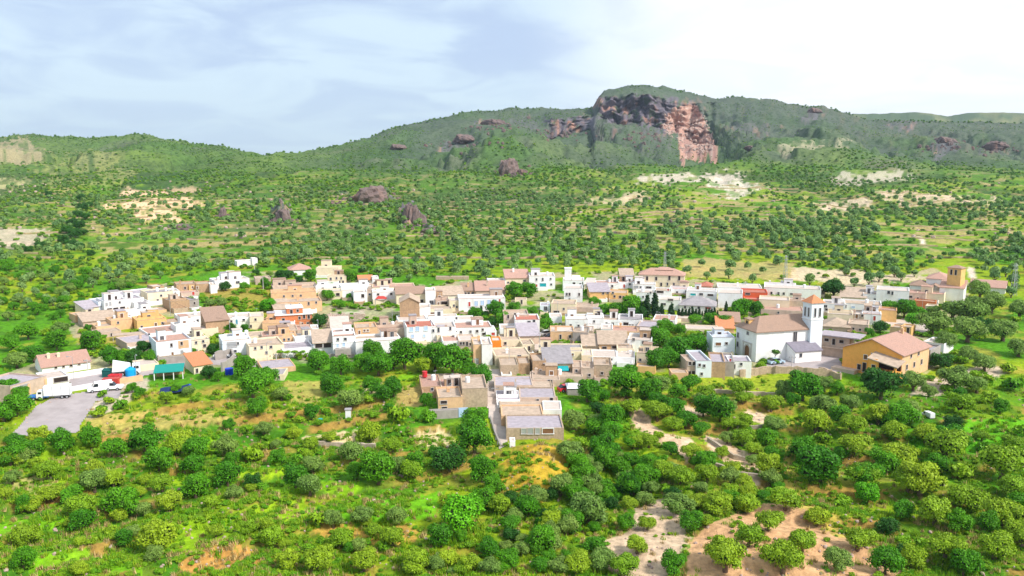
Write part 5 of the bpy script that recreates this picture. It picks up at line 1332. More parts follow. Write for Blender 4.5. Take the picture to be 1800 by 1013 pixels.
wall_line([(278, 640), (345, 636), (350, 641)], 1.7, .4, WALLS['G'], 'grey retaining wall under the house with the yellow base', 'retaining_wall')
wall_line([(378, 634), (408, 628), (412, 640), (390, 654)], 2.2, .4, WALLS['G'], 'grey concrete ramp wall descending beside the orange roofed hut', 'retaining_wall')
wall_line([(540, 630), (626, 629), (720, 634)], 1.0, .5, WALLS['G'], 'long grey stone wall between the white houses and the big trees', 'retaining_wall')
wall_line([(1245, 690), (1310, 694), (1380, 698)], .8, .4, WALLS['P'], 'straight pale terrace wall under the yellow meadow', 'terrace_wall')
wall_line([(1300, 662), (1345, 656), (1400, 656), (1462, 662)], 1.6, .5, WALLS['S'], 'sandy retaining wall holding the church forecourt', 'retaining_wall')
wall_line([(1190, 566), (1225, 563), (1266, 562)], .9, .3, WALLS['C'], 'cream garden balustrade in front of the small cypress row', 'garden_balustrade')
wall_line([(862, 735), (870, 762), (880, 786)], .5, .3, WALLS['G'], 'dark parapet along the lower end of the stepped street', 'parapet')
wall_line([(545, 783), (600, 786), (660, 788)], .8, .5, M_STONE, 'dry stone wall below the bare tan garden terrace', 'dry_stone_wall')
wall_line([(1295, 755), (1345, 752)], .6, .4, M_STONE, 'short dry stone wall beside the small bare orchard plot', 'dry_stone_wall')
wall_line([(576, 566), (606, 562), (640, 560)], 1.4, .5, M_STONE, 'upper rubble wall of the ruined terraces at mid village', 'rubble_wall')
wall_line([(578, 574), (612, 571), (640, 570)], 1.3, .5, M_STONE, 'lower rubble wall of the ruined terraces at mid village', 'rubble_wall')
wall_line([(1218, 808), (1262, 822), (1300, 836), (1340, 842)], .7, .5, M_STONE, 'curved dry stone terrace wall among the orchard olives', 'dry_stone_wall')
wall_line([(1245, 775), (1290, 806), (1342, 816)], .7, .5, M_STONE, 'dry stone wall edging the curving bare earth strip', 'dry_stone_wall')
wall_line([(1440, 655), (1478, 668)], 1.4, .6, WALLS['S'], 'sandy low wall at the corner of the orange gabled house', 'retaining_wall')
# ------------------------------------------------------------------ foliage materials
def leaf_mat(name, rgb, rgb2, trans=0.25, rough=0.55, spread=0.35):
    m, nt, out = new_mat(name)
    N, L = nt.nodes, nt.links
    at_ = N.new('ShaderNodeAttribute'); at_.attribute_name = 'tone'
    oi = N.new('ShaderNodeObjectInfo')
    ad = N.new('ShaderNodeMath'); ad.operation = 'MULTIPLY_ADD'
    ad.inputs[1].default_value = 0.75; L.new(oi.outputs['Random'], ad.inputs[0])
    mu0 = N.new('ShaderNodeMath'); mu0.operation = 'MULTIPLY'; mu0.inputs[1].default_value = 0.25
    L.new(at_.outputs['Fac'], mu0.inputs[0]); L.new(mu0.outputs[0], ad.inputs[2])
    mx = N.new('ShaderNodeMix'); mx.data_type = 'RGBA'
    mx.inputs['A'].default_value = (*rgb, 1); mx.inputs['B'].default_value = (*rgb2, 1)
    L.new(ad.outputs[0], mx.inputs['Factor'])
    mr = N.new('ShaderNodeMapRange'); mr.inputs['To Min'].default_value = 1 - spread; mr.inputs['To Max'].default_value = 1 + spread
    L.new(at_.outputs['Fac'], mr.inputs['Value'])
    vm = N.new('ShaderNodeVectorMath'); vm.operation = 'SCALE'
    L.new(mx.outputs['Result'], vm.inputs[0]); L.new(mr.outputs[0], vm.inputs['Scale'])
    bs = N.new('ShaderNodeBsdfPrincipled'); bs.inputs['Roughness'].default_value = rough; bs.inputs['Specular IOR Level'].default_value = 0.25
    L.new(vm.outputs[0], bs.inputs['Base Color'])
    tr = N.new('ShaderNodeBsdfTranslucent'); L.new(vm.outputs[0], tr.inputs['Color'])
    ms = N.new('ShaderNodeMixShader'); ms.inputs[0].default_value = trans
    L.new(bs.outputs[0], ms.inputs[1]); L.new(tr.outputs[0], ms.inputs[2])
    L.new(ms.outputs[0], out.inputs['Surface'])
    return m


L_OLN = leaf_mat('olive_leaves_fresh', (0.18, 0.36, 0.010), (0.34, 0.46, 0.018), trans=.2)
L_OLG = leaf_mat('olive_leaves_grey', (0.16, 0.29, 0.05), (0.24, 0.36, 0.06), trans=.2)
L_OLF = leaf_mat('olive_leaves_hill', (0.14, 0.29, 0.085), (0.25, 0.38, 0.10), trans=.16)
L_BRD = leaf_mat('broad_leaves', (0.045, 0.21, 0.004), (0.12, 0.35, 0.006), trans=.2)
L_LIM = leaf_mat('lime_leaves', (0.09, 0.38, 0.004), (0.14, 0.44, 0.006), trans=.2)
L_DRK = leaf_mat('dark_leaves', (0.02, 0.10, 0.008), (0.035, 0.14, 0.010), trans=.14)
L_CYP = leaf_mat('cypress_leaves', (0.014, 0.05, 0.013), (0.024, 0.07, 0.016), trans=.1)
L_BRN = leaf_mat('rusty_leaves', (0.36, 0.22, 0.02), (0.42, 0.30, 0.03))
L_SHR = leaf_mat('shrub_leaves', (0.08, 0.30, 0.005), (0.28, 0.42, 0.012), trans=.18)
L_SCR = leaf_mat('scrub_leaves', (0.055, 0.17, 0.02), (0.18, 0.33, 0.03), trans=.16)
L_GRS = leaf_mat('grass_blades', (0.10, 0.37, 0.005), (0.32, 0.42, 0.012), trans=.3)
L_BARK = surf('bark', (0.16, 0.11, 0.08), var=0.25, scale=4, bump=0.5)
L_CORE = surf('twig_shade_core', (0.022, 0.04, 0.010), var=0.2, scale=4)  # darkened to paint the shade inside the crowns


def crown_mesh(name, n, leaf, mat, seed, lobes=9, flat=.8, core=.62, aspect=1.6, jitter=.55, shape='round', inner=True, tight=1.0):
    """unit crown (radius 1, height 2*flat, base at z=0) made of leaf tufts on lobes"""
    g = np.random.default_rng(seed)
    C = []
    if shape == 'cypress':
        for i in range(lobes):
            f = i / (lobes - 1); C.append((g.normal(0, .04), g.normal(0, .04), f * 1.8 + .1, .26 * (1 - f) ** .6 + .05))
    else:
        C.append((0, 0, flat, .66))
        for i in range(lobes):
            a = g.uniform(0, 2 * math.pi) if i > 5 else i * math.pi / 3 + g.uniform(-.4, .4)
            el = g.uniform(-.55, 1.0); rr = g.uniform(.40, .74) * math.cos(el * .9)
            rr *= tight; C.append((rr * math.cos(a), rr * math.sin(a), flat + math.sin(el) * flat * .66, g.uniform(.20, .45)))
    C = np.array(C)
    wts = C[:, 3] ** 2; pick = g.choice(len(C), n, p=wts / wts.sum())
    d = g.normal(size=(n, 3)); d[:, 2] = np.where(d[:, 2] < -0.6, -d[:, 2], d[:, 2]); d /= np.linalg.norm(d, axis=1)[:, None]
    rad = C[pick, 3] * (1 + g.normal(0, .13, n)) 
    p = C[pick, :3] + d * rad[:, None] * np.array([1, 1, flat if shape != 'cypress' else 1.0])
    # drop tufts buried in other lobes
    keep = np.ones(n, bool)
    for c in C:
        dd = (p - c[:3]) / np.array([1, 1, flat if shape != 'cypress' else 1.0])
        keep &= (np.linalg.norm(dd, axis=1) > c[3] * .74)
    p, d, pick = p[keep], d[keep], pick[keep]; n = len(p)
    nrm = d + g.normal(0, jitter, (n, 3)); nrm /= np.linalg.norm(nrm, axis=1)[:, None]
    t = np.cross(nrm, g.normal(size=(n, 3))); t /= np.linalg.norm(t, axis=1)[:, None]
    b = np.cross(nrm, t)
    s = leaf * g.uniform(.6, 1.3, n)[:, None]
    v = np.stack([p - t * s * aspect * .5, p + b * s * .5 - t * s * .1, p + t * s * aspect * .5 + nrm * s * .25, p - b * s * .5 + t * s * .1], 1).reshape(-1, 3)
    q = np.arange(n * 4).reshape(n, 4)
    lt = g.uniform(0, 1, len(C))
    tone = np.clip(.35 * lt[pick] + .65 * g.uniform(0, 1, n), 0, 1)
    tone = np.repeat(tone, 4)
    tri = None; mi = np.zeros(n, int)
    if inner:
        # twig lump per lobe, added to block light, its dark colour painting inner shade
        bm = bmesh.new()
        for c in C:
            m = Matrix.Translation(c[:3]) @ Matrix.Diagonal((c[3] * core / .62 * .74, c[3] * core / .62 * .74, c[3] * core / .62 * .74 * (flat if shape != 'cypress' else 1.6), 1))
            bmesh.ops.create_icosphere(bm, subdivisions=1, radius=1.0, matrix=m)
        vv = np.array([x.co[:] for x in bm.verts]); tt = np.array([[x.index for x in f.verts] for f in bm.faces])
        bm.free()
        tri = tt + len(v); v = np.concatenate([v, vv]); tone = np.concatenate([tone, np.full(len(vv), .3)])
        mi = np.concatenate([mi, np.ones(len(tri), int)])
    v[:, 2] -= 0
    return mesh_np(name, v, quads=q, tris=tri, mats=[mat, L_CORE], midx=mi, attr={'tone': ('POINT', 'FLOAT', tone)})


def trunk_mesh(name, seed, h=.55, r=.10, limbs=4, reach=.45):
    g = random.Random(seed); mb = MB()
    pts = [(0, 0, -.25), (g.uniform(-.04, .04), g.uniform(-.04, .04), h * .5), (g.uniform(-.06, .06), g.uniform(-.06, .06), h)]
    mb.tube(pts, [r * 1.5, r, r * .8], L_BARK, 7)
    for i in range(limbs):
        a = i * 2 * math.pi / limbs + g.uniform(-.4, .4)
        mb.tube([pts[1], (math.cos(a) * reach * .5, math.sin(a) * reach * .5, h * 1.0), (math.cos(a) * reach, math.sin(a) * reach, h * 1.75)], [r * .6, r * .42, r * .15], L_BARK, 5)
    return mb.mesh(name, True)


KINDS = {}


def make_kind(key, mat, n, leaf, nvar, seed, **kw):
    KINDS[key] = [crown_mesh(key + '_crown', n, leaf, mat, seed + i, lobes=kw.get('lobes', 9) + i % 3, flat=kw.get('flat', .8), jitter=kw.get('jitter', .55), shape=kw.get('shape', 'round'), aspect=kw.get('aspect', 1.7), tight=kw.get('tight', 1.0)) for i in range(nvar)]


make_kind('olive', L_OLN, 4600, .078, 5, 100, flat=.80, lobes=11)
make_kind('grey_olive', L_OLG, 4600, .078, 4, 200, flat=.82, lobes=10)
make_kind('broad', L_BRD, 4600, .085, 5, 300, flat=.94, lobes=13, aspect=1.3)
make_kind('lime', L_LIM, 4600, .085, 2, 400, flat=.85, lobes=14, aspect=1.2)
make_kind('dark', L_DRK, 4000, .085, 3, 500, flat=.85, lobes=10, aspect=1.3)
make_kind('rusty', L_BRN, 1500, .12, 1, 550, flat=.8, lobes=9)
make_kind('cypress', L_CYP, 1500, .09, 2, 600, shape='cypress', lobes=9)
make_kind('shrub', L_SHR, 700, .16, 4, 700, flat=.62, lobes=6)
make_kind('scrub', L_SCR, 260, .26, 3, 800, flat=.62, lobes=5)
make_kind('hill_olive', L_OLF, 520, .20, 4, 900, flat=.82, lobes=7, tight=.72)
make_kind('hill_tree', L_SCR, 420, .22, 3, 950, flat=.85, lobes=7)
TRUNK_O = [trunk_mesh('olive_trunk', 5 + i, h=.5, r=.11, limbs=4, reach=.5) for i in range(3)]
TRUNK_B = [trunk_mesh('tree_trunk', 15 + i, h=.55, r=.08, limbs=5, reach=.45) for i in range(3)]

PHR = {'olive': 'fresh green olive tree', 'grey_olive': 'grey green olive tree', 'broad': 'deep green leafy tree', 'lime': 'bright lime green leafy tree',
       'dark': 'dark green dense tree', 'rusty': 'rusty brown leaved tree', 'cypress': 'slim dark cypress', 'shrub': 'rounded green shrub', 'hill_olive': 'blue green hillside olive tree'}
CATN = {'olive': ('olive_tree', 'olive tree'), 'grey_olive': ('olive_tree', 'olive tree'), 'broad': ('leafy_tree', 'tree'), 'lime': ('leafy_tree', 'tree'), 'dark': ('leafy_tree', 'tree'),
        'rusty': ('leafy_tree', 'tree'), 'cypress': ('cypress_tree', 'cypress'), 'shrub': ('shrub', 'shrub'), 'hill_olive': ('olive_tree', 'olive tree')}
PLANTS = []     # (u, v, width px, kind)
occ = []        # occupied circles on the ground


def plant(u, vb, wpx, kind, hpx=None):
    """one individual plant: foot at a pixel, crown as wide as seen"""
    v0 = vb - wpx * (.07 if kind != 'cypress' else 0)
    p = at(u, v0); k = p.y / F
    r = wpx * k / 2 * 1.02
    g = random.Random(int(u * 31 + vb * 17))
    kinds = KINDS[kind]; me = kinds[g.randrange(len(kinds))]
    nm, cat = CATN[kind]
    t = thing(nm, 'x', cat, p, g.uniform(0, 6.28))
    if kind == 'cypress':
        hh = hpx * k
        add_obj('crown', me, t, (0, 0, .05 * hh), 0, (r / .30, r / .30, hh / 2.0))
        add_obj('trunk', TRUNK_B[0], t, (0, 0, 0), 0, (r * .8, r * .8, .25))
    else:
        cz = {'shrub': -.12, 'olive': -.02, 'grey_olive': -.02, 'broad': -.12, 'lime': -.12, 'dark': -.14, 'rusty': .2, 'hill_olive': .08}[kind]
        vs = g.uniform(.9, 1.12)
        if hpx: vs = hpx / (wpx * (.8 if kind in ('olive', 'grey_olive') else .86)) / 1.08
        add_obj('crown', me, t, (0, 0, cz * r), 0, (r, r * g.uniform(.9, 1.1), r * vs))
        if kind != 'shrub':
            tm = (TRUNK_O if 'olive' in kind else TRUNK_B)[g.randrange(3)]
            add_obj('trunk', tm, t, (0, 0, 0), 0, (r, r, r * max(vs, 1)))
    occ.append((p.x, p.y, r))
    PLANTS.append([u, vb - wpx * .4, wpx, kind, t])
    return t


T_ = """
1275 1010 78 olive;1315 965 54 olive;1350 937 52 olive;1410 976 60 olive;1375 1012 78 olive;1380 900 54 olive;1435 927 48 olive;1470 1006 54 grey_olive;1507 970 56 olive
1440 855 84 broad;1515 857 58 olive;1525 890 50 lime;1350 840 52 olive;1287 836 30 olive;1243 853 44 olive;1308 868 40 olive;1213 938 48 broad;1242 926 30 olive;1592 990 42 dark
1262 908 58 olive;1312 906 52 olive;1228 900 44 olive;1597 868 62 olive;1410 709 64 broad;1393 716 28 broad;1449 692 38 grey_olive;1471 697 26 broad;1548 706 68 dark;1445 731 46 grey_olive
1495 727 40 grey_olive;1543 748 46 olive;1600 738 42 grey_olive;1685 731 50 olive;1605 690 42 grey_olive;1675 690 56 grey_olive;1730 656 44 grey_olive;1653 652 40 dark;1606 656 18 broad
1675 758 34 dark;1725 778 30 olive;1782 797 42 olive;1498 768 50 olive;1435 766 56 olive;1570 777 50 olive;1626 781 50 olive;1500 805 56 olive;1580 830 72 olive;1660 815 76 olive
1762 850 84 olive;1522 858 56 broad;1617 876 80 olive;1411 812 50 broad;1442 850 60 olive;1642 928 64 olive;1702 905 72 olive;1762 936 76 olive;1600 1004 60 olive;1660 988 64 olive
1748 990 74 olive;1796 968 60 olive;1555 1013 60 broad;1692 1016 60 broad;1780 880 60 olive;1690 846 50 shrub;1732 800 40 shrub;1560 945 46 dark
1050 757 38 grey_olive;1100 698 62 broad;1160 696 46 grey_olive;1211 690 38 broad;1240 702 32 olive;1076 778 40 lime;1108 733 42 olive;1156 742 46 olive;1205 757 42 broad;1230 768 34 broad
1266 745 56 broad;1310 756 34 olive;1360 764 42 grey_olive;1355 726 42 olive;1278 782 30 grey_olive;1305 788 46 olive;1347 788 38 broad;1326 803 34 olive;1180 802 30 broad;1215 810 38 olive
1245 822 34 broad;1060 812 54 broad;1085 822 36 grey_olive;1092 845 46 broad;1140 832 38 broad;1165 848 46 olive;1196 858 50 olive;1280 884 44 olive;1135 892 36 grey_olive;1035 930 78 grey_olive
968 938 50 olive;1190 908 56 grey_olive;1105 900 34 olive;1100 935 34 broad;1120 976 44 olive;1138 935 36 olive;1045 974 42 broad;1014 1013 56 olive;896 1002 46 broad;950 978 62 broad
1100 1015 54 olive;1182 1012 50 broad;1005 880 50 broad;1060 880 44 broad;1110 872 40 broad;1140 790 36 olive;1022 790 34 shrub;1120 792 34 olive;1080 742 30 broad
445 703 62 broad;470 680 42 broad;430 668 44 broad;452 735 40 broad;495 706 32 grey_olive;582 700 46 broad;560 657 44 broad;600 662 42 broad;640 655 40 broad;666 664 52 broad;712 655 64 broad;690 652 44 olive
765 656 58 broad;796 664 62 broad;745 660 40 olive;822 664 32 broad;845 682 40 broad;655 640 44 broad;820 640 26 rusty;617 726 48 grey_olive;675 708 40 broad;692 700 36 broad;748 716 26 broad
812 955 26 broad;812 938 88 lime;775 965 50 broad;665 856 72 broad;620 815 46 grey_olive;628 845 40 broad;550 837 40 grey_olive;467 768 32 grey_olive;516 775 32 olive;578 780 28 olive
790 832 62 dark;835 803 68 broad;832 765 54 broad;848 852 60 broad;730 830 40 broad;850 900 50 broad;445 862 34 dark;412 880 32 grey_olive;520 862 50 broad;690 800 36 olive;755 745 34 shrub;700 748 52 shrub
22 852 30 grey_olive;85 848 44 olive;165 843 40 olive;145 913 58 olive;200 862 46 olive;216 912 62 broad;286 868 42 olive;300 902 48 olive;345 880 60 broad;400 858 58 broad;412 878 30 grey_olive
230 947 32 grey_olive;280 978 78 olive;380 946 36 olive;436 942 36 olive;46 962 52 olive;42 1003 46 broad;140 1012 34 olive;92 884 44 olive;10 882 30 olive;396 806 46 grey_olive;318 793 50 olive
255 800 60 broad;205 805 46 broad;292 712 30 olive;480 965 50 olive;560 1010 60 olive;640 1008 56 olive;505 1005 50 olive;730 1010 60 olive;790 1000 44 olive;860 985 44 broad;690 965 46 olive;600 965 50 olive
560 925 44 shrub;640 925 44 grey_olive;700 925 44 grey_olive;445 815 44 shrub;490 818 34 broad;520 820 34 shrub;280 830 50 broad;340 838 44 broad;110 800 50 broad;60 810 44 broad;30 800 40 broad;160 790 44 broad
160 622 44 broad;195 645 38 broad;216 642 30 broad;236 642 30 dark;254 624 30 dark;264 642 28 broad;284 618 10 dark;155 584 14 broad;374 624 22 dark;340 625 14 broad;355 622 12 shrub;384 627 15 broad
405 588 26 broad;430 587 18 broad;562 577 32 dark;600 545 20 broad;575 530 24 broad;614 528 13 broad;470 551 32 lime;484 550 18 grey_olive;370 542 20 grey_olive;391 542 22 grey_olive;396 513 22 dark
430 512 18 broad;466 509 20 broad;450 486 14 dark;475 488 15 grey_olive;500 499 30 dark;526 498 16 dark;546 498 26 broad;618 500 28 broad;905 527 34 broad;930 524 32 broad;872 562 34 broad;886 578 30 broad
905 555 26 broad;936 562 26 broad;962 584 28 broad;960 568 20 broad;1045 540 22 broad;835 562 26 broad;852 562 18 dark;866 577 22 dark;1062 556 26 broad;1082 558 34 broad;1108 560 44 broad;1125 562 26 dark
1300 563 40 broad;1327 557 34 broad;1276 577 30 broad;1250 573 26 broad;1220 574 26 broad;1170 592 34 broad;1196 592 22 broad;1216 599 24 olive;1246 597 20 olive;1160 614 46 broad;1192 640 56 broad
1225 622 44 broad;1152 654 40 broad;1175 650 44 broad;1108 662 26 broad;1085 664 20 dark;1465 526 42 dark;1560 556 34 broad;1590 562 40 broad;1612 566 30 broad;1546 587 30 dark;1526 592 18 broad;1604 577 30 lime
1637 592 56 grey_olive;1675 566 44 grey_olive;1702 574 60 grey_olive;1742 555 48 grey_olive;1700 606 60 grey_olive;1762 604 56 grey_olive;1792 566 44 grey_olive;1722 528 40 grey_olive;1660 622 44 grey_olive;1790 630 44 grey_olive
1740 710 36 shrub;1700 640 36 grey_olive;1632 700 30 grey_olive;1716 694 44 grey_olive;1780 690 44 shrub;1640 560 26 grey_olive;1725 590 36 dark;180 700 20 shrub;192 712 24 shrub;212 722 30 shrub;172 735 30 shrub;232 692 22 broad
246 700 22 broad;330 700 26 grey_olive;310 692 18 broad;368 668 30 dark;384 672 20 broad;60 640 40 broad;30 650 40 grey_olive;100 620 40 broad;50 600 40 broad;110 590 30 grey_olive;20 620 36 broad;30 735 50 broad;15 700 40 broad;40 705 30 broad;8 745 44 broad
"""
T_ += '''143 355 16 dark;86 347 13 dark;158 366 14 dark;146 372 18 dark;136 384 18 dark;150 388 16 dark;128 398 18 dark;140 404 20 dark;118 412 18 dark;132 420 22 dark;148 414 14 dark;112 430 20 dark;126 438 22 dark;142 442 18 dark;70 440 18 dark;90 448 18 dark;50 446 16 dark;160 452 16 dark'''
for ln in T_.strip().replace('\n', ';').split(';'):
    a = ln.split(); plant(float(a[0]), float(a[1]), float(a[2]), a[3])
for (x_, yb_, w_, h_) in ((1137, 558, 13, 42), (1151, 557, 14, 46), (1128, 556, 9, 26), (1163, 557, 9, 24), (1179, 561, 12, 29), (1276, 547, 6, 18), (1024, 512, 5, 18), (846, 549, 5, 14), (786, 548, 5, 13),
                          (1193, 559, 6.5, 17), (1199, 560, 6.5, 19), (1205, 560, 6.5, 18), (1211, 560, 6.5, 20), (1217, 560, 6.5, 22), (1223, 560, 6.5, 18), (1229, 560, 6.5, 19), (1234, 560, 4, 14),
                          (1241, 559, 6.5, 19), (1246, 559, 6.5, 18), (1251, 559, 6.5, 17), (1256, 558, 6.5, 18), (1261, 558, 4, 13)):
    plant(x_, yb_, w_, 'cypress', h_)

# ---- fill: more plants where the photograph is overgrown
HB = []
for (t, xl, xr, yb, yt, k, w, h, dep) in HOUSES:
    c = t.matrix_basis
    HB.append((t.location.x, t.location.y, t.rotation_euler.z, w / 2 + .6, dep + .8))
HB.append((ch.location.x, ch.location.y, ch.rotation_euler.z, 26, 11))
HB.append((oh.location.x, oh.location.y, oh.rotation_euler.z, 8.5, 15))
HBa = np.array(HB)


def in_house(x, y, m=0.0):
    dx = x - HBa[:, 0]; dy = y - HBa[:, 1]; c = np.cos(HBa[:, 2]); s = np.sin(HBa[:, 2])
    lx = dx * c + dy * s; ly = -dx * s + dy * c
    return bool(np.any((np.abs(lx) < HBa[:, 3] + m) & (ly > -m - .6) & (ly < HBa[:, 4] + m)))


OPEN = [p[3] for p in PAINT[:7]] + [p[3] for p in PAINT[9:14]]
STRIPS = [p[3] for p in PAINT[14:22]] + [[(240, 932), (540, 866), (548, 905), (330, 972)], [(540, 880), (780, 865), (760, 895), (560, 915)]]
ROADS = [LOTP, [(858, 600), (980, 575), (985, 600), (890, 650), (878, 690), (892, 790), (872, 790), (858, 700)], [(180, 655), (460, 622), (460, 648), (180, 690), (115, 690), (115, 660)],
         [(1335, 655), (1400, 622), (1485, 612), (1480, 662)], [(1440, 590), (1480, 568), (1560, 568), (1600, 595), (1660, 575), (1650, 562), (1600, 556), (1500, 562)]]


def blocked(u, v, x, y, r, allow_open=False):
    if in_house(x, y, r * .6): return True
    for P_ in ROADS:
        if inpoly(u, v, P_): return True
    if not allow_open:
        for P_ in OPEN:
            if inpoly(u, v, P_): return True
    return False


OC = np.array(occ)
g_ = np.random.default_rng(5)
FILL = [
    ([(0, 470), (290, 482), (140, 545), (130, 565), (0, 565)], 260, ['grey_olive', 'shrub', 'shrub', 'broad'], (13, 24), .75),
    # (polygon, attempts, kinds, width range px, overlap)
    ([(0, 780), (860, 780), (880, 900), (1050, 1013), (0, 1013)], 240, ['olive', 'broad', 'shrub', 'grey_olive', 'olive'], (22, 50), .8),
    ([(990, 690), (1060, 700), (1180, 860), (1210, 1013), (880, 1013), (880, 880), (1000, 870)], 300, ['broad', 'broad', 'grey_olive', 'shrub', 'dark'], (26, 52), .5),
    ([(1090, 690), (1380, 700), (1370, 900), (1180, 900)], 200, ['olive', 'olive', 'broad', 'grey_olive', 'shrub'], (24, 44), .6),
    ([(1395, 720), (1800, 700), (1800, 1013), (1560, 1013), (1400, 850)], 200, ['olive', 'olive', 'olive', 'shrub', 'broad'], (28, 60), .8),
    ([(150, 690), (740, 660), (740, 790), (0, 800), (0, 770)], 230, ['broad', 'shrub', 'shrub', 'olive', 'grey_olive'], (16, 38), .7),
    ([(0, 560), (130, 560), (280, 610), (250, 655), (0, 650)], 200, ['grey_olive', 'broad', 'shrub', 'broad'], (18, 34), .6),
    ([(1600, 600), (1800, 500), (1800, 720), (1600, 700)], 160, ['grey_olive', 'grey_olive', 'shrub'], (22, 48), .7),
    ([(1130, 560), (1260, 566), (1250, 660), (1100, 690), (1130, 600)], 160, ['broad', 'broad', 'shrub'], (18, 36), .5),
    ([(360, 500), (500, 490), (480, 560), (350, 560)], 170, ['shrub', 'broad', 'grey_olive'], (10, 24), .75),
    ([(820, 500), (1010, 500), (1000, 600), (820, 570)], 90, ['broad', 'dark'], (16, 28), .7),
    ([(540, 630), (850, 640), (850, 680), (540, 670)], 60, ['broad', 'shrub'], (18, 30), .7),
    ([(540, 520), (660, 520), (660, 580), (560, 585)], 50, ['shrub', 'broad'], (8, 16), .9),
    ([(1190, 655), (1480, 660), (1480, 720), (1190, 700)], 50, ['shrub', 'broad'], (14, 26), 1.0),
    ([(860, 640), (1100, 660), (1110, 700), (1000, 700), (860, 700)], 60, ['shrub', 'broad'], (10, 22), .8),
]
NMAX = {'tree': 296, 'olive': 296, 'shrub': 290}
def count(ks): return sum(1 for p in PLANTS if p[3] in ks)
for poly, n, kinds, (w0, w1), ovl in FILL:
    xs = [p[0] for p in poly]; ys = [p[1] for p in poly]
    for i in range(n):
        u = g_.uniform(min(xs), max(xs)); v = g_.uniform(min(ys), max(ys))
        if not inpoly(u, v, poly): continue
        kd = kinds[g_.integers(len(kinds))]; w = g_.uniform(w0, w1) * (.65 if kd == 'shrub' else 1)
        D = float(depth_at(np.array(float(u)), np.array(float(v)))); r = w * D / F / 2
        sxx, _ = pxdir(u, v); x = sxx * D
        if len(OC) and np.any(np.hypot(OC[:, 0] - x, OC[:, 1] - D) < (OC[:, 2] + r) * ovl): continue
        if blocked(u, v, x, D, r): continue
        if any(inpoly(u, v, q_) for q_ in STRIPS) and (w > 18 or g_.random() < .7): continue
        if kd in ('olive', 'grey_olive') and count(('olive', 'grey_olive', 'hill_olive')) > 250: continue
        if kd in ('broad', 'dark', 'lime') and count(('broad', 'dark', 'lime', 'rusty')) > 294: continue
        plant(u, v, w, kd)
        OC = np.array(occ)

# ---- hillside: the nearest rows as individuals, the rest as masses
def hill_points(seed, D0, D1, sp, ulim=(-350, 2150), jit=.35, dens=None):
    g = np.random.default_rng(seed); out = []
    D = D0
    while D < D1:
        s = sp(D); X0 = (ulim[0] - 900) / F * D; X1 = (ulim[1] - 900) / F * D
        n = int((X1 - X0) / s)
        x = X0 + (np.arange(n) + g.uniform(-jit, jit, n)) * s
        y = D + g.uniform(-jit, jit, n) * s * (.7 if jit > .4 else .3) + (vnoise(x / 45, x * 0 + D / 60, seed) - .5) * 14
        out.append(np.stack([x, y], 1)); D += s * (.95 if jit > .4 else 1.15)
    P_ = np.concatenate(out)
    return P_


def with_z(P_):
    z = np.array([ground(float(a), float(b)) for a, b in P_])
    u, v = project(P_[:, 0], P_[:, 1], z)
    return z, u, v


SOILS = [i for i, q in enumerate(PAINT) if max(b for a, b in q[3]) < 510 and min(a for a, b in q[3]) < 1720 and q[1] > .55]
def mask_open(u, v, idx):
    m = np.zeros(len(u), bool)
    for i in idx: m |= inpoly(u, v, PAINT[i][3])
    return m


HP = hill_points(3, 250, 980, lambda D: 6.9 + (D - 300) * .003, jit=.3)
hz, hu, hv = with_z(HP)
gr = np.random.default_rng(8)
dn = fbm(HP[:, 0] / 70, HP[:, 1] / 60, 3, 91)
pr = np.where(hu > 800, .80, .55) * np.where(hv < 345, .6, 1) * (1 - .55 * sstep(600, 950, HP[:, 1])) * ((hv < 516) | (hu < 130) | (hu > 1700)) * ((hv < 530) | (hu < 900))
ok = gr.random(len(HP)) < pr * sstep(.30, .45, dn)
soil = mask_open(hu, hv, SOILS)
ok &= ~(soil & (gr.random(len(HP)) < .55))
in_v = inpoly(hu, hv, [(130, 560), (140, 528), (290, 492), (400, 474), (600, 470), (700, 500), (850, 500), (990, 475), (1110, 475), (1210, 485), (1240, 500), (1440, 505), (1520, 510), (1600, 495), (1640, 465), (1700, 465), (1760, 508), (1760, 520), (1700, 560), (1000, 640), (130, 640)])
ok &= ~in_v
ok &= ~np.array([in_house(a, b, 2.0) for a, b in HP])
hcol = dn[ok]; HP = HP[ok]; hz = hz[ok]; hu = hu[ok]; hv = hv[ok]
# dark dense grove band on the eastern slope is larger trees
big = inpoly(hu, hv, [(1060, 405), (1300, 398), (1590, 400), (1620, 440), (1500, 452), (1250, 440), (1080, 430)])
hs = gr.uniform(1.5, 2.5, len(HP)) * (1 - .30 * sstep(450, 800, HP[:, 1])) * np.where(big, 1.35, 1) * np.where(hu < 500, .95, 1)
order = np.argsort(HP[:, 1] - big * 30)
inview = [i for i in order if -20 < hu[i] < 1820 and hv[i] > 240]
n_ol = count(('olive', 'grey_olive', 'hill_olive'))
near_i = inview[:max(0, 299 - n_ol)]
for i in near_i:
    t = thing('olive_tree', 'x', 'olive tree', (HP[i, 0], HP[i, 1], hz[i]), gr.uniform(0, 6))
    r = hs[i]
    add_obj('crown', KINDS['hill_olive'][i % 4], t, (0, 0, .25 * r), 0, (r, r, r * gr.uniform(.95, 1.15)))
    add_obj('trunk', TRUNK_O[i % 3], t, (0, 0, 0), 0, (r, r, r))
    PLANTS.append([hu[i], hv[i] - 4, 2 * r * F / HP[i, 1], 'hill_olive', t])
rest = np.ones(len(HP), bool); rest[near_i] = False


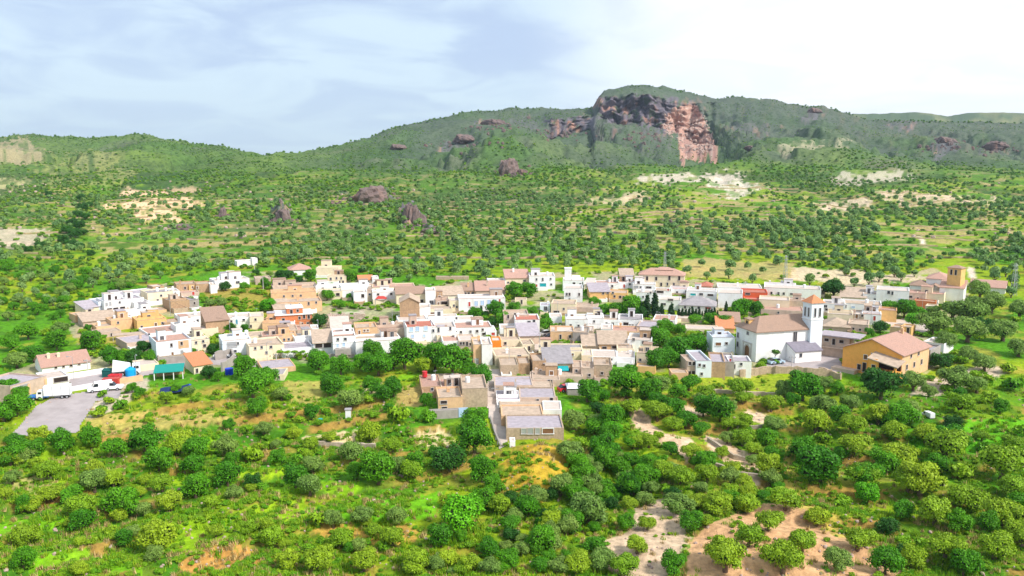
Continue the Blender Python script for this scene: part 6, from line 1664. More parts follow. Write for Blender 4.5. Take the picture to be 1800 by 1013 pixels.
def scatter(name, pts, scl, sources, seed, label=None, squash=1.0):
    """one mass of plants: points carrying copies of crowns that stand in the scene"""
    g = np.random.default_rng(seed); n = len(pts)
    me = bpy.data.meshes.new(name); me.vertices.add(n); me.vertices.foreach_set('co', np.asarray(pts, np.float32).ravel())
    scl = np.asarray(scl, float)
    for nm, arr in (('rotz', g.uniform(0, 6.28, n)), ('sxy', scl), ('sz', scl * g.uniform(.85, 1.2, n) * squash)):
        a = me.attributes.new(nm, 'FLOAT', 'POINT'); a.data.foreach_set('value', arr.astype(np.float32))
    a = me.attributes.new('pick', 'INT', 'POINT'); a.data.foreach_set('value', g.integers(0, len(sources), n).astype(np.int32))
    o = bpy.data.objects.new(name, me); COL.objects.link(o); o['kind'] = 'stuff'
    if label: o['label'] = label
    ng = bpy.data.node_groups.new(name, 'GeometryNodeTree')
    ng.interface.new_socket('Geometry', in_out='INPUT', socket_type='NodeSocketGeometry')
    ng.interface.new_socket('Geometry', in_out='OUTPUT', socket_type='NodeSocketGeometry')
    N, L = ng.nodes, ng.links
    gi = N.new('NodeGroupInput'); go = N.new('NodeGroupOutput')
    iop = N.new('GeometryNodeInstanceOnPoints'); jn = N.new('GeometryNodeJoinGeometry')
    for s in reversed(sources):
        oi = N.new('GeometryNodeObjectInfo'); oi.transform_space = 'ORIGINAL'; oi.inputs['As Instance'].default_value = True
        oi.inputs['Object'].default_value = s
        L.new(oi.outputs['Geometry'], jn.inputs[0])
    def na(nm, typ='FLOAT'):
        x = N.new('GeometryNodeInputNamedAttribute'); x.data_type = typ; x.inputs['Name'].default_value = nm
        return x.outputs['Attribute']
    L.new(gi.outputs[0], iop.inputs['Points']); L.new(jn.outputs[0], iop.inputs['Instance'])
    iop.inputs['Pick Instance'].default_value = True
    L.new(na('pick', 'INT'), iop.inputs['Instance Index'])
    cr = N.new('ShaderNodeCombineXYZ'); L.new(na('rotz'), cr.inputs[2])
    L.new(cr.outputs[0], iop.inputs['Rotation'])
    cs = N.new('ShaderNodeCombineXYZ'); sxy = na('sxy'); L.new(sxy, cs.inputs[0]); L.new(sxy, cs.inputs[1]); L.new(na('sz'), cs.inputs[2])
    L.new(cs.outputs[0], iop.inputs['Scale'])
    L.new(iop.outputs[0], go.inputs[0])
    md = o.modifiers.new('scatter', 'NODES'); md.node_group = ng
    return o


def crown_of(kind, j=0):
    """a crown object of that mesh, already standing in the scene"""
    me = KINDS[kind][j]
    for o in COL.objects:
        if o.data is me: return o
    return None


src_h = [o for o in (crown_of('hill_olive', j) for j in range(4)) if o]
pts = np.stack([HP[rest, 0], HP[rest, 1], hz[rest] + .2 * hs[rest]], 1)
scatter('olive_grove', pts, hs[rest], src_h, 1)

# scrub: individuals near the village edge give the meshes for the mass
for (x_, y_, w_) in ((470, 470, 10), (640, 476, 11), (1250, 497, 9), (700, 462, 9)):
    k_ = at(x_, y_); t = thing('shrub', 'x', 'shrub', k_); r = w_ * k_.y / F / 2
    add_obj('crown', KINDS['scrub'][len(PLANTS) % 3], t, (0, 0, -.1 * r), 0, r); PLANTS.append([x_, y_ - 3, w_, 'shrub', t])
    add_obj('trunk', TRUNK_B[0], t, (0, 0, 0), 0, (r * .5, r * .5, r * .5))
src_s = [o for o in (crown_of('scrub', j) for j in range(3)) if o]
src_b = [o for o in (crown_of('shrub', j) for j in range(4)) if o]

SP1 = hill_points(13, 300, 640, lambda D: 3.2 + (D - 300) * .004, jit=.5)
SP2 = hill_points(14, 640, 1480, lambda D: 4.6 + (D - 640) * .003, jit=.5)
SPp = np.concatenate([SP1, SP2]); sz_, su_, sv_ = with_z(SPp)
dn2 = fbm(SPp[:, 0] / 50, SPp[:, 1] / 60, 4, 95)
ok = gr.random(len(SPp)) < (.12 + .55 * sstep(.44, .62, dn2)) * np.where((su_ < 1000) & (sv_ < 400), 1.5, 1)
ok &= ~(mask_open(su_, sv_, SOILS) & (gr.random(len(SPp)) < .8))
ok &= ~inpoly(su_, sv_, [(140, 560), (140, 528), (290, 492), (400, 474), (600, 470), (700, 500), (850, 500), (990, 475), (1110, 475), (1210, 485), (1440, 505), (1520, 510), (1640, 465), (1700, 465), (1760, 508), (1700, 560), (1000, 640), (130, 640)])
ok &= ~(inpoly(su_, sv_, SCAR) | ((su_ > 1045) & (su_ < 1245) & (sv_ > 162) & (sv_ < 215)))
sizes = gr.uniform(.45, 1.0, len(SPp)) ** 1.3 * 1.6 * np.where(SPp[:, 1] > 640, 1.1, 1) * np.where(SPp[:, 1] > 950, .72, 1)
pts = np.stack([SPp[:, 0], SPp[:, 1], sz_ - .15], 1)[ok]; sizes = sizes[ok]
sel = gr.random(len(pts)) < .6
scatter('hillside_scrub', pts[sel], sizes[sel], src_s, 2)
scatter('hillside_bushes', pts[~sel], sizes[~sel] * .95, src_b, 3)

# trees along the skyline
sk = []
for i in range(420):
    u = gr.uniform(-50, 1850)
    if 1050 < u < 1100: continue
    S = float(skyline(u)); D = float(depth_at(np.array(u), np.array(S + .3)))
    a, b = pxdir(u, S); x = a * D; y = D - gr.uniform(0, 25)
    sk.append((x, y, ground(x, y) - .3))
scatter('skyline_trees', np.array(sk), gr.uniform(.9, 2.3, len(sk)), src_s, 4, squash=1.3)

# grass and low herbs on the near ground
def near_cover(seed, n, v0, v1):
    g = np.random.default_rng(seed)
    u = g.uniform(-60, 1860, n); v = v0 + (v1 - v0) * g.random(n) ** .75
    D = depth_at(u, v); a, b = pxdir(u, v); x = a * D; y = D
    nn = fbm(x / 6, y / 6, 3, seed)
    keep = g.random(n) < (.15 + .85 * sstep(.42, .6, nn))
    for P_ in OPEN[:6]: keep &= ~(inpoly(u, v, P_) & (g.random(n) < .93))
    for P_ in ROADS: keep &= ~inpoly(u, v, P_)
    keep &= ~(inpoly(u, v, VILLAGE) & (g.random(n) < .75))
    x, y = x[keep], y[keep]
    h = ~np.array([in_house(a, b, .3) for a, b in zip(x, y)])
    x, y = x[h], y[h]
    z = np.array([ground(float(a), float(b)) for a, b in zip(x, y)])
    return np.stack([x, y, z - .05], 1)


tuft_v = []; tuft_t = []
def tuft_mesh(name, seed):
    g = np.random.default_rng(seed); v = []; f = []; tn = []
    for i in range(26):
        a = g.uniform(0, 6.28); r = g.uniform(0, .5); x, y = r * math.cos(a), r * math.sin(a)
        l = g.uniform(.3, .8); b = g.uniform(0, 6.28); w = .06
        dx, dy = math.cos(b), math.sin(b); o = len(v)
        v += [(x - dy * w, y + dx * w, 0), (x + dy * w, y - dx * w, 0), (x + dx * l * .5, y + dy * l * .5, l)]
        f.append((o, o + 1, o + 2)); tn += [g.random()] * 3
    return mesh_np(name, np.array(v), tris=np.array(f), mats=[L_GRS], attr={'tone': ('POINT', 'FLOAT', np.array(tn))})


GC = near_cover(21, 26000, 640, 1040)
tm_ = [tuft_mesh('grass_tuft', 40 + i) for i in range(3)]
tufts = []
for i in range(3):
    p = at(1450 + i * 60, 1000 - i * 7)
    o = add_obj('grass_tuft', tm_[i], None, p); o['kind'] = 'stuff'; tufts.append(o)
scatter('grass', GC[::2], gr.uniform(.5, 1.3, len(GC[::2])), tufts, 6)
scatter('herbs_and_low_bushes', GC[1::2][:6000], gr.uniform(.2, .65, len(GC[1::2][:6000])), src_b, 7, squash=.8)
L_DRY = leaf_mat('dry_stalks', (0.42, 0.30, 0.10), (0.55, 0.42, 0.18), trans=.2)
dt_ = tm_[0].copy(); dt_.materials.clear(); dt_.materials.append(L_DRY)
o = add_obj('dry_grass_tuft', dt_, None, at(1300, 985)); o['kind'] = 'stuff'
DG = near_cover(55, 9000, 660, 1040)
scatter('dry_grass', DG, gr.uniform(.4, 1.1, len(DG)), [o], 16)
# dry stone edges of the olive terraces on the slope
tv, tf_ = [], []
D = 335.0
while D < 640:
    X0, X1 = -.62 * D, .70 * D; x = X0; prev = None
    while x < X1:
        on = float(fbm(np.array([x / 38]), np.array([D / 9]), 2, 140)[0]) > (.54 if x > -40 else .60) + max(0, D - 480) * .0006
        y = D + float((vnoise(np.array([x / 45]), np.array([D / 60]), 3)[0] - .5) * 16) + 2.5
        z = ground(x, y)
        if on:
            hh = .55 + .4 * float(_hash(np.array([x]), np.array([D]), 5)[0])
            b0 = len(tv); tv += [(x, y - .3, z - .8), (x, y - .3, z + hh), (x, y + .3, z + hh), (x, y + .3, z - .8)]
            if prev is not None: tf_ += [(prev + k, prev + (k + 1) % 4, b0 + (k + 1) % 4, b0 + k) for k in range(4)]
            prev = b0
        else: prev = None
        x += 4.0
    D += 11.5 + (D - 335) * .02
M_TERR = surf('terrace_stone', (0.38, 0.29, 0.16), var=.3, scale=.6, bump=.5, stain=(0.16, 0.22, 0.04), stain_amt=.8)
tw_ = add_obj('terrace_walls', mesh_np('terrace_walls', np.array(tv), quads=np.array(tf_), mats=[M_TERR])); tw_['kind'] = 'stuff'
# weeds and garden plants in the gaps between the houses
vg = []
for i in range(9000):
    u = gr.uniform(130, 1700); v = gr.uniform(480, 680)
    if not inpoly(u, v, VILLAGE): continue
    D = float(depth_at(np.array(u), np.array(v))); x = pxdir(u, v)[0] * D
    if fbm(np.array([x / 9]), np.array([D / 9]), 2, 71)[0] < .47 or blocked(u, v, x, D, .4): continue
    vg.append((x, D, ground(x, D) - .1))
scatter('garden_greenery', np.array(vg), gr.uniform(.4, 1.25, len(vg)), src_b, 12)

# ------------------------------------------------------------------ vehicles and yard things
P_WHITE = surf('white_car_paint', (0.80, 0.80, 0.81), rough=.35, var=.03, spec=.5)
P_SILV = surf('pale_blue_car_paint', (0.42, 0.55, 0.66), rough=.3, var=.03, spec=.5)
P_RED = surf('red_car_paint', (0.60, 0.03, 0.04), rough=.35, var=.05, spec=.5)
P_DARK = surf('dark_car_paint', (0.03, 0.03, 0.05), rough=.35, var=.05, spec=.5)
P_BLUE = surf('bright_blue_plastic', (0.01, 0.36, 0.75), rough=.45, var=.06)
P_DBLUE = surf('deep_blue_plastic', (0.01, 0.05, 0.60), rough=.45, var=.06)
P_NAVY = surf('navy_tarpaulin', (0.015, 0.035, 0.12), rough=.6, var=.2, scale=2)
P_GREEN = surf('dark_green_tarpaulin', (0.01, 0.10, 0.09), rough=.6, var=.15)
P_TEALR = surf('turquoise_sheet_roof', (0.01, 0.26, 0.22), rough=.5, var=.06)
P_GLASS = surf('car_glass', (0.02, 0.025, 0.03), rough=.1, var=.05, spec=.6)


def wheel_mesh(r, w):
    mb = MB(); n = 14; vs = []
    for y in (-w / 2, w / 2):
        for i in range(n):
            a = 2 * math.pi * i / n; vs.append((r * math.cos(a), y, r * math.sin(a)))
    mb.add(vs, [(i, (i + 1) % n, n + (i + 1) % n, n + i) for i in range(n)] + [tuple(range(n, 2 * n)), tuple(reversed(range(n)))], M_RUBBER)
    vs = [(r * .55 * math.cos(2 * math.pi * i / n), s * (w / 2 + .01), r * .55 * math.sin(2 * math.pi * i / n)) for s in (-1, 1) for i in range(n)]
    mb.add(vs, [tuple(range(n)), tuple(range(n, 2 * n))], M_METAL)
    return mb.mesh('wheel')


def prism(mb, prof, y0, y1, mat, taper=0.0):
    n = len(prof); zm = max(z for x, z in prof)
    vs = [(x, y0 + taper * (z / zm), z) for x, z in prof] + [(x, y1 - taper * (z / zm), z) for x, z in prof]
    mb.add(vs, [tuple(range(n)), tuple(reversed(range(n, 2 * n)))] + [((i + 1) % n, i, n + i, n + (i + 1) % n) for i in range(n)], mat)


W_CAR = wheel_mesh(.32, .2); W_LOR = wheel_mesh(.5, .3)


def vehicle(kind, u, v, heading, paint, label, cat='car', s=1.0):
    """heading: degrees, 0 = along the picture to the right"""
    p = at(u, v); t = thing({'car': 'parked_car', 'van': 'van', 'pickup': 'pickup_truck'}[kind], label, cat, p + Vector((0, 0, .05)), R(heading))
    t.scale = (s, s, s)
    mb = MB()
    if kind == 'car':
        L_, W_ = 4.1, .85
        body = [(-2.05, .3), (2.0, .3), (2.05, .6), (1.9, .8), (1.0, .92), (-1.9, .95), (-2.05, .75)]
        cab = [(1.0, .93), (.35, 1.42), (-1.2, 1.45), (-1.85, .96)]
    elif kind == 'van':
        L_, W_ = 4.8, .95
        body = [(-2.4, .35), (2.35, .35), (2.4, .8), (2.1, 1.15), (1.5, 1.2), (1.0, 2.05), (-2.35, 2.1), (-2.4, 1.0)]
        cab = None
    else:
        L_, W_ = 4.7, .88
        body = [(-2.35, .4), (2.3, .4), (2.35, .8), (2.1, 1.0), (.9, 1.05), (-2.35, 1.05)]
        cab = [(.95, 1.06), (.35, 1.65), (-.75, 1.68), (-.85, 1.06)]
    prism(mb, body, -W_, W_, paint, .06)
    b = mb.obj('body', t)
    if cab:
        mb = MB(); prism(mb, cab, -W_ + .1, W_ - .1, P_GLASS, .08); mb.obj('windows', t)
        mb = MB(); x0, x1 = cab[2][0] + .05, cab[1][0] - .05; z = cab[1][1]
        mb.box(x0, x1, -W_ + .2, W_ - .2, z + .02, z + .07, paint); mb.obj('roof', t)
    else:
        mb = MB(); mb.add([(1.52, -.8, 1.22), (1.52, .8, 1.22), (1.05, .76, 2.0), (1.05, -.76, 2.0)], [(0, 1, 2, 3)], P_GLASS)
        for s_ in (-1, 1): mb.add([(1.35, s_ * .955, 1.2), (.3, s_ * .955, 1.2), (.3, s_ * .93, 1.85), (1.0, s_ * .93, 1.85)], [(0, 1, 2, 3)], P_GLASS)
        o = mb.obj('windows', t); 
    for x in (-L_ * .31, L_ * .31):
        for y in (-W_ + .02, W_ - .02): add_obj('wheel', W_CAR, t, (x, y, .32))
    for y in (-.6, .6):
        mb = MB(); mb.box(L_ / 2 - .02, L_ / 2 + .03, y - .14, y + .14, .62, .76, M_WHITEFR); mb.obj('headlight', t)
    LANDMARKS.append((u, v, label.split(' beside')[0])) if False else None
    return t


vehicle('car', 1364, 640, 18, P_SILV, 'pale blue car parked by the church beside the thin tree')
vehicle('car', 391, 629, 8, P_WHITE, 'white car parked on the lane under two dark trees')
vehicle('car', 962, 590, 30, P_WHITE, 'white car parked in the street under the green hedge')
vehicle('car', 972, 596, 30, P_DARK, 'dark car just below the white car in the central street')
vehicle('car', 997, 688, 20, P_RED, 'red car half hidden by a white canopy below the village')
vehicle('van', 176, 688, -150, P_WHITE, 'white van, left one of two parked on the depot road', 'van')
vehicle('pickup', 196, 686, 10, P_WHITE, 'white pickup, right one of two parked on the depot road', 'pickup')
vehicle('van', 1631, 734, 100, P_WHITE, 'white van parked among the eastern olive trees', 'van', s=.55)
vehicle('car', 1588, 741, 20, P_WHITE, 'white car in the grass under an eastern olive tree')
vehicle('car', 1573, 729, 10, P_DARK, 'dark car half hidden between eastern olive trees')
vehicle('car', 1105, 574, 5, P_SILV, 'pale car beside the cypress garden wall', s=.9)
vehicle('car', 1690, 560, 60, P_SILV, 'small pale car on the lane below the orange tower', s=.9)

# white box lorry
p = at(103, 700); t = thing('lorry', 'white box lorry parked at the top of the grey lot', 'lorry', p, R(15)); t.scale = (.74, .74, .74)
mb = MB(); mb.box(-3.4, 3.2, -1.2, 1.2, 1.05, 3.6, P_WHITE)
for x in (-3.4, -1.2, 1.0, 3.12): mb.box(x, x + .08, -1.24, -1.2, 1.05, 3.6, M_METAL)
mb.box(-3.44, 3.24, -1.24, 1.24, 3.6, 3.66, P_WHITE); mb.obj('cargo_box', t)
mb = MB(); mb.box(-3.3, 3.3, -.8, .8, .7, 1.04, M_METAL); mb.obj('chassis', t)
mb = MB(); mb.box(-5.2, -3.6, -1.15, 1.15, .6, 1.6, P_WHITE); mb.add([(-5.2, -1.1, 1.61), (-3.6, -1.1, 1.61), (-3.6, 1.1, 1.61), (-5.2, 1.1, 1.61), (-4.9, -1.05, 2.6), (-3.6, -1.05, 2.6), (-3.6, 1.05, 2.6), (-4.9, 1.05, 2.6)], [(0, 1, 5, 4), (1, 2, 6, 5), (2, 3, 7, 6), (3, 0, 4, 7), (4, 5, 6, 7)], P_WHITE); mb.obj('cab', t)
mb = MB(); mb.add([(-5.22, -.95, 1.7), (-5.22, .95, 1.7), (-4.96, .9, 2.45), (-4.96, -.9, 2.45)], [(0, 1, 2, 3)], P_GLASS); mb.box(-4.7, -3.9, -1.13, -1.11, 1.7, 2.3, P_GLASS); mb.obj('windscreen', t)
for x in (-4.4, 1.2, 2.4):
    for y in (-1.05, 1.05): add_obj('wheel', W_LOR, t, (x, y, .5))
LANDMARKS.append((103, 688, 'white box lorry'))
p = at(70, 702); t = thing('flatbed_trailer', 'low blue flatbed trailer in front of the white lorry', 'trailer', p, R(12))
mb = MB(); mb.box(-2, 2, -1, 1, .6, .85, surf('blue_trailer_paint', (.02, .16, .5), rough=.5)); mb.obj('deck', t)
for x in (-.8, .8):
    for y in (-.95, .95): add_obj('wheel', W_CAR, t, (x, y, .32))

# concrete mixer lorry with its drum, blue tank, red skip, tarpaulin stack
p = at(220, 660); t = thing('tipper_lorry', 'white tipper lorry with raised body behind the blue tank', 'lorry', p, R(25))
mb = MB(); mb.add([(-2.6, -1.1, 1.2), (1.4, -1.1, 1.2), (1.4, 1.1, 1.2), (-2.6, 1.1, 1.2), (-2.3, -1.1, 3.6), (1.2, -1.1, 2.6), (1.2, 1.1, 2.6), (-2.3, 1.1, 3.6)], [(0, 1, 5, 4), (1, 2, 6, 5), (2, 3, 7, 6), (3, 0, 4, 7), (4, 5, 6, 7), (3, 2, 1, 0)], P_WHITE); mb.obj('tipper_body', t)
mb = MB(); mb.box(1.6, 3.2, -1.1, 1.1, .6, 2.5, P_WHITE); mb.obj('cab', t)
mb = MB(); mb.box(1.9, 2.9, -1.13, -1.11, 1.6, 2.2, P_GLASS); mb.obj('window', t)
mb = MB(); mb.box(-2.5, 3.0, -.7, .7, .7, 1.1, M_METAL); mb.obj('chassis', t)
for x in (-1.6, -.5, 2.3):
    for y in (-1, 1): add_obj('wheel', W_LOR, t, (x, y, .5))
p = at(230, 662); mb = MB(); mb.cyl(0, 0, 0, 1.7, 1.05, 1.15, P_BLUE, 16); mb.cyl(0, 0, 1.7, 2.1, 1.15, .5, P_BLUE, 16); mb.cyl(0, 0, 2.1, 2.25, .3, .3, P_BLUE, 10)
o = mb.obj('water_tank'); o.location = p; tag(o, 'bright blue round water tank beside the tipper lorry', 'tank')
LANDMARKS.append((230, 655, 'bright blue tank'))
p = at(203, 667); mb = MB(); mb.add([(-1, -.6, 0), (1, -.6, 0), (1, .6, 0), (-1, .6, 0), (-1.3, -.8, 1.1), (1.3, -.8, 1.1), (1.3, .8, 1.1), (-1.3, .8, 1.1), (-1.2, -.7, 1.1), (1.2, -.7, 1.1), (1.2, .7, 1.1), (-1.2, .7, 1.1), (-1, -.5, .4), (1, -.5, .4), (1, .5, .4), (-1, .5, .4)],
    [(0, 1, 5, 4), (1, 2, 6, 5), (2, 3, 7, 6), (3, 0, 4, 7), (4, 5, 9, 8), (5, 6, 10, 9), (6, 7, 11, 10), (7, 4, 8, 11), (8, 9, 13, 12), (9, 10, 14, 13), (10, 11, 15, 14), (11, 8, 12, 15), (12, 13, 14, 15)], P_RED)
o = mb.obj('skip'); o.location = p; tag(o, 'open red skip standing next to the blue water tank', 'skip')
p = at(196, 678); t = thing('shipping_container', 'dark red metal container behind the two white vans', 'container', p, R(12))
mb = MB(); mb.box(-1.6, 1.6, -.9, .9, .1, 1.7, M_REDP); mb.obj('body', t)
mb = MB()
for i in range(9): mb.box(-1.5 + i * .36, -1.36 + i * .36, -.95, -.902, .15, 1.65, M_REDP)
o = mb.obj('ribs', t); o['kind'] = 'stuff'
p = at(192, 663); mb = MB(); mb.box(-1.2, 1.2, -.8, .8, 0, 1.6, P_GREEN); mb.add([(-1.3, -.9, 1.6), (1.3, -.9, 1.6), (1.3, .9, 1.6), (-1.3, .9, 1.6), (-1.0, 0, 2.1), (1.0, 0, 2.1)], [(0, 1, 5, 4), (1, 2, 5), (2, 3, 4, 5), (3, 0, 4)], P_GREEN)
o = mb.obj('covered_stack'); o.location = p; tag(o, 'stack under a dark green tarpaulin above the red container', 'stack')

# carport with turquoise roof
p = at(297, 668); k = p.y / F; t = thing('carport', 'open carport with a bright turquoise sheet roof', 'carport', p, R(18))
LANDMARKS.append((297, 660, 'turquoise carport'))
a = 25 * k
mb = MB(); mb.add([(-a, -.4, 1.9), (a, -.4, 1.9), (a, 4.2, 2.7), (-a, 4.2, 2.7), (-a, -.4, 1.8), (a, -.4, 1.8), (a, 4.2, 2.6), (-a, 4.2, 2.6)], [(0, 1, 2, 3), (7, 6, 5, 4), (0, 4, 5, 1), (1, 5, 6, 2), (3, 7, 4, 0)], P_TEALR); mb.obj('roof', t)
mb = MB(); mb.box(-a + .1, a - .1, 3.9, 4.1, -1, 2.5, WALLS['T']); mb.obj('back_wall', t)
for x in (-a + .15, -a * .33, a * .33, a - .15):
    mb = MB(); mb.box(x - .09, x + .09, -.25, -.07, -1, 1.85, M_WHITEFR); mb.obj('post', t)
# navy tarpaulin shelter
p = at(305, 696); k = p.y / F; t = thing('tarpaulin_shelter', 'low shelter under a sagging navy blue tarpaulin', 'shelter', p, R(14))
a = 24 * k; mb = MB(); vs = []; nx_, ny_ = 8, 5
for j in range(ny_):
    for i in range(nx_):
        x = -a + 2 * a * i / (nx_ - 1); y = j * .9
        vs.append((x, y, 1.3 + .35 * math.sin(i * 1.1) * .4 - .9 * abs(j - 2) / 2 * .8 + (i / nx_) * .5))
mb.add(vs, [(j * nx_ + i, j * nx_ + i + 1, (j + 1) * nx_ + i + 1, (j + 1) * nx_ + i) for j in range(ny_ - 1) for i in range(nx_ - 1)], P_NAVY)
mb.obj('tarpaulin', t)
for x in (-a + .2, 0, a - .2):
    mb = MB(); mb.cyl(x, 1.8, -.3, 1.5, .06, .05, M_WOOD, 6); mb.obj('post', t)
LANDMARKS.append((305, 686, 'navy tarpaulin shelter'))
for (u, v, r, h, m, lb, nm) in ((403, 658, .9, 1.3, P_DBLUE, 'deep blue barrel in the garden below the ramp wall', 'barrel'), (563, 745, .45, .9, M_TEAL, 'small teal barrel by the bare tan terrace', 'barrel'),
                            (332, 684, .5, .9, P_DBLUE, 'small blue drum at the end of the navy tarpaulin', 'barrel'), (746, 679, .55, 1.0, P_RED, 'red gas bottle like drum on the tan house roof edge', 'drum')):
    p = at(u, v); mb = MB(); mb.cyl(0, 0, -.2, h, r, r, m, 14); mb.cyl(0, 0, h, h + .06, r * 1.05, r * 1.05, m, 14); mb.cyl(0, 0, h * .5, h * .5 + .06, r * 1.04, r * 1.04, m, 14)
    o = mb.obj(nm); o.location = p; tag(o, lb, nm)
    if nm == 'drum': o.location.z += 2.0; o.location.y += 1.0
# white canopy
p = at(1014, 692); t = thing('canopy', 'low white canopy roof next to the red car', 'canopy', p, R(4))
mb = MB(); mb.add([(-2.3, -1.6, 1.5), (2.3, -1.6, 1.5), (2.3, 1.6, 1.9), (-2.3, 1.6, 1.9), (-1.8, 0, 2.3), (1.8, 0, 2.3)], [(0, 1, 5, 4), (1, 2, 5), (2, 3, 4, 5), (3, 0, 4), (3, 2, 1, 0)], P_WHITE); mb.obj('cover', t)
mb = MB(); mb.box(-2.2, 2.2, -1.4, 1.4, -.5, 1.3, WALLS['G']); mb.obj('base_wall', t)
# red awning on the upper lane
p = at(672, 531); k = p.y / F; t = thing('awning_frame', 'pitched red awning on posts between upper white houses', 'awning', p, 0)
t.location.y -= 2
mb = MB(); z = 8 * k; mb.add([(-1.8, -1.2, z), (1.8, -1.2, z), (1.8, 1.2, z), (-1.8, 1.2, z), (-1, 0, z + .8), (1, 0, z + .8)], [(0, 1, 5, 4), (1, 2, 5), (2, 3, 4, 5), (3, 0, 4), (3, 2, 1, 0)], M_REDP); mb.obj('cover', t)
for x in (-1.7, 1.7):
    for y in (-1.1, 1.1):
        mb = MB(); mb.box(x - .05, x + .05, y - .05, y + .05, -.5, z, M_METAL); mb.obj('post', t)
# parasols
for u, v, wd in ((417, 590, 'left'), (428, 590, 'right')):
    p = at(u, v); t = thing('parasol', f'small white parasol, {wd} one of the terrace pair', 'parasol', p + Vector((0, 0, 3.2)), 0)
    mb = MB(); mb.cyl(0, 0, 1.7, 2.2, 1.3, .05, P_WHITE, 8); mb.obj('canopy', t)
    mb = MB(); mb.cyl(0, 0, 0, 1.8, .03, .03, M_METAL, 6); mb.obj('pole', t)
# white board hut and garden clutter
p = at(612, 736); t = thing('tool_hut', 'tiny white tool hut among the lower garden trees', 'hut', p, R(8))
mb = MB(); mb.box(-.5, .5, 0, 1.0, -.5, 1.7, P_WHITE); mb.obj('wall', t)
mb = MB(); mb.box(-.65, .65, -.15, 1.15, 1.703, 1.8, ROOFS['g']); mb.obj('roof', t)
for (u, v, lb) in ((480, 630, 'small garden table, leftmost under green umbrellas'),):
    pass
p = at(770, 733); mb = MB(); mb.tube([(-.9, 0, .5), (.2, 0, 1.0), (1.2, 0, .6)], [.5, .55, .3], P_WHITE, 8); o = mb.obj('covered_boat'); o.location = p; tag(o, 'small white covered load under the tree by the grey wall', 'covered load')

# pergola porch on thin posts in the lower west
p = at(225, 598); k = p.y / F; t = thing('pergola', 'long rickety porch roof on thin poles in the west', 'pergola', p, R(26))
a = 25 * k; mb = MB(); mb.box(-a, a, -.2, 3.2, 9 * k, 9 * k + .15, ROOFS['t']); mb.obj('roof', t)
for i in range(5):
    x = -a + .2 + (2 * a - .4) * i / 4
    mb = MB(); mb.cyl(x, 0, -2.4, 9 * k, .08, .07, M_FRAME, 6); mb.obj('post', t)
LANDMARKS.append((225, 588, 'rickety porch'))
# vine trellises with green plants (umbrella like) on the terrace below the long white house
for i, (u, v) in enumerate(((492, 631), (504, 632), (518, 631), (531, 632))):
    p = at(u, v); t = thing('garden_umbrella', ['yellow green umbrella bush, first of four on the garden terrace', 'yellow green umbrella bush, second of four on the garden terrace', 'yellow green umbrella bush, third of four on the garden terrace', 'yellow green umbrella bush, last of four on the garden terrace'][i], 'clipped bush', p, 0)
    add_obj('crown', KINDS['shrub'][i % 4], t, (0, 0, 1.3), 0, (1.1, 1.1, .7)); add_obj('trunk', TRUNK_B[0], t, (0, 0, 0), 0, (.8, .8, 1.6))

# hedges on roofs and bare thin tree by the church
for (u, v, w, h, D_, lb) in ((930, 592, 4.2, .9, 0, 'long green hedge growing along the brown roof edge'),):
    pass
p = at(1361, 640); t = thing('bare_tree', 'thin sparsely leaved tree in front of the church wall', 'tree', p, 0)
rnd = random.Random(4); mb = MB(); mb.tube([(0, 0, -.3), (.1, 0, 1.6), (.2, 0, 2.6)], [.12, .09, .06], L_BARK, 6)
tips = []
for i in range(9):
    a = rnd.uniform(0, 6.28); tip = (.2 + math.cos(a) * 1.5, math.sin(a) * 1.5, rnd.uniform(2.7, 3.9)); tips.append(tip)
    mb.tube([(.15, 0, 2.0), (.2 + math.cos(a) * .7, math.sin(a) * .7, 2.7), tip], [.05, .035, .015], L_BARK, 4)
mb.obj('trunk', t)
add_obj('crown', KINDS['scrub'][0], t, (.2, 0, 2.3), 0, (1.2, 1.2, .9))

# ------------------------------------------------------------------ poles, pylons, lamps
def pole(u, v, hpx, label, cross=True):
    p = at(u, v); k = p.y / F; h = hpx * k
    t = thing('utility_pole', label, 'pole', p, random.Random(int(u)).uniform(-.4, .4))
    mb = MB(); mb.cyl(0, 0, -.5, h, .14, .09, M_FRAME, 7); mb.obj('mast', t)
    if cross:
        mb = MB(); mb.box(-.8, .8, -.06, .06, h - .5, h - .38, M_METAL); mb.obj('crossarm', t)
        for x in (-.7, 0, .7):
            mb = MB(); mb.cyl(x, 0, h - .37, h - .15, .05, .04, M_DARK, 6); mb.obj('insulator', t)
    return p + Vector((0, 0, h - .2))


pp = {}
for i, (u, v, h, lb) in enumerate(((463, 512, 28, 'utility pole between the two dark trees of the upper west'), (448, 480, 16, 'utility pole on the track by the lone white house'), (835, 650, 22, 'pale post at the corner of the tall peach house'),
                      (486, 640, 20, 'pale pole at the end of the garden terrace'), (316, 655, 18, 'thin pole beside the turquoise carport'), (155, 660, 30, 'thin lamp pole at the corner of the white farmhouse'),
                      (555, 520, 20, 'thin pole between cream houses on the upper lane'), (1224, 512, 16, 'thin white mast on the red roofed upper house'), (1002, 500, 26, 'thin mast behind the white turret'),
                      (1392, 645, 20, 'street lamp pole on the church forecourt'), (1608, 560, 20, 'thin pole at the eastern garden trees'), (870, 700, 22, 'thin pole along the stepped street'),
                      (660, 505, 16, 'short pole near the small orange roofed house'), (1310, 508, 14, 'short pole behind the bright red house'))):
    pp[i] = pole(u, v, h, lb)


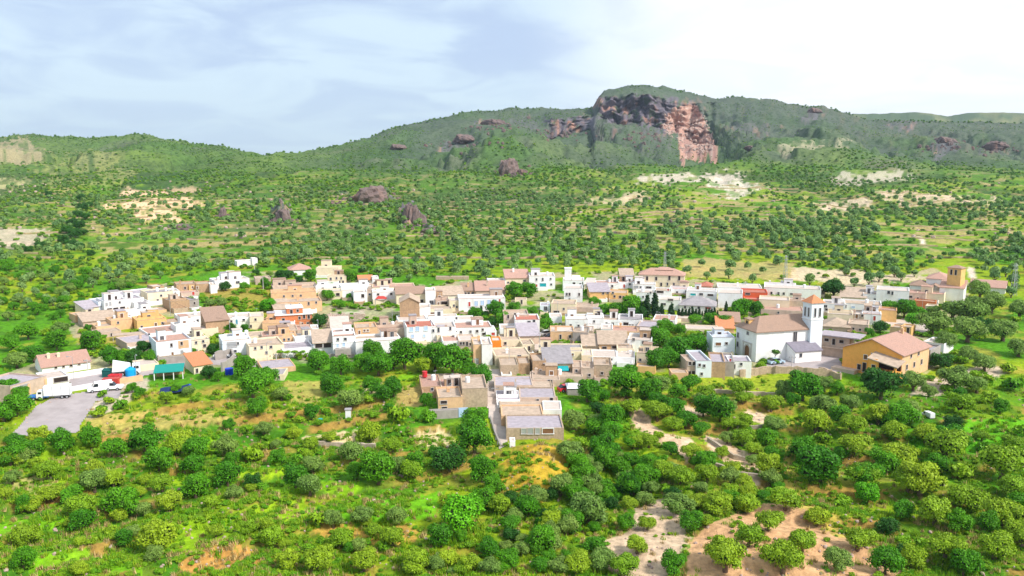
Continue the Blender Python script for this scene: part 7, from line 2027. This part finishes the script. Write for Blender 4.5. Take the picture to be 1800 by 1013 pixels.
def pylon(u, v, hpx, label):
    p = at(u, v); k = p.y / F; h = hpx * k
    t = thing('lattice_pylon', label, 'pylon', p, .3)
    mb = MB(); w0 = h * .07; legs = [(-1, -1), (1, -1), (1, 1), (-1, 1)]
    for a, b in legs: mb.tube([(a * w0, b * w0, -1), (a * w0 * .3, b * w0 * .3, h)], [.07, .05], M_METAL, 4)
    n = 7
    for i in range(n):
        z0, z1 = h * i / n, h * (i + 1) / n; r0 = w0 * (1 - .7 * i / n); r1 = w0 * (1 - .7 * (i + 1) / n)
        for j in range(4):
            a, b = legs[j], legs[(j + 1) % 4]
            mb.tube([(a[0] * r0, a[1] * r0, z0), (b[0] * r1, b[1] * r1, z1)], .04, M_METAL, 3)
    mb.obj('tower_frame', t)
    for z in (.82, .93):
        mb = MB(); mb.tube([(-h * .12, 0, h * z), (h * .12, 0, h * z)], .06, M_METAL, 4); mb.obj('crossarm', t)


pylon(1168, 482, 40, 'lattice pylon standing behind the cream mansion')
pylon(1380, 492, 44, 'lattice pylon on the olive slope behind the long white houses')
pylon(1781, 520, 58, 'lattice pylon at the eastern edge among grey olives')
def wire(a, b, sag, label):
    pts = [a.lerp(b, i / 12) - Vector((0, 0, sag * 4 * (i / 12) * (1 - i / 12))) for i in range(13)]
    mb = MB(); mb.tube(pts, .025, M_DARK, 3); tag(mb.obj('overhead_wire'), label, 'wire')
wire(pp[0], pp[1], 1.2, 'overhead wire from the upper west pole up to the track')
wire(pp[0], pp[6], 1.6, 'overhead wire crossing the upper lane between two poles')

_lp = []
for (u, v, nm) in ((470, 640, 'wide cream house'), (640, 636, 'long blank white house'), (338, 634, 'house with the yellow base'), (895, 648, 'long cream house'), (948, 620, 'vivid orange house'), (1030, 604, 'peach slit window house'),
                   (1160, 582, 'white house by the garden wall'), (1440, 622, 'unfinished grey house'), (1530, 576, 'white house with the tall red brown door'), (1620, 556, 'gatehouse with the red door'), (790, 556, 'blue shuttered house'),
                   (690, 578, 'blank tan gable'), (560, 596, 'white house with the orange door'), (405, 596, 'white house with the blue door'), (300, 556, 'blank tan stone house'), (240, 664, 'bright blue tank'), (130, 668, 'white farmhouse'),
                   (980, 560, 'cream porch house'), (1100, 520, 'ochre house'), (1256, 520, 'big blank white house')):
    p = at(u, v); h = 5.2; t = thing('street_lamp', f'slim grey street lamp beside the {nm}', 'street lamp', p, random.Random(u).uniform(0, 6.28))
    mb = MB(); mb.cyl(0, 0, -.5, h, .07, .05, M_METAL, 6); mb.tube([(0, 0, h - .05), (.5, 0, h + .2), (.95, 0, h + .2)], .04, M_METAL, 5); mb.obj('post', t)
    mb = MB(); mb.box(.8, 1.25, -.12, .12, h + .1, h + .22, M_METAL); mb.obj('lamp_head', t)
    _lp.append((p + Vector((0, 0, h - .1)), nm))
for i, j in ((0, 1), (2, 0), (3, 4), (4, 5), (5, 6), (7, 8), (8, 9), (10, 11), (12, 13), (13, 14), (17, 18), (18, 19)):
    wire(_lp[i][0], _lp[j][0], .8, f'overhead wire starting at the lamp by the {_lp[i][1]}')
# rocks and boulders on the slopes
M_ROCK = surf('dark_purple_rock', (0.17, 0.125, 0.115), var=.3, scale=.25, bump=.8, stain=(0.30, 0.15, 0.10), stain_amt=.45)
M_ROCKP = surf('pale_rock', (0.42, 0.31, 0.26), var=.2, scale=1.0, bump=.6)


def rock_mesh(name, seed, mat, n=3, spike=1.0):
    bm = bmesh.new(); bmesh.ops.create_icosphere(bm, subdivisions=n, radius=1)
    for v in bm.verts:
        x, y, z = v.co
        d = float(fbm(np.array([x * 1.3 + seed + y * .6]), np.array([z * 1.3 + y * 1.1]), 4, seed)[0])
        e = float(fbm(np.array([x * 4 + seed]), np.array([z * 1.2 + y * 4]), 3, seed + 9)[0])
        v.co = v.co * (.55 + d * .7 + (e - .5) * .5)
        v.co.z *= spike
    me = bpy.data.meshes.new(name); bm.to_mesh(me); bm.free(); me.materials.append(mat); return me


RK = [rock_mesh('rock', 3 + i, M_ROCK, 4) for i in range(3)]
for (u, v, w, h, lb) in ((655, 352, 62, 30, 'broad dark purple rock outcrop, the higher of two above the village'), (630, 356, 30, 16, 'low rock shoulder left of the broad purple outcrop'),
                         (722, 392, 38, 46, 'tall split purple rock crag above the village'), (735, 398, 26, 30, 'slimmer rock leaning on the right of the tall crag'), (762, 412, 36, 16, 'reddish low rock below the tall crag'),
                         (497, 388, 34, 28, 'dark pointed rock outcrop on the western slope'), (484, 390, 20, 14, 'small rock at the foot of the pointed outcrop'), (895, 304, 40, 30, 'round reddish rock outcrop high in the middle of the slope'), (918, 308, 22, 14, 'small rock right of the round reddish outcrop'),
                         (392, 378, 15, 18, 'small reddish rock stump on the western slope'), (1175, 394, 20, 12, 'dark boulder above the eastern olive rows'), (1660, 254, 46, 16, 'long purple crag on the far eastern slope'),
                         (1752, 262, 40, 18, 'second purple crag near the far eastern edge'), (1320, 262, 20, 8, 'small dark crag below the landslide'), (320, 402, 26, 12, 'low brown rock ledge on the western slope'),
                         (1432, 200, 30, 12, 'rusty rock knob on the eastern ridge'), (820, 250, 50, 16, 'long grey crag on the middle of the mountain flank'), (870, 222, 40, 16, 'grey crag just under the western ridge of the mountain'),
                         (700, 262, 30, 10, 'small grey crag on the lower mountain flank')):
    p = at(u, v - h * .15); k = p.y / F
    o = add_obj('rock_outcrop', RK[int(u) % 3], None, p, u % 6.0, (w * k * .55, w * k * .42, h * k * .72)); tag(o, lb, 'rock')
g_ = np.random.default_rng(77); bp_ = []; bs_ = []
for i in range(600):
    u = g_.uniform(1130, 1256); v = g_.uniform(205, 272)
    if not inpoly(u, v, SCAR): continue
    q = at(u, v); bp_.append(tuple(q)); bs_.append(g_.uniform(.8, 2.4))
for i in range(260):
    u = g_.uniform(-20, 1820); v = g_.uniform(320, 420); q = at(u, v); bp_.append(tuple(q)); bs_.append(g_.uniform(.5, 1.3))
for i in range(420):
    u = g_.uniform(572, 642); v = g_.uniform(552, 580); q = at(u, v); bp_.append(tuple(q)); bs_.append(g_.uniform(.12, .45))
for i in range(900):
    u = g_.uniform(-20, 1820); v = g_.uniform(690, 1020); q = at(u, v); bp_.append(tuple(q)); bs_.append(g_.uniform(.08, .3))
for P_ in OPEN[:2]:
    for i in range(160):
        u = g_.uniform(1040, 1590); v = g_.uniform(870, 1020)
        if inpoly(u, v, P_): q = at(u, v); bp_.append(tuple(q)); bs_.append(g_.uniform(.06, .2))
rp = [rock_mesh('boulder', 33 + i, M_ROCKP, 2) for i in range(2)]
srcr = []
for i, (u, v) in enumerate(((1215, 262), (1236, 258))):
    q = at(u, v); o = add_obj('boulder', rp[i], None, q, i, 2.8); tag(o, ['pale boulder at the left foot of the landslide', 'pale boulder at the right foot of the landslide'][i], 'boulder'); srcr.append(o)
rb_, rs_ = [], []
for (u0, v0, su, sv) in ((655, 352, 45, 9), (730, 398, 30, 12), (762, 412, 30, 6), (495, 390, 26, 6), (900, 306, 28, 7), (320, 404, 24, 5), (1175, 396, 20, 5), (1660, 256, 40, 7), (1750, 264, 40, 7), (820, 254, 50, 8), (870, 226, 40, 8), (990, 236, 50, 7), (1120, 245, 40, 10), (600, 356, 22, 6), (392, 380, 12, 5)):
    for i in range(34):
        q = at(g_.normal(u0, su * .6), g_.normal(v0, sv * .6)); rb_.append((q.x, q.y, q.z - .3)); rs_.append(g_.uniform(.5, 1.7) * q.y / 600)
srk = [o for o in COL.objects if o.name.startswith('rock_outcrop')][:3]
scatter('outcrop_rubble', np.array(rb_), np.array(rs_), srk, 19, squash=1.2)
scatter('scree_boulders', np.array(bp_), np.array(bs_), srcr, 9)

# ------------------------------------------------------------------ haze
HZ = HAZE_DENSITY = 0.00006
m, nt, out = new_mat('haze_air')
pv = nt.nodes.new('ShaderNodeVolumePrincipled'); pv.inputs['Density'].default_value = HZ
pv.inputs['Color'].default_value = (0.62, 0.78, 1.0, 1); pv.inputs['Anisotropy'].default_value = 0.2
nt.links.new(pv.outputs[0], out.inputs['Volume'])
mb = MB(); mb.box(-9000, 9000, -60, 9600, -140, 520, m)
hz_ = mb.obj('haze'); hz_['kind'] = 'stuff'
# ------------------------------------------------------------------ labels of the plants, told by the nearest landmark
LANDMARKS += [(90, 730, 'sloping grey parking lot'), (1150, 945, 'pale bare field'), (1370, 960, 'reddish bare olive field'), (1165, 765, 'narrow bare earth strip'), (1290, 790, 'curving bare earth strip'),
              (595, 765, 'tan garden terrace'), (950, 835, 'dry brown mound'), (812, 895, 'big lime green tree'), (400, 920, 'yellow grass terrace'), (400, 985, 'orange bare bank'), (1740, 765, 'bright green meadow'),
              (1310, 678, 'yellow church meadow'), (1685, 670, 'pale eastern plot'), (1430, 850, 'dry gully path'), (1440, 1005, 'red field edge'), (45, 855, 'pale grass patch'),
              (80, 930, 'bright green grass strip'), (655, 680, 'small bare yellow clearing'), (720, 695, 'brown bare bank'), (240, 745, 'yellowish dry strip'), (880, 760, 'stepped street foot'),
              (1500, 485, 'bare olive terraces'), (1620, 422, 'white hillside track'), (1060, 840, 'dark ravine'), (1560, 960, 'red earth cut'), (640, 1000, 'grassy bottom slope'), (1700, 950, 'dense lower east orchard'),
              (350, 470, 'upper west track'), (760, 470, 'upper garden wall'), (150, 420, 'dark wooded gully')]
_o1 = 'second third fourth fifth sixth seventh eighth ninth tenth eleventh twelfth thirteenth fourteenth fifteenth sixteenth seventeenth eighteenth nineteenth twentieth'.split()
_o2 = 'first second third fourth fifth sixth seventh eighth ninth'.split()
ORD = ['nearest'] + [a + ' nearest' for a in _o1] + [f'twenty-{a} nearest' for a in _o2] + ['thirtieth nearest'] + [f'thirty-{a} nearest' for a in _o2] + ['fortieth nearest']
LM = [(a, b, c) for a, b, c in LANDMARKS]
bucket = {}
for pl in PLANTS:
    u, v, w, kd, t = pl
    ds = [((u - a) ** 2 + ((v - b) * 1.5) ** 2, a, b, c) for a, b, c in LM if c != 'big lime green tree' or kd != 'lime']
    d2, a, b, c = min(ds)
    du, dv = u - a, v - b
    rel = ('right of' if du > 0 else 'left of') if abs(du) > abs(dv) * 1.4 else ('below' if dv > 0 else 'above')
    sz = 'large ' if w > 55 else ('small ' if w < 26 else '')
    bucket.setdefault((sz + PHR[kd], rel, c), []).append((d2, t))
GRP = {'olive_tree': 'olive trees round the village', 'leafy_tree': 'leafy trees among the houses and slopes', 'cypress_tree': 'cypresses in the village gardens', 'shrub': 'shrubs on the slopes'}
for (ph, rel, c), L_ in bucket.items():
    L_.sort(key=lambda q: q[0])
    for i, (d2, t) in enumerate(L_):
        od = '' if len(L_) == 1 else ORD[min(i, len(ORD) - 1)] + ' '
        lb = f'{od}{ph} {rel} the {c}'
        if len(lb.replace('-', ' ').split()) > 16: lb = lb.replace(' green ', ' ').replace('hillside ', '')
        t['label'] = lb
        t['group'] = GRP[t.name.split('.')[0]]
